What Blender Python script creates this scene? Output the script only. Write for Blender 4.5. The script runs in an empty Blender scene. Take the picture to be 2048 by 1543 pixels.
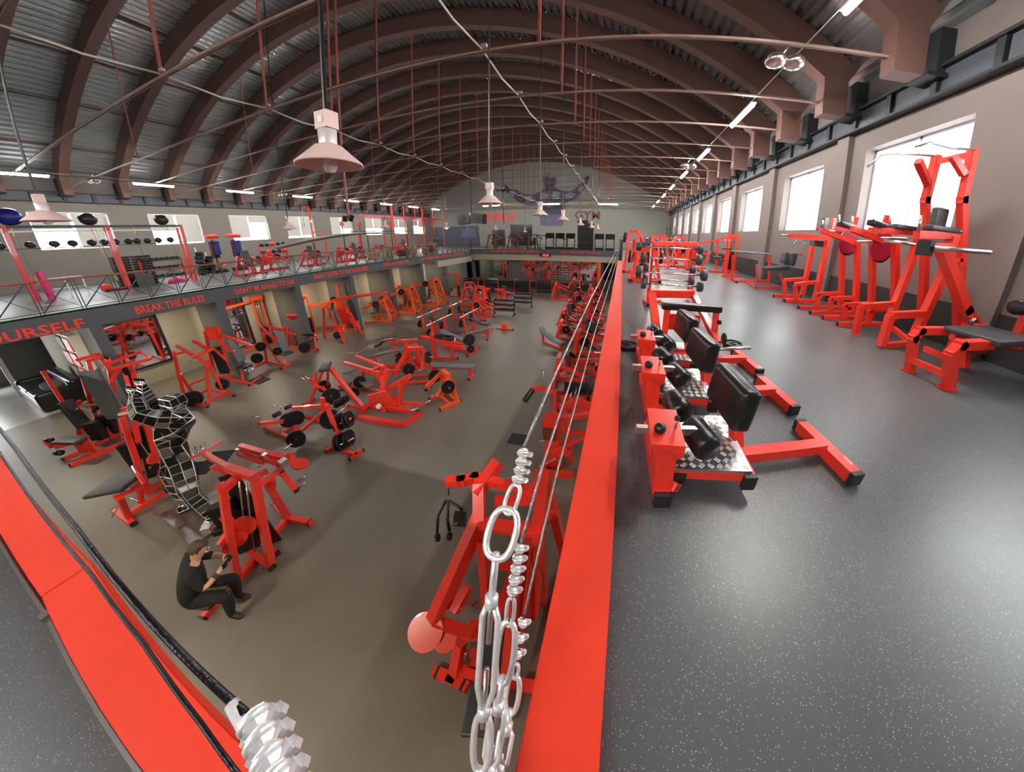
import bpy, bmesh, math, random
from mathutils import Vector, Matrix, Euler
random.seed(7)
S = bpy.context.scene
COL = S.collection
R = math.radians

# ------------------------------------------------------------ camera, light, exposure
cd = bpy.data.cameras.new('camera')
cam = bpy.data.objects.new('camera', cd)
COL.objects.link(cam)
S.camera = cam
cam.location = (0, 0, 5.0)
cam.rotation_euler = (Matrix.Rotation(R(7.3773), 3, 'Z') @ Matrix.Rotation(R(90 - 16.8661), 3, 'X') @ Matrix.Rotation(R(1.2494), 3, 'Z')).to_euler()
cd.type = 'PANO'                       # ultra wide phone lens, as in the photograph
cd.panorama_type = 'FISHEYE_LENS_POLYNOMIAL'
cd.sensor_width = 36
cd.fisheye_fov = R(300)
_F = 526.7718 * 36 / 2048
cd.fisheye_polynomial_k0 = 0
cd.fisheye_polynomial_k1 = -1 / _F
cd.fisheye_polynomial_k2 = 0.0425 / _F ** 2
cd.fisheye_polynomial_k3 = 0.1217 / _F ** 3
cd.fisheye_polynomial_k4 = -0.028 / _F ** 4
cd.shift_x = -148.6619 / 2048
cd.shift_y = -139.3166 / 1543
cd.clip_start = 0.02
cd.clip_end = 300

w = bpy.data.worlds.new('overcast_sky')
S.world = w
w.use_nodes = True
w.node_tree.nodes['Background'].inputs[0].default_value = (0.93, 0.97, 1.0, 1)
w.node_tree.nodes['Background'].inputs[1].default_value = 6.0
S.view_settings.view_transform = 'Standard'
S.view_settings.look = 'None'
S.view_settings.gamma = 1
S.view_settings.use_curve_mapping = False
S.view_settings.exposure = 1.05
TUBE_POWER = 190.0

# ------------------------------------------------------------ materials
MT = {}
def mat(name, col, rough=0.5, metal=0.0, noise=0.0, scale=8.0, bump=0.0, emit=0.0, spec=0.5, coat=0.0):
    m = bpy.data.materials.new(name)
    m.use_nodes = True
    nt = m.node_tree
    b = nt.nodes['Principled BSDF']
    b.inputs['Base Color'].default_value = (*col, 1)
    b.inputs['Roughness'].default_value = rough
    b.inputs['Metallic'].default_value = metal
    b.inputs['Specular IOR Level'].default_value = spec
    b.inputs['Coat Weight'].default_value = coat
    if emit:
        b.inputs['Emission Color'].default_value = (*col, 1)
        b.inputs['Emission Strength'].default_value = emit
    if noise or bump:
        tc = nt.nodes.new('ShaderNodeTexCoord')
        nz = nt.nodes.new('ShaderNodeTexNoise')
        nz.inputs['Scale'].default_value = scale
        nz.inputs['Detail'].default_value = 6
        nt.links.new(tc.outputs['Object'], nz.inputs['Vector'])
        if noise:
            mx = nt.nodes.new('ShaderNodeMix'); mx.data_type = 'RGBA'
            mx.inputs[6].default_value = (*[c * (1 - noise) for c in col], 1)
            mx.inputs[7].default_value = (*[min(1, c * (1 + noise)) for c in col], 1)
            nt.links.new(nz.outputs['Fac'], mx.inputs[0])
            nt.links.new(mx.outputs[2], b.inputs['Base Color'])
        if bump:
            bp = nt.nodes.new('ShaderNodeBump')
            bp.inputs['Strength'].default_value = bump
            bp.inputs['Distance'].default_value = 0.02
            nt.links.new(nz.outputs['Fac'], bp.inputs['Height'])
            nt.links.new(bp.outputs['Normal'], b.inputs['Normal'])
    MT[name] = m
    return m

mat('red', (0.88, 0.042, 0.022), 0.32, noise=0.12, scale=3, coat=0.3)
mat('orange', (0.92, 0.1, 0.018), 0.32, noise=0.1, scale=3, coat=0.3)
mat('redrail', (0.86, 0.045, 0.015), 0.5, noise=0.12, scale=5)
mat('black', (0.012, 0.012, 0.013), 0.35)
mat('cap', (0.02, 0.02, 0.02), 0.5)
mat('leather', (0.013, 0.013, 0.014), 0.3, noise=0.3, scale=20, bump=0.25)
mat('pad', (0.045, 0.05, 0.055), 0.42, noise=0.15, scale=14, bump=0.1)
mat('padgrey', (0.16, 0.18, 0.2), 0.5, noise=0.15, scale=10, bump=0.1)
mat('iron', (0.016, 0.016, 0.018), 0.38, 0.3, noise=0.3, scale=16)
mat('chrome', (0.82, 0.8, 0.76), 0.22, 1.0)
mat('steel', (0.55, 0.54, 0.52), 0.35, 0.95, noise=0.15, scale=12)
mat('galv', (0.85, 0.85, 0.86), 0.42, 0.5, noise=0.15, scale=30, bump=0.3)
mat('tread', (0.72, 0.72, 0.72), 0.28, 0.95, noise=0.1, scale=10)
mat('cream', (0.62, 0.56, 0.44), 0.8, noise=0.04, scale=2)
mat('wall', (0.165, 0.15, 0.132), 0.85, noise=0.05, scale=1.2)
mat('wallr', (0.16, 0.135, 0.125), 0.85, noise=0.05, scale=1.2)
mat('slate', (0.085, 0.09, 0.10), 0.7, noise=0.08, scale=2)
mat('darkgrey', (0.12, 0.118, 0.105), 0.8, noise=0.08, scale=2)
mat('beige', (0.4, 0.365, 0.275), 0.85, noise=0.05, scale=2)
mat('band', (0.045, 0.052, 0.066), 0.6, noise=0.15, scale=3)
mat('banddark', (0.01, 0.012, 0.014), 0.6)
mat('rib', (0.105, 0.05, 0.038), 0.7, noise=0.15, scale=2)
mat('tie', (0.24, 0.15, 0.12), 0.5, noise=0.1, scale=3)
mat('hanger', (0.3, 0.08, 0.06), 0.5)
mat('cable', (0.5, 0.45, 0.38), 0.6)
mat('kick', (0.02, 0.022, 0.022), 0.75, noise=0.3, scale=30)
mat('letter', (0.85, 0.05, 0.03), 0.5)
mat('lettergym', (0.13, 0.03, 0.025), 0.6)
mat('concrete', (0.55, 0.52, 0.46), 0.3, noise=0.08, scale=3)
mat('mezzgreen', (0.2, 0.5, 0.25), 0.5)
mat('white', (0.85, 0.85, 0.84), 0.4)
mat('blind', (0.5, 0.49, 0.46), 0.8)
mat('lampshade', (0.72, 0.5, 0.47), 0.45, noise=0.08, scale=6)
mat('lampbody', (0.72, 0.66, 0.64), 0.4, 0.2)
mat('bulb', (0.9, 0.9, 0.9), 0.15, spec=0.6)
mat('blue', (0.015, 0.02, 0.25), 0.3)
mat('yellow', (0.85, 0.62, 0.02), 0.5)
mat('pink', (0.85, 0.05, 0.22), 0.4)
mat('purple', (0.35, 0.012, 0.06), 0.4)
mat('magenta', (0.42, 0.012, 0.05), 0.35)
mat('ironball', (0.03, 0.028, 0.03), 0.35)
mat('skin', (0.62, 0.36, 0.25), 0.5, noise=0.05, scale=10)
mat('hair', (0.09, 0.05, 0.025), 0.6, noise=0.5, scale=60, bump=0.6)
mat('hairfair', (0.45, 0.3, 0.15), 0.6, noise=0.3, scale=60, bump=0.5)
mat('cloth', (0.012, 0.012, 0.013), 0.85, noise=0.2, scale=20, bump=0.15)
mat('clothred', (0.16, 0.02, 0.025), 0.85, noise=0.2, scale=20)
mat('clothblue', (0.02, 0.04, 0.2), 0.8)
mat('olive', (0.07, 0.075, 0.03), 0.8)
mat('facet', (0.025, 0.027, 0.028), 0.3, 0.7, noise=0.5, scale=4)
mat('weld', (0.8, 0.78, 0.75), 0.35, 0.8)
mat('baseplate', (0.3, 0.29, 0.28), 0.28, 0.9, noise=0.25, scale=4)
mat('mural', (0.06, 0.06, 0.09), 0.85, noise=0.4, scale=1.2)
mat('murallight', (0.2, 0.2, 0.26), 0.85, noise=0.4, scale=1.5)
mat('backwall', (0.23, 0.225, 0.2), 0.85, noise=0.05, scale=1)
mat('poster', (0.10, 0.10, 0.17), 0.7, noise=0.4, scale=3)
mat('screen', (0.01, 0.01, 0.012), 0.15)
mat('led', (1.0, 0.03, 0.01), 0.5, emit=3)
mat("tube", (1.0, 0.96, 0.9), 0.5, emit=TUBE_POWER)
mat('litbulb', (0.85, 0.9, 1.0), 0.5, emit=40)
mat('rope', (0.02, 0.018, 0.022), 0.25, 0.5, noise=0.5, scale=160, bump=0.2)
mat('ropelight', (0.4, 0.39, 0.39), 0.35, 0.8, noise=0.35, scale=60, bump=0.5)
mat('canopy', (0.10, 0.07, 0.06), 0.7, noise=0.2, scale=2)
mat('wood', (0.35, 0.2, 0.1), 0.6, noise=0.3, scale=6)

def mirror_mat():
    m = mat('mirror', (0.72, 0.72, 0.72), 0.03, 1.0)
mirror_mat()

def glass_mat():
    m = bpy.data.materials.new('window_glass'); m.use_nodes = True
    nt = m.node_tree; nt.nodes.clear()
    o = nt.nodes.new('ShaderNodeOutputMaterial'); mx = nt.nodes.new('ShaderNodeMixShader')
    t = nt.nodes.new('ShaderNodeBsdfTransparent'); g = nt.nodes.new('ShaderNodeBsdfGlossy')
    g.inputs['Roughness'].default_value = 0.05
    mx.inputs[0].default_value = 0.04
    nt.links.new(t.outputs[0], mx.inputs[1]); nt.links.new(g.outputs[0], mx.inputs[2])
    nt.links.new(mx.outputs[0], o.inputs[0])
    MT['glass'] = m
glass_mat()

def rubber(name, base, speck, amount, rough, scale=220, seam=None):
    m = bpy.data.materials.new(name); m.use_nodes = True
    nt = m.node_tree; b = nt.nodes['Principled BSDF']
    tc = nt.nodes.new('ShaderNodeTexCoord')
    v = nt.nodes.new('ShaderNodeTexVoronoi'); v.inputs['Scale'].default_value = scale
    nt.links.new(tc.outputs['Object'], v.inputs['Vector'])
    n1 = nt.nodes.new('ShaderNodeTexNoise'); n1.inputs['Scale'].default_value = scale * 0.35; n1.inputs['Detail'].default_value = 3
    nt.links.new(tc.outputs['Object'], n1.inputs['Vector'])
    sepr = nt.nodes.new('ShaderNodeSeparateColor'); nt.links.new(v.outputs['Color'], sepr.inputs[0])
    g1 = nt.nodes.new('ShaderNodeMath'); g1.operation = 'GREATER_THAN'; g1.inputs[1].default_value = 1 - amount
    nt.links.new(sepr.outputs[0], g1.inputs[0])
    l1 = nt.nodes.new('ShaderNodeMath'); l1.operation = 'LESS_THAN'; l1.inputs[1].default_value = 0.33
    nt.links.new(v.outputs['Distance'], l1.inputs[0])
    m1 = nt.nodes.new('ShaderNodeMath'); m1.operation = 'MULTIPLY'
    nt.links.new(g1.outputs[0], m1.inputs[0]); nt.links.new(l1.outputs[0], m1.inputs[1])
    n2 = nt.nodes.new('ShaderNodeTexNoise'); n2.inputs['Scale'].default_value = 0.9; n2.inputs['Detail'].default_value = 5
    nt.links.new(tc.outputs['Object'], n2.inputs['Vector'])
    mxb = nt.nodes.new('ShaderNodeMix'); mxb.data_type = 'RGBA'
    mxb.inputs[6].default_value = (*[c * 0.75 for c in base], 1); mxb.inputs[7].default_value = (*[c * 1.3 for c in base], 1)
    nt.links.new(n2.outputs['Fac'], mxb.inputs[0])
    mx = nt.nodes.new('ShaderNodeMix'); mx.data_type = 'RGBA'
    nt.links.new(m1.outputs[0], mx.inputs[0]); nt.links.new(mxb.outputs[2], mx.inputs[6]); mx.inputs[7].default_value = (*speck, 1)
    nt.links.new(mx.outputs[2], b.inputs['Base Color'])
    mr = nt.nodes.new('ShaderNodeMapRange'); mr.inputs[3].default_value = rough - 0.08; mr.inputs[4].default_value = rough + 0.1
    nt.links.new(n2.outputs['Fac'], mr.inputs[0]); nt.links.new(mr.outputs[0], b.inputs['Roughness'])
    bp = nt.nodes.new('ShaderNodeBump'); bp.inputs['Strength'].default_value = 0.15; bp.inputs['Distance'].default_value = 0.003
    b.inputs['Specular IOR Level'].default_value = 0.75
    nt.links.new(n1.outputs['Fac'], bp.inputs['Height']); nt.links.new(bp.outputs['Normal'], b.inputs['Normal'])
    MT[name] = m
rubber('rubber_up', (0.085, 0.096, 0.10), (0.5, 0.49, 0.46), 0.14, 0.36, 200)
rubber('rubber_low', (0.16, 0.142, 0.115), (0.26, 0.24, 0.2), 0.08, 0.42, 150)

# ------------------------------------------------------------ helpers
def link(name, me, parent=None, **kw):
    o = bpy.data.objects.new(name, me)
    COL.objects.link(o)
    if parent: o.parent = parent
    for k, v in kw.items(): o[k] = v
    return o

def obj(name, bm, m, parent=None, smooth=False, **kw):
    me = bpy.data.meshes.new(name)
    bmesh.ops.recalc_face_normals(bm, faces=bm.faces)
    bm.to_mesh(me); bm.free()
    for x in ([m] if isinstance(m, str) else m): me.materials.append(MT[x])
    if smooth:
        me.polygons.foreach_set('use_smooth', [True] * len(me.polygons))
    return link(name, me, parent, **kw)

def thing(name, label, cat, loc=(0, 0, 0), rz=0.0, group=None):
    o = bpy.data.objects.new(name, None); COL.objects.link(o)
    o.location = loc; o.rotation_euler = (0, 0, rz)
    o.empty_display_size = 0.2
    o['label'] = label; o['category'] = cat
    if group: o['group'] = group
    return o

def tag(o, label, cat, group=None):
    o['label'] = label; o['category'] = cat
    if group: o['group'] = group
    return o

def struct(o):
    o['kind'] = 'structure'
    return o

def dup(root, loc=None, rz=None, label=None, group=None):
    r = root.copy(); COL.objects.link(r)
    if loc is not None: r.location = loc
    if rz is not None: r.rotation_euler = (0, 0, rz)
    if label: r['label'] = label
    if group: r['group'] = group
    for ch in list(root.children):
        c = ch.copy(); COL.objects.link(c); c.parent = r
        for g in list(ch.children):
            d = g.copy(); COL.objects.link(d); d.parent = c
    return r

def box(bm, c, s, rot=None, taper=1.0):
    hx, hy, hz = s[0] / 2, s[1] / 2, s[2] / 2
    M = Matrix.Translation(c)
    if rot is not None: M = M @ (rot.to_4x4() if isinstance(rot, Matrix) else Euler(rot).to_matrix().to_4x4())
    vs = []
    for z in (-hz, hz):
        t = taper if z > 0 else 1
        for x, y in ((-hx, -hy), (hx, -hy), (hx, hy), (-hx, hy)):
            vs.append(bm.verts.new(M @ Vector((x * t, y * t, z))))
    for f in ((3, 2, 1, 0), (4, 5, 6, 7), (0, 1, 5, 4), (1, 2, 6, 5), (2, 3, 7, 6), (3, 0, 4, 7)):
        bm.faces.new([vs[i] for i in f])
    return vs

def frame_for(d):
    d = d.normalized()
    up = Vector((0, 0, 1)) if abs(d.z) < 0.95 else Vector((0, 1, 0))
    s = d.cross(up).normalized(); u = s.cross(d).normalized()
    return s, u

def bar(bm, a, b, w, h=None, ext=0.0):
    a = Vector(a); b = Vector(b); h = h or w
    d = (b - a); L = d.length
    if L < 1e-6: return
    d /= L; a = a - d * ext; b = b + d * ext
    s, u = frame_for(d)
    vs = []
    for p in (a, b):
        for i, j in ((-1, -1), (1, -1), (1, 1), (-1, 1)):
            vs.append(bm.verts.new(p + s * (w / 2 * i) + u * (h / 2 * j)))
    for f in ((3, 2, 1, 0), (4, 5, 6, 7), (0, 1, 5, 4), (1, 2, 6, 5), (2, 3, 7, 6), (3, 0, 4, 7)):
        bm.faces.new([vs[i] for i in f])

def tubeg(bm, pts, r, seg=10, caps=True):
    pts = [Vector(p) for p in pts]
    rs = r if isinstance(r, (list, tuple)) else [r] * len(pts)
    rings = []
    prev = None
    for i, p in enumerate(pts):
        d = (pts[min(i + 1, len(pts) - 1)] - pts[max(i - 1, 0)])
        if d.length < 1e-9: d = Vector((0, 0, 1))
        d.normalize()
        if prev is None:
            s, u = frame_for(d)
        else:
            s = (prev - d * prev.dot(d))
            s = s.normalized() if s.length > 1e-6 else frame_for(d)[0]
            u = d.cross(s) * -1
            u = s.cross(d)
        prev = s
        rings.append([bm.verts.new(p + (s * math.cos(t) + u * math.sin(t)) * rs[i]) for t in [2 * math.pi * k / seg for k in range(seg)]])
    for a, b in zip(rings, rings[1:]):
        for k in range(seg):
            bm.faces.new((a[k], a[(k + 1) % seg], b[(k + 1) % seg], b[k]))
    if caps:
        bm.faces.new(rings[0][::-1]); bm.faces.new(rings[-1])

def lathe(bm, prof, M=None, seg=20):
    """prof: (radius, height) pairs, turned about z"""
    M = M or Matrix()
    rings = []
    for r, z in prof:
        if r < 1e-5: rings.append([bm.verts.new(M @ Vector((0, 0, z)))])
        else: rings.append([bm.verts.new(M @ Vector((r * math.cos(t), r * math.sin(t), z))) for t in [2 * math.pi * k / seg for k in range(seg)]])
    for a, b in zip(rings, rings[1:]):
        n = max(len(a), len(b))
        if n == 1: continue
        for k in range(seg):
            if len(a) == 1: bm.faces.new((a[0], b[(k + 1) % seg], b[k]))
            elif len(b) == 1: bm.faces.new((a[k], a[(k + 1) % seg], b[0]))
            else: bm.faces.new((a[k], a[(k + 1) % seg], b[(k + 1) % seg], b[k]))

def axM(c, axis):
    q = Vector((0, 0, 1)).rotation_difference(Vector(axis).normalized())
    return Matrix.Translation(c) @ q.to_matrix().to_4x4()

def padmesh(bm, c, s, rot=None, bev=None):
    tmp = bmesh.new()
    box(tmp, (0, 0, 0), s)
    bev = bev or min(s) * 0.32
    bmesh.ops.bevel(tmp, geom=tmp.edges[:], offset=bev, segments=3, affect='EDGES', profile=0.6)
    M = Matrix.Translation(c) @ (Euler(rot).to_matrix().to_4x4() if rot is not None else Matrix())
    tmp.transform(M)
    me = bpy.data.meshes.new('tmp'); tmp.to_mesh(me); tmp.free()
    bm.from_mesh(me); bpy.data.meshes.remove(me)

class G:
    """one machine: an empty at its base and methods that add parts"""
    def __init__(s, name, label, cat, loc, rz=0.0, group=None, m='red'):
        s.r = thing(name, label, cat, loc, rz, group); s.m = m
    def t(s, name, pts, w=0.07, h=None, m=None, cap=False, parent=None):
        bm = bmesh.new()
        for a, b in zip(pts, pts[1:]): bar(bm, a, b, w, h, (w / 2 if len(pts) > 2 else 0))
        o = obj(name, bm, m or s.m, parent or s.r)
        if cap:
            for e, q in ((pts[0], pts[1]), (pts[-1], pts[-2])):
                e = Vector(e); d = (e - Vector(q)).normalized()
                bm = bmesh.new(); bar(bm, e - d * 0.02, e + d * 0.012, w * 1.06, (h or w) * 1.06)
                obj('end_cap', bm, 'cap', o)
        return o
    def rod(s, name, pts, r=0.014, m='chrome', seg=8, parent=None):
        bm = bmesh.new(); tubeg(bm, pts, r, seg)
        return obj(name, bm, m, parent or s.r, smooth=True)
    def pad(s, name, c, sz, rot=None, m='pad', parent=None):
        bm = bmesh.new(); padmesh(bm, c, sz, rot)
        return obj(name, bm, m, parent or s.r, smooth=True)
    def bx(s, name, c, sz, rot=None, m=None, parent=None):
        bm = bmesh.new(); box(bm, c, sz, rot)
        return obj(name, bm, m or s.m, parent or s.r)
    def roll(s, name, a, b, r=0.07, m='leather', parent=None):
        a = Vector(a); b = Vector(b); d = (b - a).normalized(); L = (b - a).length; e = min(0.02, r * 0.3)
        bm = bmesh.new()
        lathe(bm, [(0, 0), (r * 0.8, 0), (r, e), (r, L - e), (r * 0.8, L), (0, L)], axM(a, d), 18)
        return obj(name, bm, m, parent or s.r, smooth=True)
    def cam(s, name, c, axis, r=0.2, th=0.03, m=None, parent=None):
        bm = bmesh.new()
        lathe(bm, [(0, -th / 2), (r, -th / 2), (r, th / 2), (0, th / 2)], axM(c, axis), 24)
        return obj(name, bm, m or s.m, parent or s.r)
    def stack(s, c, wd=0.3, dp=0.12, h=0.9, n=14, rz=0.0):
        M = Matrix.Rotation(rz, 3, 'Z')
        for i in range(n):
            bm = bmesh.new(); z = h * (i + 0.5) / n
            box(bm, Vector(c) + Vector((0, 0, z)), (wd, dp, h / n * 0.86), M)
            obj('stack_plate', bm, 'iron', s.r)

def plate_bm(r, th, seg=24):
    bm = bmesh.new(); h = th / 2
    lathe(bm, [(0.027, -h), (r * 0.34, -h), (r * 0.38, -h * 0.45), (r * 0.82, -h * 0.45), (r * 0.86, -h), (r * 0.98, -h), (r, -h * 0.7), (r, h * 0.7), (r * 0.98, h),
               (r * 0.86, h), (r * 0.82, h * 0.45), (r * 0.38, h * 0.45), (r * 0.34, h), (0.027, h), (0.027, -h)], None, seg)
    return bm
PLATES = {}
def plate(loc, axis, r=0.2, th=0.04, label='', group=None, name='weight_plate'):
    k = (round(r, 3), round(th, 3))
    if k not in PLATES:
        o = obj(name, plate_bm(r, th), 'iron', None); PLATES[k] = o
    else:
        o = PLATES[k].copy(); COL.objects.link(o)
        for q in ('label', 'category', 'group'):
            if q in o: del o[q]
    o.location = loc
    o.rotation_mode = 'XYZ'
    o.rotation_euler = Vector((0, 0, 1)).rotation_difference(Vector(axis).normalized()).to_euler()
    return tag(o, label, 'weight plate', group)

# ------------------------------------------------------------ the building
XR, XL, XE, YB, YF = 5.86, -28.6, -14.83, 36.0, -6.0
ZU = 3.65                                   # upper floor
RC, CXc, CZc = 28.5, -11.4, -14.4           # arch centre line
def arc_z(x, r): return CZc + math.sqrt(max(r * r - (x - CXc) ** 2, 0))

bm = bmesh.new(); box(bm, ((XR - 18.6) / 2, 15, -0.1), (XR + 18.6, 42, 0.2)); struct(obj('floor', bm, 'rubber_low'))
bm = bmesh.new(); box(bm, ((XL - 18.6) / 2, 15, -0.1), (-XL - 18.6, 42, 0.2)); struct(obj('floor', bm, 'concrete'))
# upper floors: right gallery, near gallery, far gallery, left gallery
def slab(x0, x1, y0, y1, m='rubber_up'):
    bm = bmesh.new(); box(bm, ((x0 + x1) / 2, (y0 + y1) / 2, ZU - 0.02), (x1 - x0, y1 - y0, 0.04)); o = struct(obj('floor', bm, m))
    bm = bmesh.new(); box(bm, ((x0 + x1) / 2, (y0 + y1) / 2, ZU - 0.29), (x1 - x0 - .02, y1 - y0 - .02, 0.5)); obj('concrete_slab', bm, 'darkgrey', o)
    return o
slab(-0.12, XR, YF, YB)
slab(XE, -0.12, YF, -0.16)
slab(XE, -0.12, 24.35, YB)
left_floor = slab(XL, XE, YF, YB, 'rubber_up')
bm = bmesh.new(); box(bm, (XE - 0.16, 10, ZU + 0.006), (0.3, 28.6, 0.012)); obj('green_edge_strip', bm, 'mezzgreen', left_floor)

# ceiling: corrugated metal along the hall, ribs, ties, hangers
bm = bmesh.new()
prof = []; ang0 = math.asin((XL - 0.6 - CXc) / (RC + 0.75)); ang1 = math.asin((XR + 0.6 - CXc) / (RC + 0.75))
n = int((ang1 - ang0) * (RC + .75) / 0.3)
for i in range(n):
    for fr, dr in ((0, 0), (0.4, 0), (0.52, 0.07), (0.88, 0.07)):
        a = ang0 + (ang1 - ang0) * (i + fr) / n
        r = RC + 0.75 + dr
        prof.append((CXc + r * math.sin(a), CZc + r * math.cos(a)))
ra = [bm.verts.new((x, YF, z)) for x, z in prof]; rb = [bm.verts.new((x, YB, z)) for x, z in prof]
for i in range(len(prof) - 1): bm.faces.new((ra[i], ra[i + 1], rb[i + 1], rb[i]))
mat('sheet', (0.5, 0.52, 0.52), 0.27, 0.85, noise=0.3, scale=0.8)
ceiling = struct(obj('ceiling', bm, 'sheet'))
def ribmesh():
    bm = bmesh.new(); N = 40; a0 = math.asin((-27.9 - CXc) / RC); a1 = math.asin((5.1 - CXc) / RC)
    prev = None
    for i in range(N + 1):
        a = a0 + (a1 - a0) * i / N
        ring = []
        for r, y in ((RC, -.15), (RC, .15), (RC + .72, .15), (RC + .72, -.15)):
            ring.append(bm.verts.new((CXc + r * math.sin(a), y, CZc + r * math.cos(a))))
        if prev:
            for k in range(4): bm.faces.new((prev[k], prev[(k + 1) % 4], ring[(k + 1) % 4], ring[k]))
        else: bm.faces.new(ring)
        prev = ring
    bm.faces.new(prev[::-1])
    for x in (4.98, -27.8): box(bm, (x, 0, 8.72), (0.62, 0.3, 0.85))     # haunches
    return bm
YK = [5.15 + 1.9 * k for k in range(-5, 16)]
rib0 = tie0 = None
def child(name, proto, loc, parent):
    o = proto.copy(); COL.objects.link(o); o.location = loc; o.parent = parent; o.name = name
    return o
for k, y in enumerate(YK):
    if k == 0:
        rib0 = obj('roof_rib', ribmesh(), 'rib', ceiling); rib0.location = (0, y, 0)
        bm = bmesh.new(); bar(bm, (-27.6, 0, 8.6), (4.75, 0, 8.6), 0.035, 0.04); bar(bm, (-27.6, 0.06, 8.6), (4.75, 0.06, 8.6), 0.014, 0.02)
        tie0 = obj('tie_rod', bm, 'tie', ceiling); tie0.location = (0, y, 0)
        bm = bmesh.new(); bar(bm, (0, 0, 8.6), (0, 0, arc_z(-9.3, RC) + .05), 0.045); hg0 = obj('hanger_rod', bm, 'hanger', ceiling); hg0.location = (-9.3, y, 0)
        bm = bmesh.new(); bar(bm, (0, 0, 8.6), (0, 0, arc_z(-1.65, RC) + .05), 0.05); hg1 = obj('hanger_rod', bm, 'hanger', ceiling); hg1.location = (-1.65, y, 0)
        bm = bmesh.new(); bar(bm, (0, 0, 8.6), (0, 0, arc_z(-18, RC) + .05), 0.03); hg2 = obj('hanger_rod', bm, 'hanger', ceiling); hg2.location = (-18, y, 0)
        bm = bmesh.new()
        for x in (5.55, -28.3): box(bm, (x, 0, 8.32), (0.55, 0.42, 0.08)); box(bm, (x + (.12 if x > 0 else -.12), 0, 8.75), (0.3, 0.3, 0.8))
        br0 = obj('rib_bracket', bm, 'banddark', ceiling); br0.location = (0, y, 0)
    else:
        child('roof_rib', rib0, (0, y, 0), ceiling); child('tie_rod', tie0, (0, y, 0), ceiling)
        child('hanger_rod', hg0, (-9.3, y, 0), ceiling); child('hanger_rod', hg1, (-1.65, y, 0), ceiling)
        if k % 2: child('hanger_rod', hg2, (-18, y, 0), ceiling)
        child('rib_bracket', br0, (0, y, 0), ceiling)
# purlins: darker strips that run along the hall every few metres of arc
for i in range(1, 13):
    a = ang0 + (ang1 - ang0) * i / 13
    bm = bmesh.new(); r = RC + .71
    bar(bm, (CXc + r * math.sin(a), YF, CZc + r * math.cos(a)), (CXc + r * math.sin(a), YB, CZc + r * math.cos(a)), 0.07, 0.07)
    obj('purlin', bm, 'rib', ceiling)

def side_wall(name, x, sgn, mname, wins, zs, zh, ztop=9.35):
    """wall plane at x, thickness outward; window openings wins = [(y0, y1)]"""
    t = 0.35; xc = x + sgn * t / 2
    root = None
    def seg(y0, y1, z0, z1):
        bm = bmesh.new(); box(bm, (xc, (y0 + y1) / 2, (z0 + z1) / 2), (t, y1 - y0, z1 - z0))
        return bm
    allbm = bmesh.new()
    def add(y0, y1, z0, z1): box(allbm, (xc, (y0 + y1) / 2, (z0 + z1) / 2), (t, y1 - y0, z1 - z0))
    add(YF, YB, -0.1, zs); add(YF, YB, zh, ztop)
    ys = [YF] + [v for w_ in wins for v in w_] + [YB]
    for a, b in zip(ys[::2], ys[1::2]): add(a, b, zs, zh)
    root = struct(obj(name, allbm, mname))
    return root
WR = [(0.6, 2.8), (4.5, 6.78), (8.3, 10.45), (12.1, 14.3), (15.7, 17.7), (19.0, 21.1), (22.3, 24.2), (25.4, 27.3), (28.5, 30.3), (31.6, 33.3)]
WL = [(-0.2, 2.4), (3.85, 6.4), (7.92, 10.4), (12.05, 14.65), (16.1, 18.65), (20.3, 22.8), (24.5, 27.0), (28.5, 31.0), (32.3, 34.6)]
wall_right = side_wall('wall_right', XR, 1, 'wallr', WR, 5.62, 7.55)
wall_left = side_wall('wall_left', XL, -1, 'wall', WL, 5.6, 7.52)
bm = bmesh.new(); box(bm, ((XL + XR) / 2, YB + .15, 7), (XR - XL + 1, .3, 16)); wall_back = struct(obj('wall_back', bm, 'backwall'))
bm = bmesh.new(); box(bm, ((XL + XR) / 2, YF - .15, 7), (XR - XL + 1, .3, 16)); struct(obj('wall_front', bm, 'wall'))
# black rubber kick along the right wall, slim pilasters, dark panel band under the roof
bm = bmesh.new(); box(bm, (XR - .015, 15, (ZU + 4.38) / 2), (.03, 42, 4.38 - ZU)); struct(obj('baseboard_right', bm, 'kick'))
for y in (3.6, 7.45, 11.2, 15.0, 18.3, 21.7, 24.8, 27.9, 31.0):
    bm = bmesh.new(); box(bm, (XR - .07, y, (ZU + 8.0) / 2), (.14, .42, 8.0 - ZU)); obj('pilaster', bm, 'wallr', wall_right)
def band(wall, x, sgn):
    bm = bmesh.new(); box(bm, (x, 15, 8.03), (.3, 42, .05)); box(bm, (x, 15, 8.5), (.34, 42, .06)); obj('band_rail', bm, 'banddark', wall)
    p0 = q0 = None; y = YF + .2
    while y < YB:
        if p0 is None:
            bm = bmesh.new(); box(bm, (0, 0, 8.26), (.1, .8, .42)); p0 = obj('band_panel', bm, 'band', wall); p0.location = (x, y, 0)
            bm = bmesh.new(); box(bm, (-sgn * .03, 0, 8.26), (.2, .11, .42)); q0 = obj('band_post', bm, 'banddark', wall); q0.location = (x, y + .47, 0)
        else:
            child('band_panel', p0, (x, y, 0), wall); child('band_post', q0, (x, y + .47, 0), wall)
        y += .95
band(wall_right, XR - .1, 1); band(wall_left, XL + .1, -1)

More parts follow.
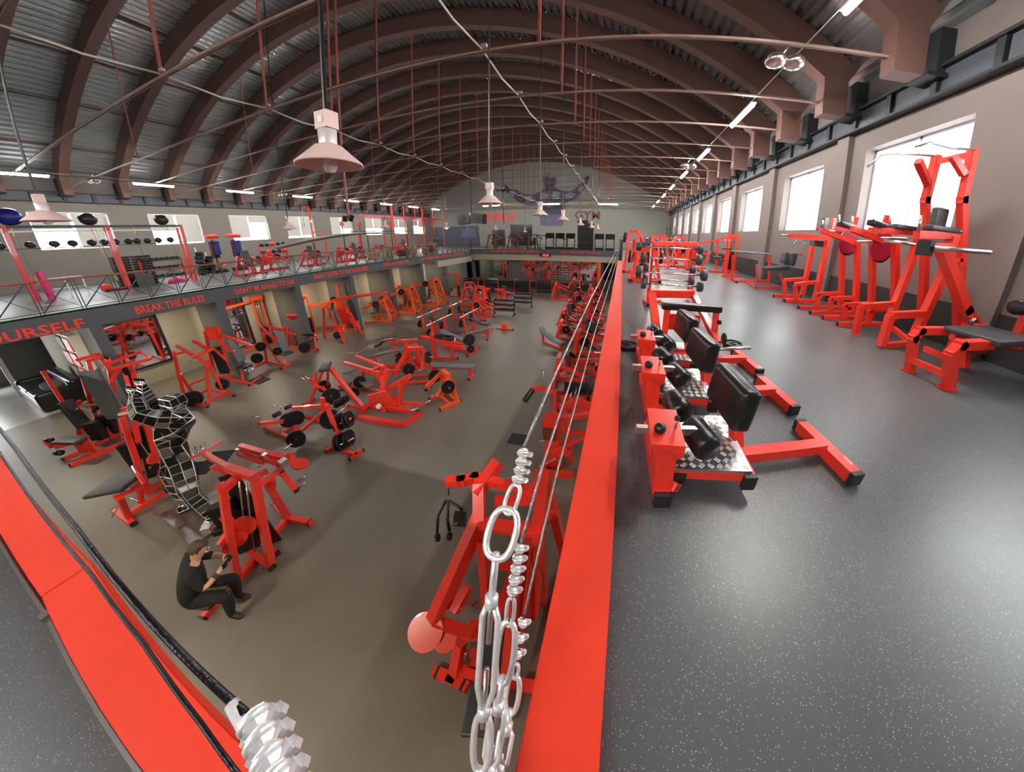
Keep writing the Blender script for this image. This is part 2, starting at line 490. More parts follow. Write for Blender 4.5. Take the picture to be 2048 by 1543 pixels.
# windows: frame, panes; the left ones carry roller blinds
nwin = 1
def window(x, sgn, y0, y1, z0, z1, blinds=None):
    global nwin
    fr = bmesh.new(); xo = x + sgn * .3; yc = (y0 + y1) / 2; zc = (z0 + z1) / 2; f = .05
    for y in (y0 + f / 2, y1 - f / 2, y0 + (y1 - y0) * .5): box(fr, (xo, y, zc), (.07, f, z1 - z0))
    for z in (z0 + f / 2, z1 - f / 2): box(fr, (xo, yc, z), (.07, y1 - y0, f))
    o = struct(obj('window_%d' % nwin, fr, 'white')); nwin += 1
    for a, b in ((y0, yc), (yc, y1)):
        bm = bmesh.new(); box(bm, (xo, (a + b) / 2, zc), (.012, b - a - f, z1 - z0 - 2 * f)); obj('pane', bm, 'glass', o)
    if blinds:
        for (a, b), dn in zip(((y0 + .06, yc - .05), (yc + .05, y1 - .06)), blinds):
            if dn > 0:
                bm = bmesh.new(); h = (z1 - z0 - .06) * dn; box(bm, (x + sgn * .2, (a + b) / 2, z1 - .03 - h / 2), (.012, b - a, h)); obj('roller_blind', bm, 'blind', o)
    return o
for a, b in WR: window(XR, 1, a, b, 5.62, 7.55)
BL = [(.3, .45), (.45, 1.0), (.55, .97), (.9, .28), (.92, .9), (.93, .6), (.6, .6), (.55, .55), (.4, .5)]
for (a, b), bl in zip(WL, BL): window(XL, -1, a, b, 5.6, 7.52, bl)
for x, sgn, ws in ((XR + .5, 1, WR), (XL - .5, -1, WL)):          # light portals that only guide sampling at the openings
    ld = bpy.data.lights.new('window_portal', 'AREA'); ld.shape = 'RECTANGLE'; ld.size = 2.4; ld.size_y = 36; ld.cycles.is_portal = True
    lo = bpy.data.objects.new('window_portal', ld); COL.objects.link(lo); lo.location = (x, 16.5, 6.6)
    lo.rotation_euler = (0, R(90) * sgn, 0)

# left gallery: fascia, soffit, columns, partitions, back wall of the bays
fb = bmesh.new(); box(fb, (XE - .1, 11.9, 3.38), (.2, 24.9, .52)); fascia_left = struct(obj('trim_1', fb, 'slate'))
fb = bmesh.new(); box(fb, (XE - 1.75, 11.9, 3.12), (3.1, 24.6, .02)); struct(obj('ceiling', fb, 'beige'))
colY = [-0.7, 2.28, 5.27, 8.28, 11.25, 14.2, 17.2, 20.2, 23.3]
cbm = bmesh.new(); box(cbm, (0, 0, 1.56), (.42, .24, 3.12)); c0 = None
for i, y in enumerate(colY):
    if c0 is None: c0 = struct(obj('column', cbm, 'slate')); c0.location = (XE - .22, y, 0)
    else:
        c = c0.copy(); COL.objects.link(c); c.location = (XE - .22, y, 0)
for i, y in enumerate(colY[1:]):
    xx = -24.5 if i == 0 else -18.6
    bm = bmesh.new(); box(bm, ((XE - .3 - 17.1) / 2, y + .02, 1.56), (17.1 + XE - .3, .1, 3.12)); p = struct(obj('partition_wall', bm, 'darkgrey'))
    bm = bmesh.new(); box(bm, ((-17.1 + xx) / 2, y + .02, 1.56), (-17.1 - xx, .1, 3.12)); obj('beige_panel', bm, 'beige', p)
bm = bmesh.new(); box(bm, (-18.3, 13.2, 1.56), (.2, 21.6, 3.12)); bay_wall = struct(obj('wall_bays', bm, 'beige'))
bm = bmesh.new(); box(bm, (-25.5, -0.5, 1.56), (.2, 6, 3.12)); struct(obj('wall_lobby', bm, 'darkgrey'))
bm = bmesh.new(); box(bm, (-14.95, 21.7, 2.85), (.3, 5.3, .5)); struct(obj('trim_2', bm, 'beige'))

def text(body, size, loc, rot, m, parent, name='lettering', width=None):
    cu = bpy.data.curves.new('t', 'FONT'); cu.body = body; cu.size = size; cu.extrude = .006; cu.offset = size * .022
    cu.align_x = 'LEFT'; cu.resolution_u = 2
    o = bpy.data.objects.new('t', cu); COL.objects.link(o)
    dg = bpy.context.evaluated_depsgraph_get()
    me = bpy.data.meshes.new_from_object(o.evaluated_get(dg))
    bpy.data.objects.remove(o)
    if width:
        xs = [v.co.x for v in me.vertices]; k = width / (max(xs) - min(xs))
        for v in me.vertices: v.co.x *= k
    me.materials.clear(); me.materials.append(MT[m])
    q = link(name, me, parent); q.location = loc; q.rotation_euler = rot
    return q
for body, y0, y1, zc, hgt in (('TRUST YOURSELF', -0.95, 2.13, 3.27, .27), ('BREAK THE RULES', 3.12, 4.85, 3.35, .24), ("DON'T BE AFRAID TO FAIL", 5.83, 8.2, 3.36, .21),
                              ("DON'T LISTEN TO THE NAYSAYERS", 9.15, 12.4, 3.4, .22), ('WORK HARD EVERY DAY', 13.6, 15.9, 3.44, .22), ('NO PAIN NO GAIN NO EXCUSES', 17.1, 23.0, 3.46, .23)):
    text(body, hgt * 1.37, (XE + .006, y0, zc - hgt / 2), (R(90), 0, R(90)), 'letter', fascia_left, width=y1 - y0)

# left gallery railing: red hand rail, posts and crossed braces
rail = struct(thing('gallery_railing', '', '', (XE + .02, 0, ZU)))
del rail['label']; del rail['category']
bm = bmesh.new(); tubeg(bm, [(0, -1, .87), (0, 24.2, .87)], .028, 8); obj('hand_rail', bm, 'hanger', rail, smooth=True)
bm = bmesh.new(); bar(bm, (0, -1, .06), (0, 24.2, .06), .02); obj('bottom_rail', bm, 'black', rail)
pr = b1 = b2 = None
for i in range(37):
    y = -0.45 + .675 * i
    if pr is None:
        bm = bmesh.new(); bar(bm, (0, -.03, 0), (0, -.03, .86), .018); bar(bm, (0, .03, 0), (0, .03, .86), .018); pr = obj('post', bm, 'band', rail); pr.location = (0, y, 0)
        bm = bmesh.new(); bar(bm, (0, .05, .08), (0, .62, .84), .026); b1 = obj('brace', bm, 'band', rail); b1.location = (0, y, 0)
        bm = bmesh.new(); bar(bm, (.02, .05, .7), (.02, .62, .1), .012); b2 = obj('brace', bm, 'black', rail); b2.location = (0, y, 0)
    else:
        child('post', pr, (0, y, 0), rail); child('brace', b1, (0, y, 0), rail); child('brace', b2, (0, y, 0), rail)

# far gallery: fascia, beige beam, mirror wall below, railing
bm = bmesh.new(); box(bm, (-7.5, 24.3, 3.56), (14.7, .14, .5)); fascia_far = struct(obj('trim_3', bm, 'slate'))
bm = bmesh.new(); box(bm, (-7.5, 24.36, 3.04), (14.7, .14, .56)); struct(obj('trim_4', bm, 'beige'))
text('BE BETTER THAN YESTERDAY', .2 * 1.37, (-12.6, 24.22, 3.5), (R(90), 0, 0), 'letter', fascia_far, width=4.9)
text('ONE MORE REP ALWAYS', .2 * 1.37, (-5.67, 24.22, 3.5), (R(90), 0, 0), 'letter', fascia_far, width=3.7)
bm = bmesh.new(); box(bm, (-14.9, 30.2, 1.4), (.2, 11.4, 2.8)); struct(obj('wall_store', bm, 'darkgrey'))
bm = bmesh.new(); box(bm, (-6.2, 24.75, 1.45), (17.2, .2, 2.9)); mw = struct(obj('wall_mirrors', bm, 'darkgrey'))
for i, (a, b) in enumerate(((-14.6, -12.9), (-12.85, -10.95), (-9.6, -7.7), (-7.65, -5.75), (-5.7, -3.95), (-3.9, -2.3))):
    bm = bmesh.new(); box(bm, ((a + b) / 2, 24.63, 1.85), (b - a, .03, 1.75)); obj('mirror', bm, 'mirror', mw)
bm = bmesh.new(); box(bm, (-8.4, 24.5, .45), (12.4, .3, .45)); obj('padded_bench_rail', bm, 'kick', mw)
bm = bmesh.new(); box(bm, (-2.05, 24.3, 1.4), (.3, .25, 2.8)); struct(obj('column', bm, 'orange'))
bm = bmesh.new(); box(bm, (.3, 24.5, 1.9), (3.9, .05, 1.5)); obj('dark_glass', bm, 'screen', mw)
led = obj('digital_clock', (lambda b: (box(b, (-7.1, 24.2, 3.28), (1.0, .08, .26)), b)[1])(bmesh.new()), 'screen')
tag(led, 'red digital clock under the far gallery edge', 'clock')
text('12:15', .24, (-7.42, 24.15, 3.2), (R(90), 0, 0), 'led', led, 'digits', width=.62)
fr_ = struct(thing('gallery_railing', '', '', (0, 24.25, ZU))); del fr_['label']; del fr_['category']
for z in (.9, .6, .3):
    bm = bmesh.new(); tubeg(bm, [(XE, 0, z), (-.3, 0, z)], .012, 6); obj('rail_cable', bm, 'hanger' if z == .9 else 'rope', fr_)
for x in (-14.75, -11.2, -7.6, -4.0, -.3):
    bm = bmesh.new(); bar(bm, (x, 0, 0), (x, 0, 1.05), .06); obj('post', bm, 'black', fr_)

# back wall of the upper hall: name, mural, posters, doors
text('ENERGY', 1.35, (-19.1, YB - .04, 7.2), (R(90), 0, 0), 'letter', wall_back, width=4.7)
text('GYM', 1.45, (-6.5, YB - .04, 7.3), (R(90), 0, 0), 'lettergym', wall_back, width=3.3)
def shape(name, pts, m, parent, y=YB - .03, th=.02):
    bm = bmesh.new(); vs = [bm.verts.new((x, y, z)) for x, z in pts]
    f = bm.faces.new(vs); bmesh.ops.triangulate(bm, faces=[f], ngon_method='EAR_CLIP')
    r = bmesh.ops.extrude_face_region(bm, geom=bm.faces[:])
    for v in [g for g in r['geom'] if isinstance(g, bmesh.types.BMVert)]: v.co.y -= th
    return obj(name, bm, m, parent)
head = [(-9.9 + .85 * math.cos(t) * (1 + .12 * math.sin(3 * t)), 12.0 + 1.15 * math.sin(t)) for t in [i * math.pi / 9 for i in range(18)]]
shape('mural_arms', [(-16.2, 12.1), (-15.4, 11.3), (-14.6, 11.2), (-13.4, 10.6), (-12.0, 10.5), (-11.0, 10.9), (-10.6, 11.3), (-9.0, 11.3), (-8.4, 11.0), (-7.2, 10.8), (-6.4, 11.2), (-5.5, 12.2), (-4.9, 12.9), (-4.6, 12.5),
                     (-5.2, 11.2), (-6.1, 10.1), (-7.0, 9.6), (-7.9, 9.2), (-8.2, 8.2), (-8.5, 7.6), (-11.0, 7.6), (-11.3, 8.4), (-11.6, 9.2), (-12.8, 9.0), (-14.2, 9.5), (-15.3, 10.4), (-16.3, 11.2)], 'mural', wall_back)
shape('mural_head', head, 'mural', wall_back, YB - .06)
for q in ([(-7.9, 10.5), (-6.9, 10.7), (-6.4, 10.5), (-6.9, 9.9), (-7.7, 9.8)], [(-13.5, 10.4), (-12.2, 10.3), (-12.0, 9.7), (-13.0, 9.5)], [(-9.4, 10.9), (-8.5, 10.7), (-8.6, 9.9), (-9.6, 9.8)], [(-11.2, 10.7), (-10.1, 10.6), (-10.2, 9.9), (-11.2, 9.8)],
          [(-6.1, 11.0), (-5.6, 11.5), (-5.3, 11.3), (-5.8, 10.6)], [(-15.3, 11.1), (-14.7, 10.9), (-14.9, 10.2), (-15.6, 10.6)], [(-10.4, 12.9), (-9.6, 13.1), (-9.1, 12.7), (-9.7, 12.5)]):
    shape('mural_highlight', q, 'murallight', wall_back, YB - .09)
for x0, x1, z0, z1, m in ((-11.2, -8.1, 6.4, 7.9, 'poster'), (-23.2, -20.9, 4.9, 6.2, 'poster'), (-28.3, -20.4, 3.7, 6.5, 'band'), (-18.3, -16.4, 3.7, 5.9, 'screen'), (-15.5, -12.4, 3.7, 6.6, 'screen')):
    bm = bmesh.new(); box(bm, ((x0 + x1) / 2, YB - .03 - (.02 if m == 'poster' else 0), (z0 + z1) / 2), (x1 - x0, .05, z1 - z0))
    obj('poster' if m == 'poster' else ('door_leaf' if m == 'screen' else 'blue_panel'), bm, m, wall_back)

# mirrors in the bays
for y0, y1, z0, z1 in ((2.55, 4.25, .75, 2.65), (6.35, 7.3, .3, 2.75), (12.2, 13.6, .3, 2.7), (15.2, 16.4, .6, 2.6), (18.3, 19.6, .6, 2.6), (21.2, 22.6, .6, 2.6)):
    fr = bmesh.new(); 
    for y in (y0, y1): box(fr, (-18.16, y, (z0 + z1) / 2), (.08, .08, z1 - z0))
    for z in (z0, z1): box(fr, (-18.16, (y0 + y1) / 2, z), (.08, y1 - y0 + .08, .08))
    o = tag(obj('wall_mirror', fr, 'black'), 'black framed wall mirror in the bay behind %s' % {2.55: 'the near orange cable tower', 6.35: 'the person standing in red', 12.2: 'the far cable tower', 15.2: 'the far left machines', 18.3: 'the second bay from the far corner', 21.2: 'the far left corner column'}[y0], 'mirror', None)
    bm = bmesh.new(); box(bm, (-18.18, (y0 + y1) / 2, (z0 + z1) / 2), (.03, y1 - y0, z1 - z0)); obj('glass', bm, 'mirror', o)

# lobby at far left: glazed door, shelves with posters, white post, black sofa
bm = bmesh.new()
for y in (-2.2, -.9, .35): box(bm, (-25.3, y, 1.25), (.1, .08, 2.5))
for z in (.04, 2.46): box(bm, (-25.3, -.9, z), (.1, 2.6, .08))
d1 = struct(obj('door_1', bm, 'white'))
bm = bmesh.new(); box(bm, (-25.32, -.9, 1.25), (.03, 2.5, 2.4)); 
mat('daylight_glow', (0.9, 0.95, 1.0), .5, emit=6); obj('frosted_pane', bm, 'daylight_glow', d1)  # pane emits its own glow, standing in for daylight behind the door
bm = bmesh.new(); box(bm, (-22.6, 1.0, 1.5), (.12, .12, 3.0)); struct(obj('column', bm, 'white'))

def far_shelf():
    g = G('poster_shelf', 'white wall shelf with red and orange notices beside the black sofa', 'shelf', (-18.2, 2.15, 0), 0, m='white')
    for z in (.95, 1.5, 2.05, 2.6): g.bx('shelf_board', (0, 0, z), (1.8, .2, .03))
    for x in (-.9, 0, .9): g.bx('side_board', (x, 0, 1.78), (.04, .22, 1.7))
    for i, (x, z, m) in enumerate(((.45, 1.2, 'letter'), (.45, 1.75, 'orange'), (.5, 2.3, 'letter'), (-.45, 1.2, 'lettergym'), (-.45, 1.75, 'letter'), (-.45, 2.3, 'lettergym'))):
        g.bx('notice', (x, -.13, z), (.7, .02, .44), m=m)
far_shelf()
g = G('sofa', 'black leather sofa in the lobby under the left gallery', 'sofa', (-20.6, 1.5, 0), 0, m='leather')
g.pad('sofa_base', (0, 0, .24), (3.4, 1.0, .42), m='leather'); g.pad('back_cushion', (0, .42, .62), (3.4, .3, .5), m='leather')
for x in (-.8, .8): g.pad('seat_cushion', (x, -.08, .5), (1.5, .8, .16), m='leather')
for x in (-1.62, 1.62): g.pad('armrest', (x, 0, .42), (.3, 1.0, .6), m='leather')
bm = bmesh.new(); padmesh(bm, (-19.6, 1.5, .72), (.5, .35, .28), (.2, .3, .4)); tag(obj('throw_blanket', bm, 'padgrey', smooth=True), 'crumpled grey blanket on the black lobby sofa', 'blanket')
g = G('armchair', 'dark armchair at the left edge beside the bright lobby door', 'armchair', (-24.1, -.15, 0), 0.2)
g.pad('seat', (0, 0, .35), (.8, .8, .3), m='leather'); g.pad('backrest', (0, .35, .7), (.8, .2, .6), m='leather')
g.bx('base_frame', (0, 0, .11), (.7, .7, .22), m='kick'); g.pad('armrest', (-.4, 0, .5), (.14, .8, .3), m='leather'); g.pad('armrest', (.4, 0, .5), (.14, .8, .3), m='leather')

# ---- lamps
def fluoro(loc, along='y', n='', lab='', L=1.45):
    o = thing('tube_light', lab, 'ceiling light', loc, 0 if along == 'y' else R(90), 'fluorescent tube lights')
    bm = bmesh.new(); box(bm, (0, 0, .03), (.14, L, .04)); obj('housing', bm, 'white', o)
    bm = bmesh.new(); tubeg(bm, [(0, -L / 2 + .03, -.02), (0, L / 2 - .03, -.02)], .045, 8); obj('tube', bm, 'tube', o)
    hz = arc_z(loc[0], RC + .76) - loc[2]
    for q in ((-1, 1) if along == 'x' else ()):
        bm = bmesh.new(); tubeg(bm, [(0, q * L * .4, .05), (0, q * L * .4, hz)], .004, 4); obj('suspension_wire', bm, 'black', o)
    return o
ORD = ['nearest', 'second nearest', 'third', 'fourth', 'fifth', 'sixth', 'seventh', 'eighth', 'ninth']
for i, y in enumerate((3.5, 8.0, 11.8, 15.5, 19.2, 23.0, 26.8, 30.6)):
    fluoro((3.1, y, 8.5), 'y', lab='%s glowing tube light in the row above the right gallery' % ORD[i].capitalize(), L=1.5)
for i, y in enumerate((3.3, 7.0, 10.7, 14.6, 18.8, 22.7, 26.6, 30.5)):
    fluoro((-23.3, y, 8.5), 'y', lab='%s glowing tube light in the row above the left gallery' % ORD[i].capitalize(), L=1.45)
for i, x in enumerate((-14.25, -7.65, -1.7)):
    fluoro((x, 28, 8.3), 'x', lab=('Left', 'Middle', 'Right')[i] + ' crosswise tube light in front of the back wall', L=2.0)
for i, x in enumerate((-12, -7, -2)):  # unseen tubes added behind the camera to brighten the foreground
    for j, y in enumerate((-4.5,)):
        fluoro((x, y, 8.5), 'x', lab='%s added crosswise tube light, unseen overhead behind the viewer' % ('left', 'middle', 'right')[i], L=2.2)
for x in (3.1, -23.3):
    bm = bmesh.new(); tubeg(bm, [(x, -5.9, 8.62), (x, 35.9, 8.62)], .012, 5); tag(obj('lamp_wire', bm, 'cable'), 'thin wire joining the tube lights over the %s gallery' % ('right' if x > 0 else 'left'), 'wire')

def highbay(loc, lab, lit=False, s=0.62, top=None):
    o = thing('high_bay_lamp', lab, 'pendant lamp', loc, 0, 'high bay lamps')
    bm = bmesh.new(); lathe(bm, [(.075 * s, .17 * s), (.12 * s, .15 * s), (.17 * s, .10 * s), (.28 * s, 0), (.285 * s, -.012), (.272 * s, -.012), (.165 * s, .085 * s), (.07 * s, .15 * s)], None, 28)
    obj('lamp_shade', bm, 'lampshade', o, smooth=True)
    bm = bmesh.new(); lathe(bm, [(.074 * s, .15 * s), (.078 * s, .30 * s), (.05 * s, .31 * s), (0, .31 * s)], None, 20); obj('reflector_neck', bm, 'lampbody', o, smooth=True)
    bm = bmesh.new(); box(bm, (0, 0, .38 * s), (.16 * s, .12 * s, .15 * s)); b = obj('ballast_box', bm, 'lampshade', o)
    bm = bmesh.new(); box(bm, (0, -.062 * s, .38 * s), (.06 * s, .004, .06 * s)); obj('rating_label', bm, 'white', b)
    bm = bmesh.new(); lathe(bm, [(0, -.085 * s), (.04 * s, -.075 * s), (.062 * s, -.03 * s), (.055 * s, .03 * s), (.03 * s, .1 * s), (0, .1 * s)], None, 16); obj('bulb', bm, 'litbulb' if lit else 'bulb', o, smooth=True)
    zt = arc_z(loc[0], RC + .76) - loc[2]
    bm = bmesh.new(); tubeg(bm, [(0, 0, .45 * s), (0, 0, zt)], .012, 6); obj('hanging_wire', bm, 'black', o)
    bm = bmesh.new(); tubeg(bm, [(.0, .0, .5 * s), (-.09 * s, .02, .46 * s), (-.12 * s, .02, .38 * s), (-.07 * s, 0, .34 * s)], .008, 6); obj('power_cord', bm, 'black', o, smooth=True)
    return o
for loc, lab, lit in (((-1.66, 1.22, 5.45), 'Large pink white lamp hanging nearest the camera over the void', False),
                 ((-1.9, 3.7, 5.47), 'White bell lamp left of the crosswise tube light over the void', False),
                 ((-1.85, 5.95, 5.47), 'Small bell lamp hanging in front of the dark blue poster, left one', False),
                 ((-1.75, 7.8, 5.47), 'Small bell lamp hanging in front of the dark blue poster, right one', False),
                 ((-1.75, 11.0, 5.47), 'Tiny bell lamp hanging just under the dark GYM letters, left one', False),
                 ((-1.6, 13.6, 5.47), 'Tiny bell lamp above the tall black cabinet', False),
                 ((-1.55, 16.4, 5.47), 'Tiny bell lamp farthest in the right row', False),
                 ((-6.41, .98, 5.47), 'Pale lamp at far left hanging in front of the first bright window', False),
                 ((-9.3, 5.3, 5.47), 'Pink lamp hanging in front of a left window beside the red bracket', False),
                 ((-9.0, 8.6, 5.47), 'Pale lamp hanging in front of the tall red frames of the left gallery', False),
                 ((-8.9, 12.4, 5.47), 'Bell lamp whose bulb glows blue white beside the hanging speakers', True),
                 ((-8.9, 18.0, 5.47), 'Small white lamp in front of the red wall lettering', False),
                 ((-6.9, 18.5, 5.3), 'Small white lamp in front of the wide dark doorway', False)):
    highbay(loc, lab, lit)

# cables strung along the ties, with small clips
def strung(x, y0, y1, lab, ox=0.0):
    pts = []; y = y0
    while y < y1:
        pts.append((x + ox * (y - y0), y, 8.64)); pts.append((x + ox * (y + .95 - y0), y + .95, 8.55)); y += 1.9
    bm = bmesh.new(); tubeg(bm, pts, .02, 6)
    for p in pts[::2]: box(bm, (p[0] + .05, p[1], p[2] + .06), (.12, .06, .06))
    tag(obj('strung_cable', bm, 'cable', smooth=False), lab, 'cable')
strung(-2.8, -4.35, 35, 'pale cable clipped to the roof ties right of the middle')
strung(-9.3, -4.35, 35, 'pale cable clipped to the roof ties on the left')
def hairfan(loc, lab):
    g = G('ceiling_heater', lab, 'ceiling fan', loc, 0, m='steel')
    for x in (-.17, .17):
        bm = bmesh.new()
        bmesh.ops.create_uvsphere(bm, u_segments=18, v_segments=10, radius=1, matrix=Matrix.Translation((x, 0, 0)) @ Matrix.Diagonal((.2, .17, .12, 1)))
        obj('glass_dome', bm, 'chrome', g.r, smooth=True)
    g.rod('clamp', [(-.05, 0, .12), (.05, 0, .28)], .02, 'steel')
hairfan((2.75, 5.2, 8.3), 'Clear double dome fixture on the nearest roof tie at right')
hairfan((2.75, 12.8, 8.3), 'Small double dome fixture farther along the right tube lights')
hairfan((-23.6, 5.2, 8.5), 'Double dome fixture on the roof tie at far left')
hairfan((-23.0, 13.0, 8.5), 'Small double dome fixture between the left tube lights')

# lamps under the galleries: warm round ceiling lights, right and near rows added for brightness
def downlight(loc, lab):
    o = thing('round_ceiling_lamp', lab, 'ceiling light', loc, 0, 'round lamps under the galleries')
    bm = bmesh.new(); lathe(bm, [(0, 0), (.2, 0), (.2, -.04), (.17, -.05)], None, 20); obj('lamp_body', bm, 'white', o)
    bm = bmesh.new(); lathe(bm, [(.17, -.045), (.15, -.06), (0, -.065)], None, 20); obj('diffuser', bm, 'warm', o)
mat('warm', (1.0, .86, .66), .5, emit=110)
for i, y in enumerate((0.6, 3.7, 6.7, 9.7, 12.7, 15.7, 18.7, 21.7)): downlight((-16.7, y, 3.1), 'warm round lamp on the ceiling of bay %s counted from the lobby' % ORD[min(i, 8)])
for i, y in enumerate((1, 5, 9, 13, 17, 21)): downlight((3.0, y, 3.1), 'added unseen round lamp under the right gallery, %s from the camera' % ORD[i])  # unseen row added to light the lower floor from the right
for i, x in enumerate((-2.2, -5.0, -8.0, -11.0)): downlight((x, -1.6, 3.1), 'added unseen round lamp under the near gallery, %s from the right' % ORD[i].replace('nearest', 'counting first'))  # unseen row added to brighten the dark floor near the camera

# ------------------------------------------------------------ machines drawn joint by joint
g = G('hip_machine', 'red weight stack machine whose far bench end holds a seated person', 'gym machine', (-5.33, 0.99, 0))
g.t('upright', [(0.0, 0.0, 0.04), (0.13, 0.41, 1.72)], 0.1)
g.t('upright', [(-0.3, -0.35, 0.04), (-0.17, 0.1, 1.66)], 0.09)
g.t('top_beam', [(-0.13, 0.09, 1.68), (-0.23, 0.4, 1.68)], 0.1)
g.t('top_beam', [(-0.49, 0.35, 1.74), (0.19, 0.4, 1.74)], 0.11)
g.t('top_beam', [(-0.22, 0.08, 1.7), (-0.18, 0.16, 1.7)], 0.09)
g.t('base_rail', [(-0.3, -0.35, 0.04), (-0.42, 0.01, 0.04)], 0.09)
g.t('base_rail', [(-0.99, 0.03, 0.04), (0.06, -0.02, 0.04)], 0.1, cap=True)
g.t('base_rail', [(-0.35, 0.17, 0.04), (-0.11, 0.16, 0.04)], 0.09, cap=True)
g.t('base_rail', [(-0.54, 0.23, 0.04), (-0.63, 0.7, 0.04)], 0.09)
g.t('foot_bar', [(-1.23, 0.82, 0.04), (-0.66, 0.71, 0.04), (-0.1, 0.79, 0.04)], 0.1, cap=True)
g.t('upright', [(-0.64, 0.71, 0.04), (-0.65, 0.72, 1.04)], 0.1)
g.t('link_beam', [(0.04, 0.4, 1.5), (-0.39, 0.92, 1.2)], 0.08)
g.stack((-0.63, 0.06, 0.1), wd=0.3, dp=0.14, h=1.1, n=16, rz=0.85)
g.bx('shroud_panel', (-0.6, 0.29, 0.85), (0.16, 0.03, 1.5), (0, 0, 0.85), m='black')
g.bx('shroud_panel', (-0.29, 0.29, 0.85), (0.16, 0.03, 1.5), (0, 0, 0.85), m='black')
g.rod('guide_rod', [(-0.73, 0.05, 0.1), (-0.11, 0.29, 1.66)], 0.012)
g.rod('guide_rod', [(-0.47, 0.03, 0.1), (0.0, 0.33, 1.66)], 0.012)
g.cam('cam_disc', (-0.3, 0.08, 0.8), (0.8, -0.5, 0.1), 0.17, th=0.05)
g.cam('cam_disc', (-0.28, -0.07, 0.7), (0.8, -0.5, 0.1), 0.13, th=0.05)
g.cam('cam_disc', (-0.92, 0.08, 0.9), (0.5, -0.8, 0.2), 0.12, th=0.05)
g.t('press_arm', [(-0.34, -0.04, 0.9), (-0.31, -0.25, 0.8)], 0.07)
g.t('press_arm', [(-0.36, 0.02, 1.0), (-0.93, -0.02, 0.9)], 0.08)
g.t('press_arm', [(-0.32, -0.17, 0.85), (-0.34, -0.31, 0.5)], 0.05)
g.bx('counter_weight', (-0.92, -0.14, 0.75), (0.14, 0.14, 0.12), (0, 0, 0.6), m='chrome')
g.bx('shin_pad', (-0.65, -0.08, 0.75), (0.22, 0.1, 0.1), (0, 0, 0.7), m='leather')
g.t('side_arm', [(-0.53, 0.39, 1.66), (-1.91, 0.5, 1.45)], 0.08)
g.t('side_arm', [(-0.76, 0.39, 1.45), (-1.6, 0.43, 1.3)], 0.07)
g.t('peg_bar', [(-1.92, 0.31, 1.5), (-2.04, 0.83, 1.45)], 0.03)
g.rod('peg', [(-1.97, 0.37, 1.5), (-2.15, 0.41, 1.55)], 0.016)
g.rod('peg', [(-2.0, 0.45, 1.5), (-2.16, 0.49, 1.55)], 0.016)
g.rod('peg', [(-2.03, 0.54, 1.48), (-2.12, 0.55, 1.55)], 0.016)
g.rod('peg', [(-2.04, 0.63, 1.48), (-2.19, 0.64, 1.52)], 0.016)
g.bx('foot_pad', (-2.39, 0.45, 1.0), (0.42, 0.3, 0.03), (0.2, 0, 0.5), m='kick')
g.bx('foot_pad', (-2.39, 0.75, 1.0), (0.45, 0.3, 0.03), (0.2, 0, 0.5), m='kick')
g.t('far_arm', [(-1.52, 0.91, 1.4), (-0.89, 0.96, 1.4), (-0.27, 1.06, 1.35)], 0.09)
g.t('far_arm', [(-1.55, 0.83, 1.3), (-0.76, 0.86, 1.3)], 0.08)
g.t('far_arm', [(-0.87, 0.93, 1.35), (-0.4, 0.94, 1.3)], 0.09)
g.t('far_arm', [(-0.29, 0.87, 1.2), (0.06, 0.81, 0.95)], 0.08, cap=True)
g.t('far_arm', [(-0.67, 0.66, 1.2), (-0.63, 0.81, 1.2)], 0.08)
g.t('far_arm', [(-0.56, 0.79, 1.0), (-0.61, 0.74, 0.8)], 0.07)
g.t('far_post', [(-0.2, 0.99, 1.3), (-0.27, 1.12, 1.45)], 0.09)
g.cam('cam_disc', (-0.18, 1.14, 1.2), (0.3, 0.2, 1), 0.14, th=0.03)
g.bx('bearing_block', (-0.75, 0.92, 1.4), (0.1, 0.08, 0.1), None, m='steel')
g.bx('bearing_block', (-0.25, 0.95, 1.38), (0.13, 0.12, 0.12), None, m='steel')
g.bx('bearing_block', (-1.54, 0.86, 1.35), (0.09, 0.1, 0.1), None, m='steel')
g.rod('plate_horn', [(-0.15, 0.97, 0.95), (-0.07, 1.08, 1.0)], 0.022)
g.rod('plate_horn', [(0.02, 0.86, 0.95), (0.09, 0.98, 1.0)], 0.022)
g.rod('plate_horn', [(-0.42, 0.43, 0.9), (-0.33, 0.51, 0.95)], 0.02)
g.rod('plate_horn', [(-0.4, 0.3, 0.45), (-0.35, 0.38, 0.5)], 0.02)
g.rod('plate_horn', [(-0.82, 0.78, 1.25), (-0.68, 0.88, 1.3)], 0.02)
g.rod('plate_horn', [(-0.56, 1.16, 1.4), (-0.53, 1.29, 1.45)], 0.02)
g.rod('plate_horn', [(-0.15, 1.01, 1.3), (-0.02, 1.01, 1.3)], 0.018)
g.t('bench_post', [(-0.2, -0.85, 0.04), (-0.26, -0.53, 0.1)], 0.09, cap=True)
g.t('bench_rail', [(-0.16, -0.68, 0.1), (-0.3, -0.33, 0.08)], 0.08)
g.t('bench_stem', [(-0.24, -0.69, 0.1), (-0.19, -0.69, 0.4)], 0.08)
g.pad('seat', (-0.01, -0.65, 0.42), (0.3, 0.36, 0.07), (0, 0, 0.3))
g = G('cable_row_machine', 'red weight stack machine with a flat black square pad beside the steel statue', 'gym machine', (-9.84, 0.95, 0))
g.t('upright', [(0.0, 0.0, 0.04), (-0.07, 0.3, 1.8)], 0.09)
g.t('upright', [(-0.11, 0.29, 0.04), (-0.04, 0.58, 1.78)], 0.09)
g.t('inner_post', [(0.33, 0.25, 1.3), (-0.24, 0.48, 1.75)], 0.07)
g.t('top_beam', [(-0.22, 0.31, 1.82), (-0.19, 0.65, 1.82)], 0.09, m='red')
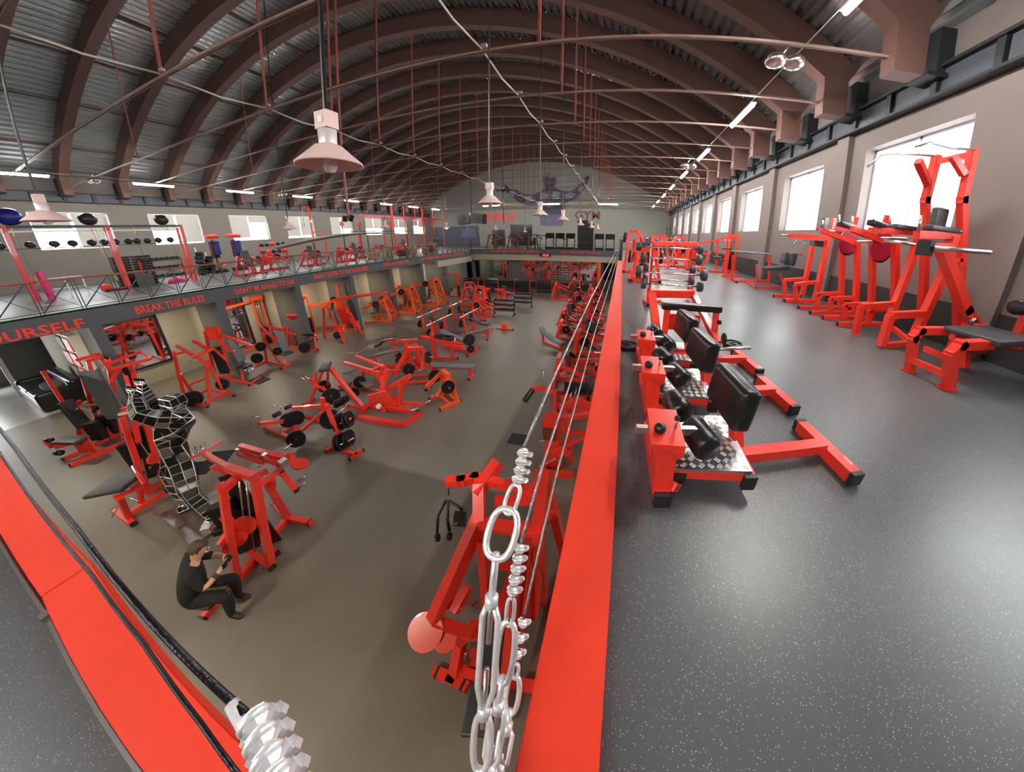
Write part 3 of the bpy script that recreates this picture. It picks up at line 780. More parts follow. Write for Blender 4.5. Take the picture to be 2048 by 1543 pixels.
g.t('top_beam', [(-0.38, 0.38, 1.86), (-0.31, 0.75, 1.86)], 0.08)
g.bx('name_strip', (0.1, 0.43, 1.9), (0.42, 0.02, 0.04), (0, 0, 0.9), m='white')
g.stack((-0.5, 0.2, 0.1), wd=0.26, dp=0.14, h=1.0, n=14, rz=0.95)
g.bx('shroud_panel', (-0.14, 0.25, 1.1), (0.14, 0.03, 0.7), (0, 0, 0.95), m='black')
g.bx('shroud_panel', (-0.22, 0.42, 1.1), (0.14, 0.03, 0.7), (0, 0, 0.95), m='black')
g.rod('guide_rod', [(-0.18, 0.09, 0.1), (-0.14, 0.44, 1.8)], 0.012)
g.t('base_rail', [(0.44, -0.42, 0.04), (0.4, 0.16, 0.04)], 0.09, cap=True)
g.t('base_rail', [(-0.04, -0.48, 0.04), (0.9, -0.47, 0.04)], 0.09, cap=True)
g.t('base_rail', [(0.05, -0.04, 0.04), (-0.12, 0.31, 0.04)], 0.08)
g.t('low_frame', [(0.33, 0.01, 0.5), (0.39, -0.18, 0.5)], 0.07)
g.t('seat_post', [(0.64, -0.45, 0.05), (0.99, -0.4, 0.72)], 0.08)
g.t('seat_arm', [(0.85, -0.44, 0.72), (0.79, -0.08, 0.6)], 0.06)
g.pad('seat_pad', (0.54, -0.31, 0.8), (0.62, 0.5, 0.08), (0, 0, 0.62))
g.rod('roller_arm', [(0.49, 0.0, 0.95), (1.24, -0.1, 0.85)], 0.035, m='red')
g.t('lever_post', [(0.37, -0.19, 0.1), (0.78, -0.02, 0.9)], 0.07)
g.rod('adjust_handle', [(0.58, -0.42, 0.4), (0.29, -0.57, 0.1)], 0.014)
g.rod('adjust_handle', [(0.79, -0.29, 0.5), (1.03, -0.26, 0.5)], 0.012)
g.cam('cam_disc', (0.49, 0.26, 0.9), (0.8, 0.5, 0), 0.1, th=0.05)
g.cam('cam_disc', (0.47, 0.22, 0.7), (0.8, 0.5, 0), 0.09, th=0.05, m='black')
g = G('lat_tower', 'tall red twin weight stack tower with a bench end, nearest the lobby', 'gym machine', (-14.0, 1.4, 0))
g.t('upright', [(-1.34, -0.23, 0.04), (-1.34, -0.23, 2.12)], 0.08)
g.t('upright', [(0.02, 0.01, 0.04), (-0.21, 0.39, 2.3)], 0.08)
g.t('upright', [(0.4, 0.14, 0.04), (0.27, 0.65, 2.35)], 0.09)
g.t('upright', [(-1.31, 0.05, 0.04), (-0.13, 0.16, 1.9)], 0.08)
g.t('top_beam', [(-0.97, 0.31, 2.25), (-0.78, 0.68, 2.3)], 0.08)
g.t('top_beam', [(-0.17, 0.36, 2.3), (0.03, 0.63, 2.36)], 0.08)
g.t('top_beam', [(-0.78, 0.68, 2.3), (0.86, 0.5, 2.15)], 0.09)
g.t('pull_arm', [(0.44, 0.5, 2.2), (-0.04, 1.31, 2.2)], 0.07)
g.t('pull_arm', [(0.92, 0.49, 2.15), (0.84, 1.27, 2.1)], 0.08)
g.t('pull_arm', [(-0.04, 1.31, 2.2), (0.84, 1.27, 2.1)], 0.05)
g.t('pull_arm', [(0.29, 0.97, 2.0), (0.64, 1.28, 2.05)], 0.07)
g.t('strut', [(1.2, 0.37, 1.9), (0.72, 0.72, 2.1)], 0.07)
g.t('front_post', [(0.59, 0.78, 2.1), (0.93, 0.62, 1.4)], 0.08)
g.t('front_post', [(0.52, 0.93, 2.05), (1.23, 0.67, 1.3)], 0.08)
g.bx('front_shroud', (0.76, 0.75, 1.7), (0.1, 0.06, 0.8), (0, 0, 0.8), m='black')
g.bx('shroud_panel', (0.38, 0.23, 1.4), (0.5, 0.04, 1.5), (0, 0, 0.5), m='padgrey')
g.bx('shroud_panel', (1.12, 0.3, 1.5), (0.08, 0.03, 1.6), (0, 0, 0.6), m='steel')
g.stack((0.04, -0.16, 0.15), wd=0.3, dp=0.16, h=0.55, n=9, rz=0.5)
g.stack((-0.01, 0.11, 0.15), wd=0.3, dp=0.16, h=0.6, n=9, rz=0.5)
g.t('base_rail', [(0.1, -0.86, 0.04), (-0.04, -0.03, 0.04)], 0.09, cap=True)
g.t('base_rail', [(0.7, -0.86, 0.04), (0.79, 0.1, 0.04)], 0.1, cap=True)
g.t('base_rail', [(0.04, -0.41, 0.04), (0.42, -0.4, 0.04)], 0.08)
g.t('cross_rail', [(-0.04, -0.03, 0.04), (0.1, 0.24, 0.04)], 0.08)
g.pad('bench_pad', (0.24, -0.6, 0.5), (0.75, 0.28, 0.08), (0, 0, 0.32))
g.t('bench_beam', [(0.08, -0.82, 0.42), (0.38, -0.35, 0.44)], 0.1)
g.bx('bench_bracket', (0.45, -0.48, 0.25), (0.5, 0.04, 0.4), (0, 0, 0.4))
g.t('leg_arm', [(-0.47, -0.87, 0.5), (-0.26, -0.85, 0.35)], 0.09)
g.roll('ankle_roller', (0.02, -0.87, 0.25), (0.19, -0.81, 0.25), 0.07)
g.roll('ankle_roller', (-0.49, -0.86, 0.5), (-0.31, -0.79, 0.5), 0.06)
g.pad('back_rest', (-1.04, -0.2, 0.75), (0.3, 0.1, 0.9), (0.1, 0, -1.1))
g.t('backrest_post', [(-1.38, -0.31, 0.04), (-1.05, -0.01, 1.1)], 0.07)
g.roll('thigh_roller', (-0.68, -0.08, 0.4), (0.1, -0.14, 0.4), 0.08)
g.rod('pulley', [(0.0, 0.64, 2.35), (0.39, 0.61, 2.35)], 0.04, m='black')
g.rod('cable', [(0.08, 0.64, 2.3), (-0.44, 0.01, 0.7)], 0.006, m='steel')
g.pad('seat', (-0.27, 0.86, 0.5), (0.4, 0.4, 0.08), (0, 0, 0.5))
g.t('seat_post', [(-1.2, 0.93, 0.04), (-1.04, 0.91, 0.5)], 0.08)
g.t('base_rail', [(0.23, 0.24, 0.04), (-0.22, 0.89, 0.04)], 0.08, cap=True)
g = G('chest_machine', 'large red machine directly below the balcony cables, with a round cam disc', 'gym machine', (-1.52, 1.02, 0))
g.t('upright', [(1.0, 1.3, 0.03), (0.76, 1.25, 2.3)], 0.12)
g.t('upright', [(0.86, 0.61, 2.2), (0.74, 0.74, 0.02)], 0.12)
g.t('top_beam', [(0.76, 1.25, 2.3), (0.86, 0.6, 2.22)], 0.12)
g.t('top_beam', [(-0.36, 0.94, 2.2), (-0.23, 0.98, 2.2), (-0.09, 1.07, 2.2), (0.63, 1.05, 2.2)], 0.1)
g.t('neck', [(0.12, 1.23, 2.28), (0.01, 0.96, 2.15), (0.08, 0.76, 1.95)], 0.13)
g.t('main_arm', [(0.07, 0.78, 1.92), (-0.32, -0.04, 0.92)], 0.13)
g.t('main_arm', [(0.1, 0.77, 1.8), (-0.23, 0.1, 0.95)], 0.07)
g.t('cross_beam', [(0.11, 0.7, 1.9), (0.77, 0.74, 1.9)], 0.12)
g.t('inner_post', [(0.13, 0.61, 1.7), (0.19, 0.27, 0.8)], 0.09)
g.t('inner_post', [(0.69, 0.74, 1.75), (0.63, -0.09, 0.3)], 0.1)
g.t('inner_post', [(0.8, 0.69, 1.5), (0.75, 0.36, 0.6)], 0.1)
g.t('inner_post', [(0.61, 0.6, 1.7), (0.56, -0.33, 0.1)], 0.11)
g.t('low_beam', [(-0.33, -0.04, 0.85), (0.12, -0.01, 0.7)], 0.13)
g.t('low_beam', [(0.12, -0.01, 0.7), (0.42, 0.09, 0.6)], 0.1)
g.t('low_beam', [(0.05, 0.08, 0.75), (0.42, 0.11, 0.65)], 0.08)
g.cam('cam_disc', (-0.37, -0.15, 0.85), (0.25, -0.6, 0.9), 0.2, th=0.04)
g.cam('cam_disc', (-0.16, -0.13, 0.75), (0.25, -0.6, 0.9), 0.14, th=0.04)
g.bx('gusset_panel', (-0.1, 0.21, 0.8), (0.3, 0.03, 0.4), (0.5, 0, 0.4), m='purple')
g.t('support', [(-0.11, 0.09, 0.95), (-0.02, 0.33, 1.1)], 0.1)
g.t('foot_post', [(-0.05, -0.07, 0.5), (-0.11, -0.28, 0.08)], 0.12)
g.t('foot_bar', [(-0.34, -0.33, 0.04), (-0.14, -0.33, 0.04), (0.04, -0.36, 0.04)], 0.11, cap=True)
g.t('rear_frame', [(0.2, 0.96, 2.0), (0.62, 1.06, 2.0)], 0.09)
g.t('rear_frame', [(0.16, 0.61, 1.2), (0.68, 0.63, 1.2)], 0.08)
g.t('rear_frame', [(0.54, 0.84, 1.8), (0.86, 0.97, 1.8)], 0.06)
g.t('base_rail', [(-0.1, -0.25, 0.06), (1.0, -0.2, 0.06)], 0.12)
g.t('base_rail', [(0.95, -0.3, 0.06), (1.0, 1.3, 0.06)], 0.12)
g.t('base_rail', [(0.1, -0.2, 0.06), (0.2, 1.2, 0.06)], 0.12)
g.pad('back_pad', (0.37, -0.03, 0.6), (0.3, 0.5, 0.1), (0.9, 0, 0.3))
g.pad('seat_pad', (0.41, -0.54, 0.35), (0.34, 0.4, 0.08), (0, 0, 0.2))
g.t('seat_stem', [(0.12, -0.1, 0.06), (0.12, -0.1, 0.4)], 0.09)
g.rod('plate_peg', [(0.04, -0.11, 0.45), (0.04, -0.18, 0.4)], 0.018)
g.rod('plate_peg', [(0.46, -0.03, 0.5), (0.47, -0.12, 0.45)], 0.018)
g = G('rope_attachments', 'black rope and strap handles hanging from the large red machine arm', 'cable attachment', (-1.89, 1.97, 0))
g.rod('hook_chain', [(-0.07, 0.04, 2.1), (-0.06, -0.03, 1.95)], 0.008, m='black')
g.rod('rope', [(-0.05, -0.07, 1.9), (-0.03, -0.21, 1.7), (0.02, -0.28, 1.6)], 0.022, m='black')
g.rod('rope', [(-0.08, -0.07, 1.9), (-0.15, -0.21, 1.75), (-0.12, -0.34, 1.6)], 0.018, m='black')
g.rod('strap', [(-0.05, -0.07, 1.9), (0.08, -0.08, 1.85), (0.14, -0.09, 1.8)], 0.02, m='black')
g.bx('strap_cuff', (0.12, -0.15, 1.7), (0.14, 0.08, 0.28), (0.2, 0.2, 0.3), m='black')
g.rod('grip', [(0.07, -0.22, 1.65), (0.1, -0.16, 1.7)], 0.014)
g.roll('rope_end', (-0.1, -0.36, 1.6), (-0.1, -0.39, 1.52), 0.035)
g.roll('rope_end', (0.04, -0.31, 1.6), (0.03, -0.34, 1.52), 0.035)
g = G('t_bar_machine', 'low red lever machine with chrome hand cranks, left of the plate tree', 'gym machine', (-9.07, 3.4, 0))
g.t('base_rail', [(-0.58, -0.05, 0.06), (1.07, -0.08, 0.06)], 0.08, cap=True)
g.t('base_rail', [(0.18, -0.09, 0.06), (0.11, 0.31, 0.06)], 0.08)
g.t('lever_arm', [(-0.02, -0.32, 0.55), (0.69, -0.05, 0.6)], 0.09, cap=True)
g.t('lever_arm', [(0.42, 0.35, 0.7), (1.26, 0.75, 0.7)], 0.07)
g.t('cross_bar', [(0.82, 0.08, 0.15), (1.24, 0.72, 0.55), (1.29, 0.81, 0.7)], 0.07)
g.t('side_post', [(1.38, 0.7, 1.0), (1.27, 0.59, 0.05)], 0.09)
g.t('mid_post', [(0.8, 0.08, 0.4), (0.79, 0.05, 0.05)], 0.08)
g.t('side_rail', [(0.72, 0.45, 0.4), (1.28, 0.58, 0.15)], 0.07)
g.rod('hand_crank', [(-0.13, -0.25, 0.6), (-0.03, -0.29, 0.75), (-0.17, -0.38, 0.75)], 0.012)
g.rod('hand_crank', [(0.23, 0.16, 0.7), (0.15, 0.21, 0.85), (0.05, 0.07, 0.85)], 0.012)
g.rod('grip', [(0.05, -0.36, 0.45), (0.19, -0.2, 0.5)], 0.02)
g.roll('grip_roller', (0.31, -0.12, 0.7), (0.3, 0.09, 0.7), 0.06)
g.roll('grip_roller', (0.23, 0.24, 0.7), (0.25, 0.43, 0.7), 0.055)
g.rod('plate_horn', [(0.99, 0.06, 0.3), (1.14, -0.32, 0.15)], 0.022)
plate((-8.42, 3.45, 0.55), (0.85, -0.45, 0.25), 0.2, 0.055, 'thick black plate stack on the low T-bar machine between statue and plate tree', 'plates on the low lever machine')
plate((-8.38, 3.49, 0.55), (0.85, -0.45, 0.25), 0.2, 0.055, 'thick black plate stack on the low T-bar machine between statue and plate tree', 'plates on the low lever machine')
plate((-8.35, 3.54, 0.55), (0.85, -0.45, 0.25), 0.2, 0.055, 'thick black plate stack on the low T-bar machine between statue and plate tree', 'plates on the low lever machine')
plate((-8.31, 3.59, 0.55), (0.85, -0.45, 0.25), 0.2, 0.055, 'thick black plate stack on the low T-bar machine between statue and plate tree', 'plates on the low lever machine')
plate((-7.89, 3.21, 0.25), (0.8, -0.55, 0.15), 0.22, 0.06, 'single black plate lying against the T-bar machine base')
plate((-8.27, 4.66, 0.6), (0.8, -0.55, 0.15), 0.25, 0.06, 'black plate behind the red side post of the T-bar machine')
plate((-7.58, 4.05, 0.35), (0.8, -0.55, 0.15), 0.28, 0.06, 'large black plate low behind the T-bar machine side post')
g = G('plate_tree', 'red plate tree standing alone in the middle aisle', 'plate rack', (-6.47, 3.46, 0))
g.t('post', [(-0.08, 0.07, 0.04), (-0.03, 0.03, 1.41)], 0.08)
g.t('base_rail', [(-0.49, -0.16, 0.04), (-0.45, 0.04, 0.04)], 0.07, cap=True)
g.t('base_rail', [(-0.54, 0.05, 0.04), (0.43, 0.02, 0.04)], 0.07)
g.t('base_rail', [(0.38, -0.16, 0.04), (0.42, 0.22, 0.04)], 0.07, cap=True)
g.rod('horn', [(-0.05, 0.21, 1.05), (-0.1, 0.6, 1.05)], 0.022)
g.rod('horn', [(-0.1, 0.11, 0.75), (0.04, 0.45, 0.75)], 0.022)
g.rod('horn', [(0.06, -0.14, 0.35), (0.22, 0.23, 0.35)], 0.022)
plate((-6.92, 3.95, 1.05), (0.86, 0.42, 0.1), 0.1, 0.045, 'small black plate on the top horn of the plate tree, first from the left', 'plates on the plate tree')
plate((-6.91, 4.01, 1.05), (0.86, 0.42, 0.1), 0.1, 0.045, 'small black plate on the top horn of the plate tree, second from the left', 'plates on the plate tree')
plate((-6.9, 4.08, 1.05), (0.86, 0.42, 0.1), 0.1, 0.045, 'small black plate on the top horn of the plate tree, middle one', 'plates on the plate tree')
plate((-6.89, 4.15, 1.05), (0.86, 0.42, 0.1), 0.1, 0.045, 'small black plate on the top horn of the plate tree, fourth from the left', 'plates on the plate tree')
plate((-6.88, 4.22, 1.05), (0.86, 0.42, 0.1), 0.1, 0.045, 'small black plate on the top horn of the plate tree, fifth from the left', 'plates on the plate tree')
plate((-6.61, 3.64, 0.75), (0.86, 0.42, 0.1), 0.22, 0.045, 'large black plate on the middle left horn of the plate tree, front one', 'plates on the plate tree')
plate((-6.59, 3.72, 0.75), (0.86, 0.42, 0.1), 0.22, 0.045, 'large black plate on the middle left horn of the plate tree, rear one', 'plates on the plate tree')
plate((-6.48, 3.81, 0.75), (0.86, 0.42, 0.1), 0.2, 0.045, 'large black plate on the middle right horn of the plate tree, front one', 'plates on the plate tree')
plate((-6.47, 3.88, 0.75), (0.86, 0.42, 0.1), 0.2, 0.045, 'large black plate on the middle right horn of the plate tree, rear one', 'plates on the plate tree')
plate((-6.49, 3.42, 0.35), (0.86, 0.42, 0.1), 0.22, 0.045, 'large black plate on the bottom left horn of the plate tree, front one', 'plates on the plate tree')
plate((-6.46, 3.49, 0.35), (0.86, 0.42, 0.1), 0.22, 0.045, 'large black plate on the bottom left horn of the plate tree, rear one', 'plates on the plate tree')
plate((-6.39, 3.61, 0.35), (0.86, 0.42, 0.1), 0.2, 0.045, 'black plate on the bottom right horn of the plate tree, front one', 'plates on the plate tree')
plate((-6.37, 3.67, 0.35), (0.86, 0.42, 0.1), 0.2, 0.045, 'black plate on the bottom right horn of the plate tree, rear one', 'plates on the plate tree')
g = G('hack_squat', 'broad red sled machine on a wide rectangular base behind the plate tree', 'gym machine', (-7.25, 4.6, 0))
g.t('base_rail', [(-0.08, 0.08, 0.04), (1.54, 0.19, 0.04)], 0.13)
g.t('base_rail', [(1.54, 0.19, 0.04), (1.67, 0.8, 0.04)], 0.12)
g.t('base_rail', [(-0.08, 0.08, 0.04), (-0.28, 0.6, 0.04)], 0.1)
g.t('base_rail', [(-0.19, 0.6, 0.04), (1.22, 0.78, 0.04)], 0.08)
g.t('sled_rail', [(-0.24, 0.44, 0.1), (0.41, 0.78, 0.6), (1.2, 1.13, 1.05)], 0.11)
g.t('sled_rail', [(0.31, 0.69, 0.5), (0.35, 1.17, 1.2)], 0.1)
g.t('upright', [(0.57, 0.5, 0.1), (0.48, 0.83, 1.1)], 0.12)
g.t('upright', [(0.9, 0.78, 0.1), (1.1, 0.82, 0.9)], 0.1)
g.t('arm', [(1.11, 0.73, 0.35), (1.78, 0.92, 0.3)], 0.08)
g.t('arm', [(0.7, 0.8, 0.5), (1.24, 0.6, 0.2)], 0.07)
g.t('arm', [(0.71, 0.5, 0.25), (1.66, 0.6, 0.25)], 0.09)
g.bx('side_panel', (0.61, 0.49, 0.5), (0.7, 0.05, 0.6), (0.2, -0.3, 0.2))
g.cam('pivot_disc', (0.67, 0.27, 0.45), (0.3, -0.9, 0.2), 0.07, th=0.07, m='white')
g.rod('plate_horn', [(1.86, 0.79, 0.4), (2.04, 0.9, 0.5)], 0.022)
g.rod('plate_horn', [(1.64, 0.45, 0.35), (1.81, 0.6, 0.4)], 0.022)
g.rod('hand_grip', [(1.27, 0.99, 1.05), (1.45, 1.13, 1.15)], 0.014)
g.pad('shoulder_pad', (-1.31, 0.75, 0.5), (0.3, 0.5, 0.09), (0, 0, 0.6))
g = G('hyper_bench', 'red angled tripod bench with a small black pad on top, in the middle left', 'gym machine', (-8.1, 5.0, 0))
g.t('main_beam', [(0.41, 0.13, 0.04), (-0.49, 0.09, 1.3)], 0.11)
g.t('leg', [(-1.59, -0.31, 0.04), (-0.59, -0.05, 1.3)], 0.07)
g.t('leg', [(-1.21, 0.21, 0.3), (-0.47, -0.01, 1.3)], 0.06)
g.t('base_rail', [(-1.65, -0.45, 0.04), (-1.66, -0.08, 0.04)], 0.08, cap=True)
g.t('cross_bar', [(-1.07, -0.07, 0.6), (-0.04, -0.05, 0.3)], 0.07)
g.t('base_rail', [(-0.43, 0.06, 0.04), (0.48, 0.06, 0.04)], 0.08)
g.pad('top_pad', (-0.54, -0.02, 1.38), (0.28, 0.5, 0.1), (0.1, 0, 0.7))
g.t('arm', [(-0.85, -0.17, 1.2), (-0.72, -0.4, 1.0)], 0.06)
g.t('plate_arm', [(-0.97, -0.38, 1.0), (-0.62, -0.32, 0.8)], 0.07)
g.rod('plate_horn', [(-1.6, -0.27, 1.0), (-0.99, -0.33, 0.9)], 0.018)
g.rod('plate_horn', [(-1.46, -0.2, 1.0), (-0.85, -0.31, 0.95)], 0.018)
g.bx('foot_plate', (-0.37, 0.28, 0.5), (0.3, 0.04, 0.4), (0.7, 0, 0.5))
g = G('lying_press', 'red low press machine with grey seat between hyper bench and bench press', 'gym machine', (-8.06, 5.77, 0))
g.t('arm', [(-1.05, 0.17, 1.0), (0.5, -0.03, 1.0)], 0.09)
g.t('arm', [(-1.02, 0.62, 1.05), (0.71, 0.28, 1.0)], 0.09)
g.t('cross', [(0.32, -0.09, 0.95), (0.5, 0.48, 1.0)], 0.08)
g.t('frame', [(0.4, -0.07, 0.95), (1.19, 0.43, 0.9)], 0.08)
g.t('post', [(-0.64, 0.32, 0.04), (-0.04, 0.01, 0.9)], 0.09)
g.t('post', [(-0.54, 0.9, 0.04), (0.38, 0.29, 0.95)], 0.09)
g.t('base_rail', [(-1.33, 0.29, 0.04), (0.22, 0.23, 0.04)], 0.08)
g.pad('head_pad', (-0.95, 0.15, 0.7), (0.3, 0.3, 0.08), (0, 0, 0.3), m='padgrey')
g.pad('seat_pad', (0.07, -0.02, 0.45), (0.5, 0.26, 0.07), (0, 0, -0.3), m='padgrey')
g.rod('hand_grip', [(-1.66, 0.3, 1.0), (-1.32, 0.22, 1.0)], 0.014)
g.rod('hand_grip', [(-1.53, 0.71, 1.05), (-1.23, 0.88, 1.05), (-1.17, 1.11, 1.1)], 0.014)
g.rod('hand_grip', [(0.9, 0.16, 0.85), (1.1, 0.47, 0.9)], 0.014)
g.t('frame', [(0.62, 0.35, 0.95), (1.04, 0.41, 0.7)], 0.07)
g.cam('cam_disc', (0.75, 0.08, 0.8), (0.8, -0.5, 0.1), 0.2, th=0.04)
plate((-8.31, 5.73, 0.5), (0.75, -0.6, 0.15), 0.2, 0.08, 'black plate on the low press machine, beside its grey seat')
plate((-8.16, 5.32, 0.35), (0.75, -0.6, 0.15), 0.16, 0.08, 'dark plate leaning behind the hyper bench beam')
plate((-9.2, 5.07, 0.55), (0.75, -0.6, 0.15), 0.2, 0.08, 'black plate hanging on the hyper bench leg')
plate((-6.95, 6.64, 0.7), (0.75, -0.6, 0.15), 0.2, 0.08, 'round black plate at the shoulder of the lever row')
g = G('iso_lateral_machine', 'tall red lever machine with A-frame legs and long arms, left of the statue head', 'gym machine', (-13.29, 3.37, 0))
g.t('base_rail', [(-1.35, -0.16, 0.04), (0.13, -0.05, 0.04)], 0.08, cap=True)
g.t('base_rail', [(-0.32, 0.08, 0.04), (-0.4, 0.7, 0.04)], 0.08)
g.t('base_rail', [(-0.4, 0.7, 0.04), (0.21, 0.69, 0.04)], 0.08, cap=True)
g.t('base_rail', [(-1.38, 0.1, 0.04), (-1.54, 0.66, 0.04)], 0.07)
g.t('base_rail', [(-1.54, 0.66, 0.04), (-0.39, 0.67, 0.04)], 0.07)
g.t('upright', [(-1.43, -0.09, 0.04), (-0.84, 0.02, 1.9)], 0.08)
g.t('leg', [(-1.92, 0.28, 0.04), (-1.62, 0.12, 0.9)], 0.08)
g.t('leg', [(-0.56, 0.3, 0.04), (-0.59, 0.55, 1.1)], 0.08)
g.t('leg', [(-0.39, 0.67, 0.04), (-0.35, 0.59, 1.4)], 0.08)
g.t('cross', [(-1.04, 0.05, 0.6), (-0.77, 0.43, 0.7)], 0.07)
g.t('arm', [(-1.27, 0.27, 1.95), (0.38, 0.22, 1.7), (0.82, 0.25, 1.5)], 0.08)
g.t('arm', [(-1.11, 0.66, 2.0), (0.04, 0.64, 1.8)], 0.08)
g.t('arm', [(-0.83, -0.03, 1.8), (-0.83, 0.31, 1.8)], 0.07)
g.t('arm', [(0.1, 0.15, 1.75), (0.16, 0.68, 1.85)], 0.08)
g.rod('hand_grip', [(-0.56, 0.19, 1.5), (-0.42, 0.39, 1.5)], 0.014)
g.rod('hand_grip', [(-0.11, 0.85, 1.6), (-0.13, 1.09, 1.65)], 0.014)
g.t('arm', [(-0.19, 0.8, 1.8), (0.82, 0.71, 1.5)], 0.06)
g = G('seated_row_tower', 'red lever tower with grey backrest and square top plate behind the A-frame machine', 'gym machine', (-15.16, 4.66, 0))
g.t('upright', [(-0.55, -0.09, 0.04), (0.05, -0.02, 2.1)], 0.09)
g.t('upright', [(0.28, 0.09, 0.04), (0.3, 0.31, 2.15)], 0.09)
g.bx('top_plate', (0.74, -0.02, 2.1), (0.5, 0.06, 0.45), (0, 0, 0.4))
g.t('arm', [(0.81, -0.1, 2.0), (2.14, -0.2, 1.6)], 0.09)
g.t('arm', [(0.78, 0.11, 2.0), (2.8, 0.2, 1.7)], 0.09)
g.t('base_rail', [(-0.54, 0.05, 0.04), (1.77, 0.15, 0.04)], 0.09)
g.t('base_rail', [(1.72, 0.06, 0.04), (1.41, 0.66, 0.04)], 0.07, cap=True)
g.t('seat_post', [(1.15, 0.15, 0.04), (0.65, 0.42, 0.45)], 0.07)
g.pad('backrest', (0.32, 0.59, 1.1), (0.12, 0.35, 1.0), (0, -0.15, 0.3), m='padgrey')
g.pad('seat', (0.81, 0.5, 0.5), (0.4, 0.4, 0.08), None, m='black')
g.bx('stack_shroud', (0.22, 0.03, 0.9), (0.3, 0.16, 1.1), (0, 0, 0.4), m='black')
g.rod('hand_grip', [(1.28, 0.14, 1.5), (1.99, 0.0, 1.4)], 0.014)
g.rod('seat_ring', [(1.06, 0.2, 0.55), (1.62, 0.3, 0.5), (1.54, 0.57, 0.55)], 0.02, m='chrome')
g = G('shoulder_press_machine', 'red lever machine with tall grey backrest beside the standing person in red', 'gym machine', (-14.91, 6.15, 0))
g.t('upright', [(-0.22, 0.09, 0.04), (0.28, 0.17, 1.6)], 0.08)
g.t('base_rail', [(-0.4, -0.27, 0.04), (-0.46, 0.23, 0.04)], 0.08)
g.t('base_rail', [(-0.46, 0.23, 0.04), (1.22, 0.11, 0.04)], 0.08)
g.t('base_rail', [(1.17, -0.05, 0.04), (1.03, 0.46, 0.04)], 0.08, cap=True)
g.t('arm', [(-0.21, 0.27, 1.8), (1.5, -0.03, 1.3)], 0.08)
g.t('arm', [(0.34, 0.26, 1.8), (2.49, 0.22, 1.6)], 0.08)
g.t('leg', [(0.03, 0.43, 0.04), (0.02, 0.22, 1.1)], 0.07)
g.t('seat_post', [(0.93, 0.27, 0.04), (0.77, 0.4, 0.45)], 0.07)
g.pad('backrest', (0.47, 0.61, 0.95), (0.12, 0.4, 1.1), (0, -0.15, 0.3), m='padgrey')
g.pad('seat', (0.95, 0.44, 0.5), (0.45, 0.4, 0.07), None)
g.bx('arm_plate', (1.13, 0.1, 1.3), (0.25, 0.05, 0.2), (0, 0, 0.4))
g.rod('hand_grip', [(0.27, 0.07, 1.5), (0.93, 0.14, 1.4)], 0.014)
g = G('leg_press', 'red forty five degree leg press with two long sloping rails', 'gym machine', (-15.99, 7.77, 0))
g.t('sled_rail', [(-0.86, 0.44, 0.9), (-0.23, 1.14, 2.3)], 0.12)
g.t('sled_rail', [(-0.22, 0.54, 1.0), (-0.55, 1.67, 2.3)], 0.12)
g.t('upright', [(-0.38, 0.17, 0.04), (-0.2, 0.3, 1.0)], 0.1)
g.t('upright', [(-0.2, 0.42, 0.04), (-0.26, 0.69, 1.0)], 0.09)
g.t('base_rail', [(-0.14, 0.03, 0.04), (1.3, -0.03, 0.04)], 0.09)
g.t('base_rail', [(1.3, -0.03, 0.04), (1.81, 0.3, 0.04)], 0.09, cap=True)
g.t('seat_rail', [(-0.53, 0.74, 1.1), (1.51, 0.57, 0.6)], 0.1)
g.t('leg', [(1.0, 0.21, 0.04), (1.46, 0.35, 0.6)], 0.09)
g.t('leg', [(1.76, 0.28, 0.04), (1.63, 0.39, 0.6)], 0.08)
g.bx('foot_sled', (0.3, 0.5, 1.5), (0.6, 0.1, 0.5), (0.7, 0, 0.3))
g.pad('back_pad', (1.23, 0.38, 0.75), (0.5, 0.5, 0.1), (-0.5, 0, 0.4))
g.pad('seat_pad', (1.35, 0.37, 0.45), (0.5, 0.4, 0.1), None)
g = G('incline_press_machine', 'red lever machine with slim grey backrest left of the far leg press', 'gym machine', (-14.04, 8.76, 0))
g.t('leg', [(-1.34, 0.52, 0.04), (-1.25, 0.82, 1.6)], 0.09)
g.t('leg', [(0.6, 0.3, 0.04), (-0.91, 0.82, 1.7)], 0.09)
g.t('top', [(-0.89, 0.52, 1.7), (-1.37, 1.31, 1.8)], 0.09)
g.t('base_rail', [(-2.46, 1.3, 0.04), (-1.84, 1.89, 0.04)], 0.09)
g.t('leg', [(0.35, 1.56, 0.04), (0.32, 1.15, 1.4)], 0.09)
g.t('arm', [(-0.88, 1.67, 1.9), (0.87, 0.9, 0.7)], 0.1)
g.bx('side_shell', (-0.26, 1.25, 1.2), (0.5, 0.3, 0.9), (0.3, 0, 0.4))
g.pad('backrest', (-1.24, 1.53, 1.0), (0.12, 0.35, 0.8), (0, -0.3, 0.3), m='padgrey')
g.t('seat_post', [(-1.02, 1.39, 0.04), (-0.78, 1.24, 0.6)], 0.07)
g.rod('hand_grip', [(-0.24, 0.89, 0.7), (0.15, 0.76, 0.5)], 0.014)
g.t('long_arm', [(-1.5, 1.57, 1.9), (-0.86, 2.22, 2.0), (0.02, 3.74, 1.9)], 0.09)
plate((-13.87, 3.22, 0.25), (0.7, -0.7, 0.1), 0.26, 0.08, 'black plates at the foot of the A-frame machine', 'plates at the A-frame foot')
plate((-13.85, 3.29, 0.25), (0.7, -0.7, 0.1), 0.26, 0.08, 'black plates at the foot of the A-frame machine', 'plates at the A-frame foot')
plate((-13.64, 4.08, 0.4), (0.7, -0.7, 0.1), 0.2, 0.08, 'black plate at the right foot of the A-frame machine')
plate((-14.86, 6.12, 0.9), (0.7, -0.7, 0.1), 0.2, 0.08, 'upper black plate of the shoulder press machine')
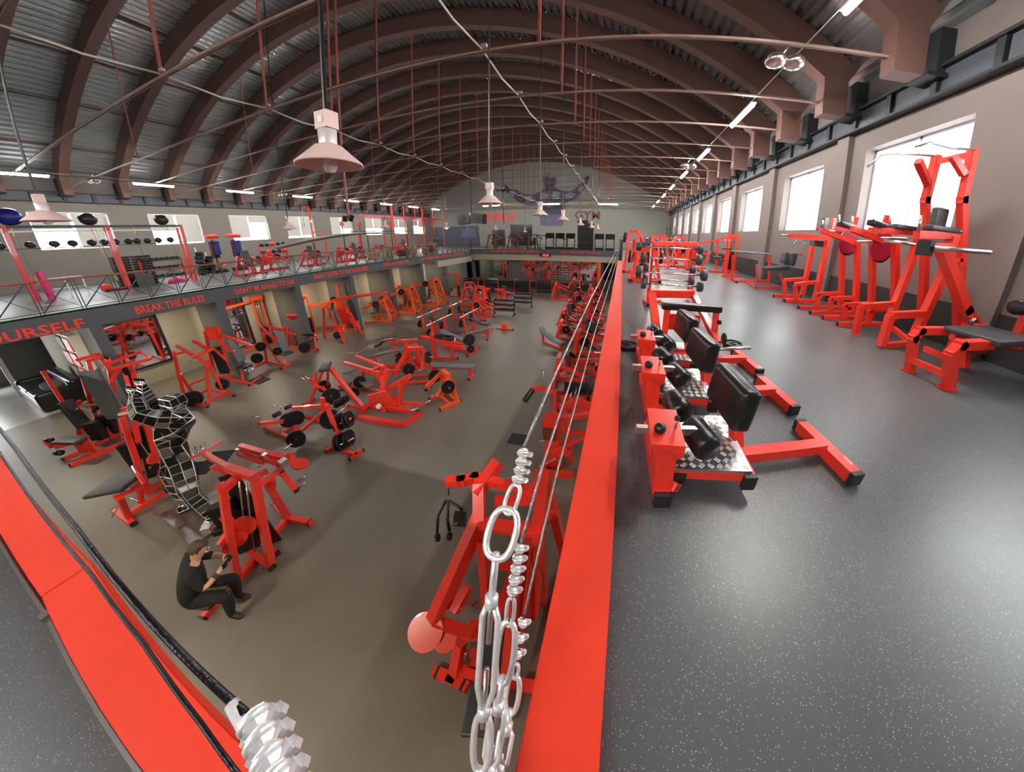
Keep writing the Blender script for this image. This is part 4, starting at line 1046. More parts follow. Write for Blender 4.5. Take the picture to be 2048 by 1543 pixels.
plate((-14.46, 5.69, 0.6), (0.7, -0.7, 0.1), 0.22, 0.08, 'lower black plate of the shoulder press machine')
plate((-14.37, 6.47, 0.6), (0.7, -0.7, 0.1), 0.18, 0.08, 'black plate under the shoulder press backrest')
plate((-14.53, 7.69, 0.25), (0.7, -0.7, 0.1), 0.25, 0.08, 'black plate at the foot of the steep leg press')
plate((-14.18, 9.25, 0.35), (0.7, -0.7, 0.1), 0.2, 0.08, 'black plate at the foot of the slim backrest machine')
g = G('cable_tower', 'orange cable crossover tower in the bay with the wide mirror', 'cable machine', (-18.79, 3.84, 0), m='orange')
g.t('rear_post', [(0.0, 0.0, 0.04), (0.0, 0.0, 2.33)], 0.08)
g.t('front_post', [(0.1, 0.35, 0.0), (0.1, 0.35, 2.43)], 0.09)
g.t('top_box', [(0.0, -0.08, 2.43), (0.1, 0.45, 2.43)], 0.22)
g.t('boom', [(0.0, -0.1, 2.31), (0.0, -1.5, 2.18)], 0.1)
g.t('base_rail', [(0.0, -1.5, 0.05), (0.0, 0.4, 0.05)], 0.08)
g.t('far_post', [(0.0, -1.5, 0.0), (0.0, -1.5, 2.23)], 0.1)
g.bx('stack_cover', (0.02, 0.15, 0.55), (0.16, 0.34, 1.0), None, m='black')
g.rod('guide_rod', [(0.02, 0.1, 1.05), (0.02, 0.1, 2.43)], 0.014)
g.rod('guide_rod', [(0.02, 0.2, 1.05), (0.02, 0.2, 2.43)], 0.014)
g.t('hole_strip', [(0.15, 0.35, 0.2), (0.15, 0.35, 2.33)], 0.02, m='steel')
g.rod('pull_bar', [(0.3, -0.9, 1.83), (0.4, -0.7, 1.93), (0.3, -0.5, 1.83)], 0.014)
g.rod('cable', [(0.3, -0.7, 1.93), (0.1, -0.7, 2.23)], 0.006, m='black')
g = G('cable_tower', 'orange cable tower behind the person in red', 'cable machine', (-18.05, 7.69, 0), m='orange')
g.t('rear_post', [(0.0, 0.0, 0.04), (0.0, 0.0, 2.43)], 0.08)
g.t('front_post', [(0.1, 0.35, 0.0), (0.1, 0.35, 2.53)], 0.09)
g.t('top_box', [(0.0, -0.08, 2.53), (0.1, 0.45, 2.53)], 0.22)
g.t('boom', [(0.0, -0.1, 2.41), (0.0, -1.5, 2.28)], 0.1)
g.t('base_rail', [(0.0, -1.5, 0.05), (0.0, 0.4, 0.05)], 0.08)
g.t('far_post', [(0.0, -1.5, 0.0), (0.0, -1.5, 2.33)], 0.1)
g.bx('stack_cover', (0.02, 0.15, 0.55), (0.16, 0.34, 1.0), None, m='black')
g.rod('guide_rod', [(0.02, 0.1, 1.05), (0.02, 0.1, 2.53)], 0.014)
g.rod('guide_rod', [(0.02, 0.2, 1.05), (0.02, 0.2, 2.53)], 0.014)
g.t('hole_strip', [(0.15, 0.35, 0.2), (0.15, 0.35, 2.43)], 0.02, m='steel')
g.rod('pull_bar', [(0.3, -0.9, 1.93), (0.4, -0.7, 2.03), (0.3, -0.5, 1.93)], 0.014)
g.rod('cable', [(0.3, -0.7, 2.03), (0.1, -0.7, 2.33)], 0.006, m='black')
g = G('cable_tower', 'orange cable tower in the third bay', 'cable machine', (-18.77, 11.45, 0), m='orange')
g.t('rear_post', [(0.0, 0.0, 0.04), (0.0, 0.0, 2.2)], 0.08)
g.t('front_post', [(0.1, 0.35, 0.0), (0.1, 0.35, 2.3)], 0.09)
g.t('top_box', [(0.0, -0.08, 2.3), (0.1, 0.45, 2.3)], 0.22)
g.t('boom', [(0.0, -0.1, 2.18), (0.0, -1.5, 2.05)], 0.1)
g.t('base_rail', [(0.0, -1.5, 0.05), (0.0, 0.4, 0.05)], 0.08)
g.t('far_post', [(0.0, -1.5, 0.0), (0.0, -1.5, 2.1)], 0.1)
g.bx('stack_cover', (0.02, 0.15, 0.55), (0.16, 0.34, 1.0), None, m='black')
g.rod('guide_rod', [(0.02, 0.1, 1.05), (0.02, 0.1, 2.3)], 0.014)
g.rod('guide_rod', [(0.02, 0.2, 1.05), (0.02, 0.2, 2.3)], 0.014)
g.t('hole_strip', [(0.15, 0.35, 0.2), (0.15, 0.35, 2.2)], 0.02, m='steel')
g.rod('pull_bar', [(0.3, -0.9, 1.7), (0.4, -0.7, 1.8), (0.3, -0.5, 1.7)], 0.014)
g.rod('cable', [(0.3, -0.7, 1.8), (0.1, -0.7, 2.1)], 0.006, m='black')
g = G('pull_up_dip_tower', 'tall red dip and pull-up tower standing before the nearest right window', 'gym machine', (4.14, 3.65, 3.65))
g.t('front_leg', [(-0.01, 0.53, 0.04), (-0.05, 0.54, 0.53)], 0.09)
g.t('step', [(-0.05, 0.54, 0.53), (0.58, 0.54, 0.61)], 0.09)
g.t('main_leg', [(0.58, 0.54, 0.19), (0.75, 0.54, 1.78)], 0.1)
g.t('front_leg', [(0.0, 0.0, 0.04), (0.02, 0.03, 0.53)], 0.1)
g.t('step', [(0.02, 0.03, 0.53), (0.72, 0.03, 0.6)], 0.1)
g.t('main_leg', [(0.6, 0.03, 0.22), (0.78, 0.03, 1.35), (0.75, 0.03, 1.72)], 0.11)
g.t('base_cross', [(0.74, 0.54, 0.19), (0.67, 0.03, 0.07)], 0.07)
g.t('base_rail', [(0.13, 0.03, 0.04), (0.67, 0.03, 0.12)], 0.08)
g.t('rear_post', [(1.19, 0.5, 0.51), (0.65, 0.5, 2.31), (0.69, 0.5, 2.94)], 0.1)
g.t('rear_post', [(1.4, 0.1, 0.64), (0.83, 0.1, 2.3), (0.82, 0.1, 2.96)], 0.1)
g.t('top_cross', [(0.69, 0.5, 2.88), (0.87, 0.1, 2.94)], 0.09)
g.t('corner_brace', [(0.66, 0.5, 2.53), (0.21, 0.35, 2.81)], 0.09)
g.t('corner_brace', [(0.76, 0.1, 2.64), (0.55, 0.15, 2.88)], 0.08)
g.t('arm_rail', [(0.11, 0.05, 1.73), (0.84, 0.05, 1.8)], 0.11)
g.t('arm_rail', [(0.04, 0.55, 1.77), (0.7, 0.55, 1.82)], 0.1)
g.pad('arm_pad', (0.54, 0.05, 1.85), (0.6, 0.16, 0.08), (0, 0, 0.05))
g.pad('arm_pad', (0.42, 0.55, 1.86), (0.5, 0.16, 0.08), (0, 0, 0.05))
g.pad('back_pad', (0.68, 0.25, 2.0), (0.3, 0.1, 0.36), (0, 0, 0.2))
g.rod('dip_handle', [(0.07, 0.0, 1.77), (0.06, 0.0, 1.99)], 0.02, m='steel')
g.rod('dip_handle', [(-0.21, 0.25, 1.6), (0.08, 0.0, 1.59)], 0.022)
g.rod('pull_up_bar', [(-0.45, 0.55, 2.69), (-0.25, 0.55, 2.87), (0.08, 0.55, 2.94), (0.59, 0.45, 2.96)], 0.018, m='steel')
g.rod('pull_up_bar', [(-0.31, -0.05, 2.84), (-0.08, -0.05, 2.92), (0.28, -0.05, 2.9), (0.78, 0.05, 2.97)], 0.018, m='steel')
g.rod('bolt_cap', [(0.79, 0.0, 1.85), (0.82, 0.0, 1.85)], 0.022)
g.rod('bolt_cap', [(0.8, 0.0, 1.67), (0.83, 0.0, 1.67)], 0.022)
g = G('back_extension_bench', 'red bench at the right edge with a wide black pad and angled front legs', 'gym machine', (3.9, 2.44, 3.65))
g.t('front_leg', [(-0.06, 0.44, 0.04), (-0.19, 0.44, 0.44), (-0.13, 0.44, 0.54), (0.23, 0.44, 0.56)], 0.09)
g.t('front_leg', [(-0.01, -0.01, 0.04), (-0.15, 0.0, 0.42), (-0.08, 0.0, 0.53), (0.31, 0.0, 0.56)], 0.1)
g.t('cross_bar', [(-0.16, 0.41, 0.17), (-0.07, 0.02, 0.16)], 0.07)
g.t('under_rail', [(0.28, 0.6, 0.25), (0.27, 0.26, 0.25)], 0.07)
g.t('rear_post', [(0.94, 0.5, 0.04), (0.91, 0.63, 0.5)], 0.09)
g.t('rear_post', [(0.9, 0.7, 0.0), (0.9, 0.7, 0.5)], 0.1)
g.t('bed_rail', [(0.39, 0.42, 0.5), (1.2, 0.21, 0.5)], 0.09)
g.pad('wide_pad', (0.72, 0.24, 0.6), (1.0, 0.55, 0.07), (0, 0, 0.2), m='pad')
g.roll('ankle_roller', (1.1, 0.35, 0.95), (1.6, 0.35, 0.95), 0.1)
g.t('roller_post', [(1.25, 0.3, 0.5), (1.25, 0.3, 0.95)], 0.08)
g.bx('foot_plate', (-0.1, 0.41, 0.01), (0.14, 0.12, 0.015), None)
g.bx('foot_plate', (-0.04, -0.03, 0.01), (0.15, 0.13, 0.015), None)
g = G('belt_squat_machine', 'red slanted post machine with a long grey loading bar pointing at the wall', 'gym machine', (5.84, 3.73, 3.65))
g.t('slanted_post', [(-0.28, -0.38, 0.41), (-0.77, -0.38, 0.76), (-1.46, -0.38, 1.49)], 0.13)
g.t('head_block', [(-1.72, -0.38, 1.55), (-1.4, -0.38, 1.58)], 0.12)
g.bx('stop_pad', (-1.8, -0.38, 1.54), (0.1, 0.16, 0.2), (0, 0, 0.2), m='kick')
g.rod('loading_bar', [(-1.78, -0.48, 1.55), (-1.45, -0.58, 1.56), (-1.14, -0.68, 1.57)], 0.03, m='steel')
g.t('rear_leg', [(-1.26, -0.28, 1.42), (-0.75, -0.23, 0.87), (-0.44, -0.23, 0.17)], 0.09)
g.t('base_rail', [(-0.5, -0.28, 0.14), (-0.06, -0.38, 0.16)], 0.1)
g.bx('base_plate', (-0.45, -0.38, 0.43), (0.3, 0.2, 0.3), (0, 0, 0.1))
g.rod('adjust_knob', [(-0.74, -0.48, 0.64), (-0.65, -0.48, 0.64)], 0.04)
g.rod('adjust_knob', [(-0.67, -0.48, 0.55), (-0.57, -0.48, 0.54)], 0.03)
g.t('side_hook', [(-0.88, -0.08, 1.43), (-0.74, -0.08, 1.45), (-0.64, -0.08, 1.15)], 0.05)
g = G('calf_raise_machine', 'second red standing calf machine from the pull-up tower, round magenta cam on top', 'gym machine', (4.2, 6.02, 3.65))
g.t('base_rail', [(0.0, 0.0, 0.04), (1.13, -0.12, 0.14)], 0.07, cap=True)
g.t('base_rail', [(-0.01, -0.46, 0.04), (1.13, -0.57, 0.14)], 0.07, cap=True)
g.t('step_leg', [(0.39, -0.12, 0.11), (0.32, -0.12, 0.4)], 0.08)
g.t('step', [(0.32, -0.12, 0.4), (0.92, -0.12, 0.46)], 0.08)
g.t('step_leg', [(0.39, -0.57, 0.12), (0.32, -0.57, 0.4)], 0.08)
g.t('step', [(0.32, -0.57, 0.4), (0.91, -0.57, 0.46)], 0.08)
g.t('upright', [(1.01, -0.12, 0.13), (0.66, -0.12, 1.64)], 0.1)
g.t('upright', [(1.01, -0.57, 0.15), (0.64, -0.57, 1.63)], 0.1)
g.t('lever_arm', [(-0.25, -0.57, 1.77), (0.68, -0.57, 1.57)], 0.09)
g.t('lever_arm', [(0.46, -0.12, 1.87), (0.97, -0.12, 1.86)], 0.1)
g.cam('cam_disc', (0.54, -0.44, 1.6), (0.15, -1, 0), 0.24, th=0.04, m='magenta')
g.cam('cam_rim', (0.62, -0.38, 1.57), (0.15, -1, 0), 0.255, th=0.025, m='black')
g.rod('handle', [(0.52, -0.12, 1.94), (0.48, -0.12, 2.17)], 0.018, m='steel')
g.rod('handle', [(0.46, -0.57, 1.91), (0.43, -0.57, 2.11)], 0.018, m='steel')
g.rod('plate_horn', [(0.53, -0.67, 1.62), (1.05, -0.77, 1.66)], 0.025, m='steel')
g.pad('shoulder_pad', (0.32, -0.57, 1.91), (0.42, 0.14, 0.1), (0, 0.1, 0.2), m='leather')
g.bx('back_plate', (0.88, -0.12, 2.04), (0.12, 0.06, 0.25), (0.2, 0, 0))
g = G('calf_raise_machine', 'red standing calf machine with round magenta cam right beside the pull-up tower', 'gym machine', (4.23, 5.2, 3.65))
g.t('base_rail', [(0.0, 0.0, 0.04), (0.85, -0.28, 0.17)], 0.07, cap=True)
g.t('base_rail', [(0.0, -0.43, 0.04), (0.83, -0.7, 0.17)], 0.07, cap=True)
g.t('step_leg', [(0.28, -0.28, 0.1), (0.19, -0.28, 0.39)], 0.08)
g.t('step', [(0.19, -0.28, 0.39), (0.78, -0.28, 0.45)], 0.08)
g.t('step_leg', [(0.42, -0.7, 0.14), (0.36, -0.7, 0.41)], 0.08)
g.t('step', [(0.36, -0.7, 0.41), (0.87, -0.7, 0.49)], 0.08)
g.t('upright', [(0.87, -0.28, 0.17), (0.46, -0.28, 1.65)], 0.1)
g.t('upright', [(0.97, -0.7, 0.22), (0.53, -0.7, 1.66)], 0.1)
g.t('lever_arm', [(-0.38, -0.7, 1.77), (0.27, -0.7, 1.63)], 0.09)
g.t('lever_arm', [(0.37, -0.28, 1.83), (0.9, -0.28, 1.86)], 0.1)
g.cam('cam_disc', (0.39, -0.59, 1.55), (0.15, -1, 0), 0.26, th=0.04, m='magenta')
g.cam('cam_rim', (0.47, -0.53, 1.53), (0.15, -1, 0), 0.275, th=0.025, m='black')
g.rod('handle', [(0.42, -0.28, 1.89), (0.39, -0.28, 2.08)], 0.018, m='steel')
g.rod('handle', [(0.36, -0.7, 1.89), (0.33, -0.7, 2.06)], 0.018, m='steel')
g.rod('plate_horn', [(0.12, -0.8, 1.67), (0.53, -0.9, 1.7)], 0.025, m='steel')
g.pad('shoulder_pad', (0.11, -0.7, 1.89), (0.42, 0.14, 0.1), (0, 0.1, 0.2), m='leather')
g.bx('back_plate', (0.68, -0.28, 2.01), (0.12, 0.06, 0.25), (0.2, 0, 0))
g = G('standing_press_machine', 'red slanted machine with boxed black pads, left of the two calf machines', 'gym machine', (4.27, 6.74, 3.65))
g.t('base_rail', [(-0.04, -0.06, 0.04), (0.77, -0.14, 0.1)], 0.09, cap=True)
g.t('base_rail', [(-0.02, 0.52, 0.04), (0.67, 0.36, 0.11)], 0.08, cap=True)
g.t('main_leg', [(0.76, -0.14, 0.13), (0.77, -0.14, 1.66)], 0.1)
g.t('main_leg', [(0.72, 0.36, 0.14), (0.74, 0.36, 1.64)], 0.1)
g.t('step_leg', [(0.23, -0.14, 0.09), (0.12, -0.14, 0.47)], 0.08)
g.t('step', [(0.11, -0.14, 0.49), (0.68, -0.14, 0.59)], 0.08)
g.t('step_leg', [(0.22, 0.36, 0.08), (0.11, 0.36, 0.48)], 0.08)
g.t('step', [(0.1, 0.36, 0.51), (0.65, 0.36, 0.59)], 0.08)
g.t('top_beam', [(-0.27, -0.14, 1.65), (0.82, -0.14, 1.69)], 0.11)
g.bx('black_box', (0.64, 0.06, 1.53), (0.28, 0.2, 0.14), None, m='pad')
g.t('back_post', [(0.84, -0.14, 1.86), (0.84, -0.14, 2.17)], 0.09)
g.pad('back_pad', (0.62, -0.14, 2.02), (0.22, 0.1, 0.28), (0, 0, 0.3))
g.pad('seat_pad', (0.67, -0.14, 1.88), (0.4, 0.2, 0.06), None)
g.rod('handle', [(-0.48, -0.14, 1.65), (-0.25, -0.14, 1.66)], 0.02, m='steel')
g.rod('handle', [(0.44, -0.34, 1.84), (0.77, -0.34, 1.85)], 0.018, m='steel')
g.rod('handle', [(0.41, -0.34, 1.93), (0.41, -0.34, 2.07)], 0.018, m='steel')
g = G('decline_bench', 'red low bench with grey angled pads and a barbell beside the right wall', 'gym machine', (4.36, 8.54, 3.65))
g.t('base_rail', [(0.0, 0.0, 0.04), (0.84, 0.06, 0.1)], 0.06)
g.t('foot_bar', [(0.3, 1.61, 0.04), (0.0, 0.0, 0.04)], 0.06, cap=True)
g.t('base_rail', [(0.39, 0.86, 0.13), (0.9, 0.86, 0.2)], 0.05)
g.t('post', [(0.45, 0.86, 0.13), (0.32, 0.86, 0.69)], 0.06)
g.t('post', [(0.78, 0.66, 0.12), (0.68, 0.66, 0.73)], 0.06)
g.pad('bench_pad', (0.59, 0.06, 0.7), (0.8, 0.3, 0.12), (0, -0.1, 0.1))
g.pad('back_pad', (1.03, 0.06, 1.02), (0.2, 0.4, 0.42), (0, 0.1, 0.1))
g.pad('head_pad', (0.8, 0.06, 1.05), (0.12, 0.25, 0.34), (0, 0.1, 0.1))
g.t('handle_frame', [(1.01, 0.06, 1.19), (1.4, 0.06, 1.19)], 0.05)
g.rod('handle', [(1.01, 0.06, 1.38), (1.11, 0.06, 1.62)], 0.015)
g.rod('handle', [(1.36, 0.06, 1.36), (1.45, 0.06, 1.65)], 0.015)
g.t('leg', [(1.05, 0.06, 0.11), (0.76, 0.06, 0.52)], 0.07)
g = G('glute_bench', 'red trestle bench with a long thin grey top between the barbell rack and wall', 'gym machine', (4.1, 9.92, 3.65))
g.t('upright', [(0.0, 0.0, 0.04), (-0.11, -0.02, 0.95)], 0.08)
g.t('upright', [(1.15, -0.52, 0.09), (0.99, -0.52, 1.06)], 0.07)
g.t('foot_bar', [(0.27, 1.13, 0.04), (-0.01, -0.44, 0.04)], 0.08, cap=True)
g.t('base_rail', [(0.07, -0.02, 0.01), (1.13, -0.42, 0.15)], 0.07)
g.pad('top_pad', (0.41, -0.32, 1.09), (1.35, 0.3, 0.06), (0, 0, -0.1), m='padgrey')
g.t('stem', [(-0.02, 0.58, 0.02), (-0.19, 0.58, 0.99)], 0.06)
g.t('stem_foot', [(-0.11, 0.78, 0.07), (0.44, 0.38, 0.14)], 0.06)
g.pad('small_pad', (-0.17, 0.58, 1.15), (0.35, 0.25, 0.06), (0, 0, 0))
g = G('barbell_rack', 'red upright rack holding four fixed barbells at the start of the right gallery', 'barbell rack', (0.57, 5.38, 3.65))
g.t('upright', [(0.01, 0.09, 0.04), (0.0, 0.0, 1.26)], 0.07)
g.t('upright', [(1.09, 0.82, 0.04), (1.09, 0.82, 1.29)], 0.07)
g.t('inner_upright', [(1.04, 0.97, 0.04), (1.04, 0.97, 1.25)], 0.06)
g.t('top_beam', [(0.0, 0.0, 1.26), (1.09, 0.82, 1.29)], 0.08)
g.t('foot', [(-0.01, 0.55, 0.04), (0.01, -0.08, 0.04)], 0.08, cap=True)
g.t('base_rail', [(0.05, 0.23, 0.04), (0.31, 0.38, 0.04)], 0.06)
g.t('guard_strip', [(-0.03, -0.08, 1.25), (-0.03, -0.08, 0.4)], 0.02, m='white')
g.t('guard_strip', [(1.09, 0.72, 1.28), (1.09, 0.72, 0.25)], 0.02, m='white')

# barbells on the rack, plates lying on the gallery floor
def barbell(loc, L, r, lab, rz=0.0, pr=.1, group=None):
    o = thing('barbell', lab, 'barbell', loc, rz, group)
    bm = bmesh.new(); tubeg(bm, [(-L / 2, 0, 0), (L / 2, 0, 0)], r, 8); obj('bar', bm, 'chrome', o, smooth=True)
    for s in (-1, 1):
        bm = bmesh.new(); lathe(bm, [(0, -.05), (pr * .9, -.05), (pr, -.035), (pr, .035), (pr * .9, .05), (0, .05)], axM((s * (L / 2 - .02), 0, 0), (1, 0, 0)), 20); obj('weight_head', bm, 'pad', o, smooth=True)
    return o
barbell((.88, 5.22, 4.85), 1.2, .016, 'top fixed barbell on the red upright rack', pr=.08)
barbell((.94, 5.3, 4.64), 1.12, .016, 'second fixed barbell down on the red upright rack', pr=.1)
barbell((.94, 5.12, 4.38), 1.28, .016, 'third fixed barbell down, the longest, on the red rack', pr=.11)
barbell((.99, 5.22, 4.14), 1.14, .016, 'lowest fixed barbell on the red upright rack', pr=.1)
for y_, z_ in ((5.6, 4.42), (5.6, 4.18)): barbell((.98, y_, z_), 1.0, .014, 'fixed barbell on the rear side of the red rack', pr=.09, group='barbells on the rear side of the rack')
plate((.13, 3.15, ZU + .03), (0, 0, 1), .13, .05, 'black plate lying by the balcony kerb left of the rollers')
plate((1.57, 3.41, ZU + .03), (0, 0, 1), .13, .06, 'black plate lying alone on the gallery floor right of the bench')

# sissy squat benches: three in a row along the kerb
def sissy(loc, lab):
    g = G('sissy_squat_bench', lab, 'exercise bench', loc, 0)
    g.t('side_foot', [(0.03, -.06, .045), (0.0, .58, .045)], .085, cap=True)
    bm = bmesh.new()
    vs = [(-.02, -.02, .05), (.09, -.02, .05), (.08, 0, .14), (.07, 0, .28), (.10, -.02, .33), (.10, -.02, .40), (-.07, -.02, .40), (-.07, -.02, .33), (-.03, 0, .28)]
    a = [bm.verts.new(v) for v in vs]; b = [bm.verts.new((v[0], v[1] + .3, v[2])) for v in vs]
    bm.faces.new(a); bm.faces.new(b[::-1])
    for i in range(len(a)): bm.faces.new((a[i], a[(i + 1) % len(a)], b[(i + 1) % len(a)], b[i]))
    obj('side_column', bm, 'red', g.r)
    g.t('gusset', [(.08, .0, .1), (.12, .04, .05)], .05)
    pl = g.bx('foot_plate', (.3, .3, .165), (.46, .5, .02), m='tread')
    bm = bmesh.new()
    for i in range(9):
        for j in range(10):
            a = 45 if (i + j) % 2 else -45
            M = Matrix.Rotation(R(a), 3, 'Z')
            for q in (-.009, 0, .009):
                off = M @ Vector((0, q, 0))
                box(bm, (.095 + i * .051 + off.x, .08 + j * .049 + off.y, .1765), (.034, .0045, .0035), (0, 0, R(a)))
    obj('tread_pattern', bm, 'white', pl, kind='stuff')
    g.t('plate_frame', [(.08, .07, .13), (.5, .07, .13)], .05); g.t('plate_frame', [(.08, .54, .13), (.5, .54, .13)], .05)
    g.t('plate_frame', [(.52, .03, .11), (.5, .56, .11)], .07, .09, cap=True); g.bx('end_cap', (.11, .045, .12), (.1, .02, .055), m='cap')
    g.t('long_rail', [(.53, .26, .09), (1.2, .36, .09)], .08, .07)
    g.t('t_foot', [(1.27, .1, .055), (1.2, .64, .055)], .085, cap=True)
    g.t('pad_post', [(.55, .3, .09), (.5, .42, .4)], .08, .05)
    g.pad('back_pad', (.48, .43, .43), (.13, .42, .28), (0, .1, .12), m='leather')
    g.rod('knob', [(.53, .3, .33), (.57, .3, .33)], .014, 'black')
    g.t('roller_bar', [(-.14, .12, .37), (.24, .16, .355)], .03, .045, m='steel')
    g.roll('ankle_roller', (.26, .06, .3), (.2, .26, .31), .082); g.roll('ankle_roller', (.17, .36, .31), (.13, .55, .32), .078)
    g.rod('roller_axle', [(.25, .12, .3), (.15, .42, .31)], .018, 'black')
    bm = bmesh.new(); bmesh.ops.create_uvsphere(bm, u_segments=14, v_segments=8, radius=.032, matrix=Matrix.Translation((-.02, .08, .42))); obj('round_knob', bm, 'black', g.r, smooth=True)
    g.rod('pin_lever', [(.07, .12, .4), (.07, .12, .45)], .006, 'steel')
    bm = bmesh.new(); bmesh.ops.create_uvsphere(bm, u_segments=12, v_segments=8, radius=.016, matrix=Matrix.Translation((.07, .12, .46))); obj('pin_knob', bm, 'black', g.r, smooth=True)
    return g.r
s0 = sissy((.27, 1.06, ZU), 'nearest sissy squat bench with two black rollers and a chequer plate')
dup(s0, (.27, 1.79, ZU), 0, 'middle sissy squat bench of the three along the balcony kerb')
dup(s0, (.27, 2.46, ZU), 0, 'farthest sissy squat bench, directly before the red ab bench')
g = G('abdominal_bench', 'red bench with a crosswise black pad and side arms between rollers and barbell rack', 'exercise bench', (.5, 3.3, ZU))
g.t('side_frame', [(0, -.3, .05), (0, .9, .5)], .1); g.t('side_frame', [(.1, 0, .05), (.12, .1, .48)], .07); g.t('side_frame', [(.74, -.05, .05), (.76, .1, .48)], .07)
g.t('top_frame', [(-.02, .95, .5), (.68, 1.0, .52)], .12); g.t('side_frame', [(.68, 1.0, .5), (.74, -.2, .15)], .08); g.t('low_panel', [(.15, .3, .25), (.62, .3, .25)], .05, .22)
g.pad('cross_pad', (.43, .1, .52), (.78, .15, .09), m='leather'); g.t('base_rail', [(-.05, -.45, .05), (.68, -.45, .05)], .08); g.t('base_rail', [(.1, -.6, .16), (.45, -.6, .16)], .08)
g.rod('hand_bar', [(.55, -.55, .22), (1.0, -.5, .24)], .02, 'steel'); g.rod('pulley_disc', [(.7, -.42, .3), (.72, -.42, .3)], .07, 'black'); g.rod('lock_knob', [(.78, -.02, .35), (.78, -.02, .4)], .03, 'black')

# generic machines of the farther rows --------------------------------------
def bench_press(loc, rz, lab, incline=0.0, plates=True, cat='bench press', bar=True, grp=None):
    g = G('bench_press', lab, cat, loc, rz, grp)
    g.t('base_rail', [(0, -.6, .05), (0, .6, .05)], .08); g.t('base_rail', [(-.35, -.6, .05), (.35, -.6, .05)], .08, cap=True); g.t('base_rail', [(-.5, .6, .05), (.5, .6, .05)], .08, cap=True)
    g.t('pad_leg', [(0, -.5, .05), (0, -.5, .4)], .08); g.t('pad_leg', [(0, .35, .05), (0, .35, .4)], .08)
    if incline:
        g.pad('seat', (0, -.4, .45), (.3, .35, .08)); g.pad('backrest', (0, .1, .45 + .35 * math.sin(incline)), (.3, .8, .08), (incline, 0, 0))
    else: g.pad('bench_pad', (0, -.1, .45), (.3, 1.2, .08))
    for s in (-1, 1):
        g.t('upright', [(s * .5, .6, .05), (s * .5, .6, 1.15)], .08); g.t('bar_hook', [(s * .5, .6, 1.0), (s * .5, .45, 1.0)], .05)
        g.rod('plate_horn', [(s * .5, .65, .5), (s * .5, .9, .55)], .022)
    if bar:
        b = Matrix.Rotation(rz, 4, 'Z') @ Vector((0, .46, 1.05)); bl = Vector(loc) + b
        o = thing('barbell', 'long bar racked on the ' + ' '.join(lab.split()[:11]), 'barbell', bl, rz)
        bm = bmesh.new(); tubeg(bm, [(-1.0, 0, 0), (1.0, 0, 0)], .015, 6); obj('bar', bm, 'chrome', o)
        for s in (-1, 1):
            bm = bmesh.new(); tubeg(bm, [(s * .66, 0, 0), (s * 1.0, 0, 0)], .024, 8); obj('sleeve', bm, 'chrome', o)
    if plates:
        for s in (-1, 1):
            d = Matrix.Rotation(rz, 4, 'Z') @ Vector((s * .5, .75, .55)); ax = Matrix.Rotation(rz, 3, 'Z') @ Vector((0, 1, .1))
            plate(tuple(Vector(loc) + d), tuple(ax), .21, .07, 'plate on the ' + ' '.join(lab.split()[:13]), 'plates on the ' + lab)
    return g.r
def lever(loc, rz, lab, h=1.5, w=.9, d=1.3, plates=1, m='red', seat=True, name='lever_machine', pm='pad', tw=.1):
    g = G(name, lab, 'gym machine', loc, rz, m=m)
    for s in (-1, 1): g.t('base_rail', [(s * w / 2, -d / 2, .05), (s * w / 2, d / 2, .05)], tw, cap=True)
    g.t('cross_rail', [(-w / 2, 0, .05), (w / 2, 0, .05)], .07); g.t('cross_rail', [(-w / 2, d / 2 - .1, .05), (w / 2, d / 2 - .1, .05)], .07)
    for s in (-1, 1):
        g.t('upright', [(s * w / 2, d / 2 - .1, .05), (s * w * .28, d / 4, h)], tw)
        g.t('lever_arm', [(s * w * .35, d / 4, h - .08), (s * w * .5, -d / 2, h - .45)], tw)
        g.rod('hand_grip', [(s * w * .5, -d / 2, h - .45), (s * w * .5, -d / 2 - .1, h - .4), (s * w * .3, -d / 2 - .12, h - .4)], .016)
        g.rod('plate_horn', [(s * w * .42, 0, h - .25), (s * (w * .42 + .28), 0, h - .22)], .022)
    g.t('top_beam', [(-w * .3, d / 4, h), (w * .3, d / 4, h)], tw * 1.2)
    for s in (-1, 1): g.bx('gusset_plate', (s * w * .36, d / 4 + .04, h * .62), (.03, .22, .35), (0, s * .1, 0))
    g.t('counter_beam', [(0, d / 2 - .1, h * .35), (0, -d / 4 + .3, h * .8)], tw)
    if seat:
        g.t('seat_post', [(0, -d / 4, .05), (0, -d / 4, .45)], .08); g.pad('seat', (0, -d / 4, .5), (.36, .38, .08), m=pm); g.pad('backrest', (0, -d / 4 + .28, .9), (.3, .09, .7), (-.15, 0, 0), m=pm)
        g.t('back_post', [(0, -d / 4 + .32, .05), (0, -d / 4 + .4, 1.1)], .06)
    for k in range(plates):
        s = -1 if k % 2 else 1
        dd = Matrix.Rotation(rz, 4, 'Z') @ Vector((s * (w * .42 + .14), 0, h - .235)); ax = Matrix.Rotation(rz, 3, 'Z') @ Vector((1, 0, .1))
        plate(tuple(Vector(loc) + dd), tuple(ax), .21, .07, 'plate on the ' + ' '.join(lab.split()[:13]), 'plates on the ' + lab)
    return g.r
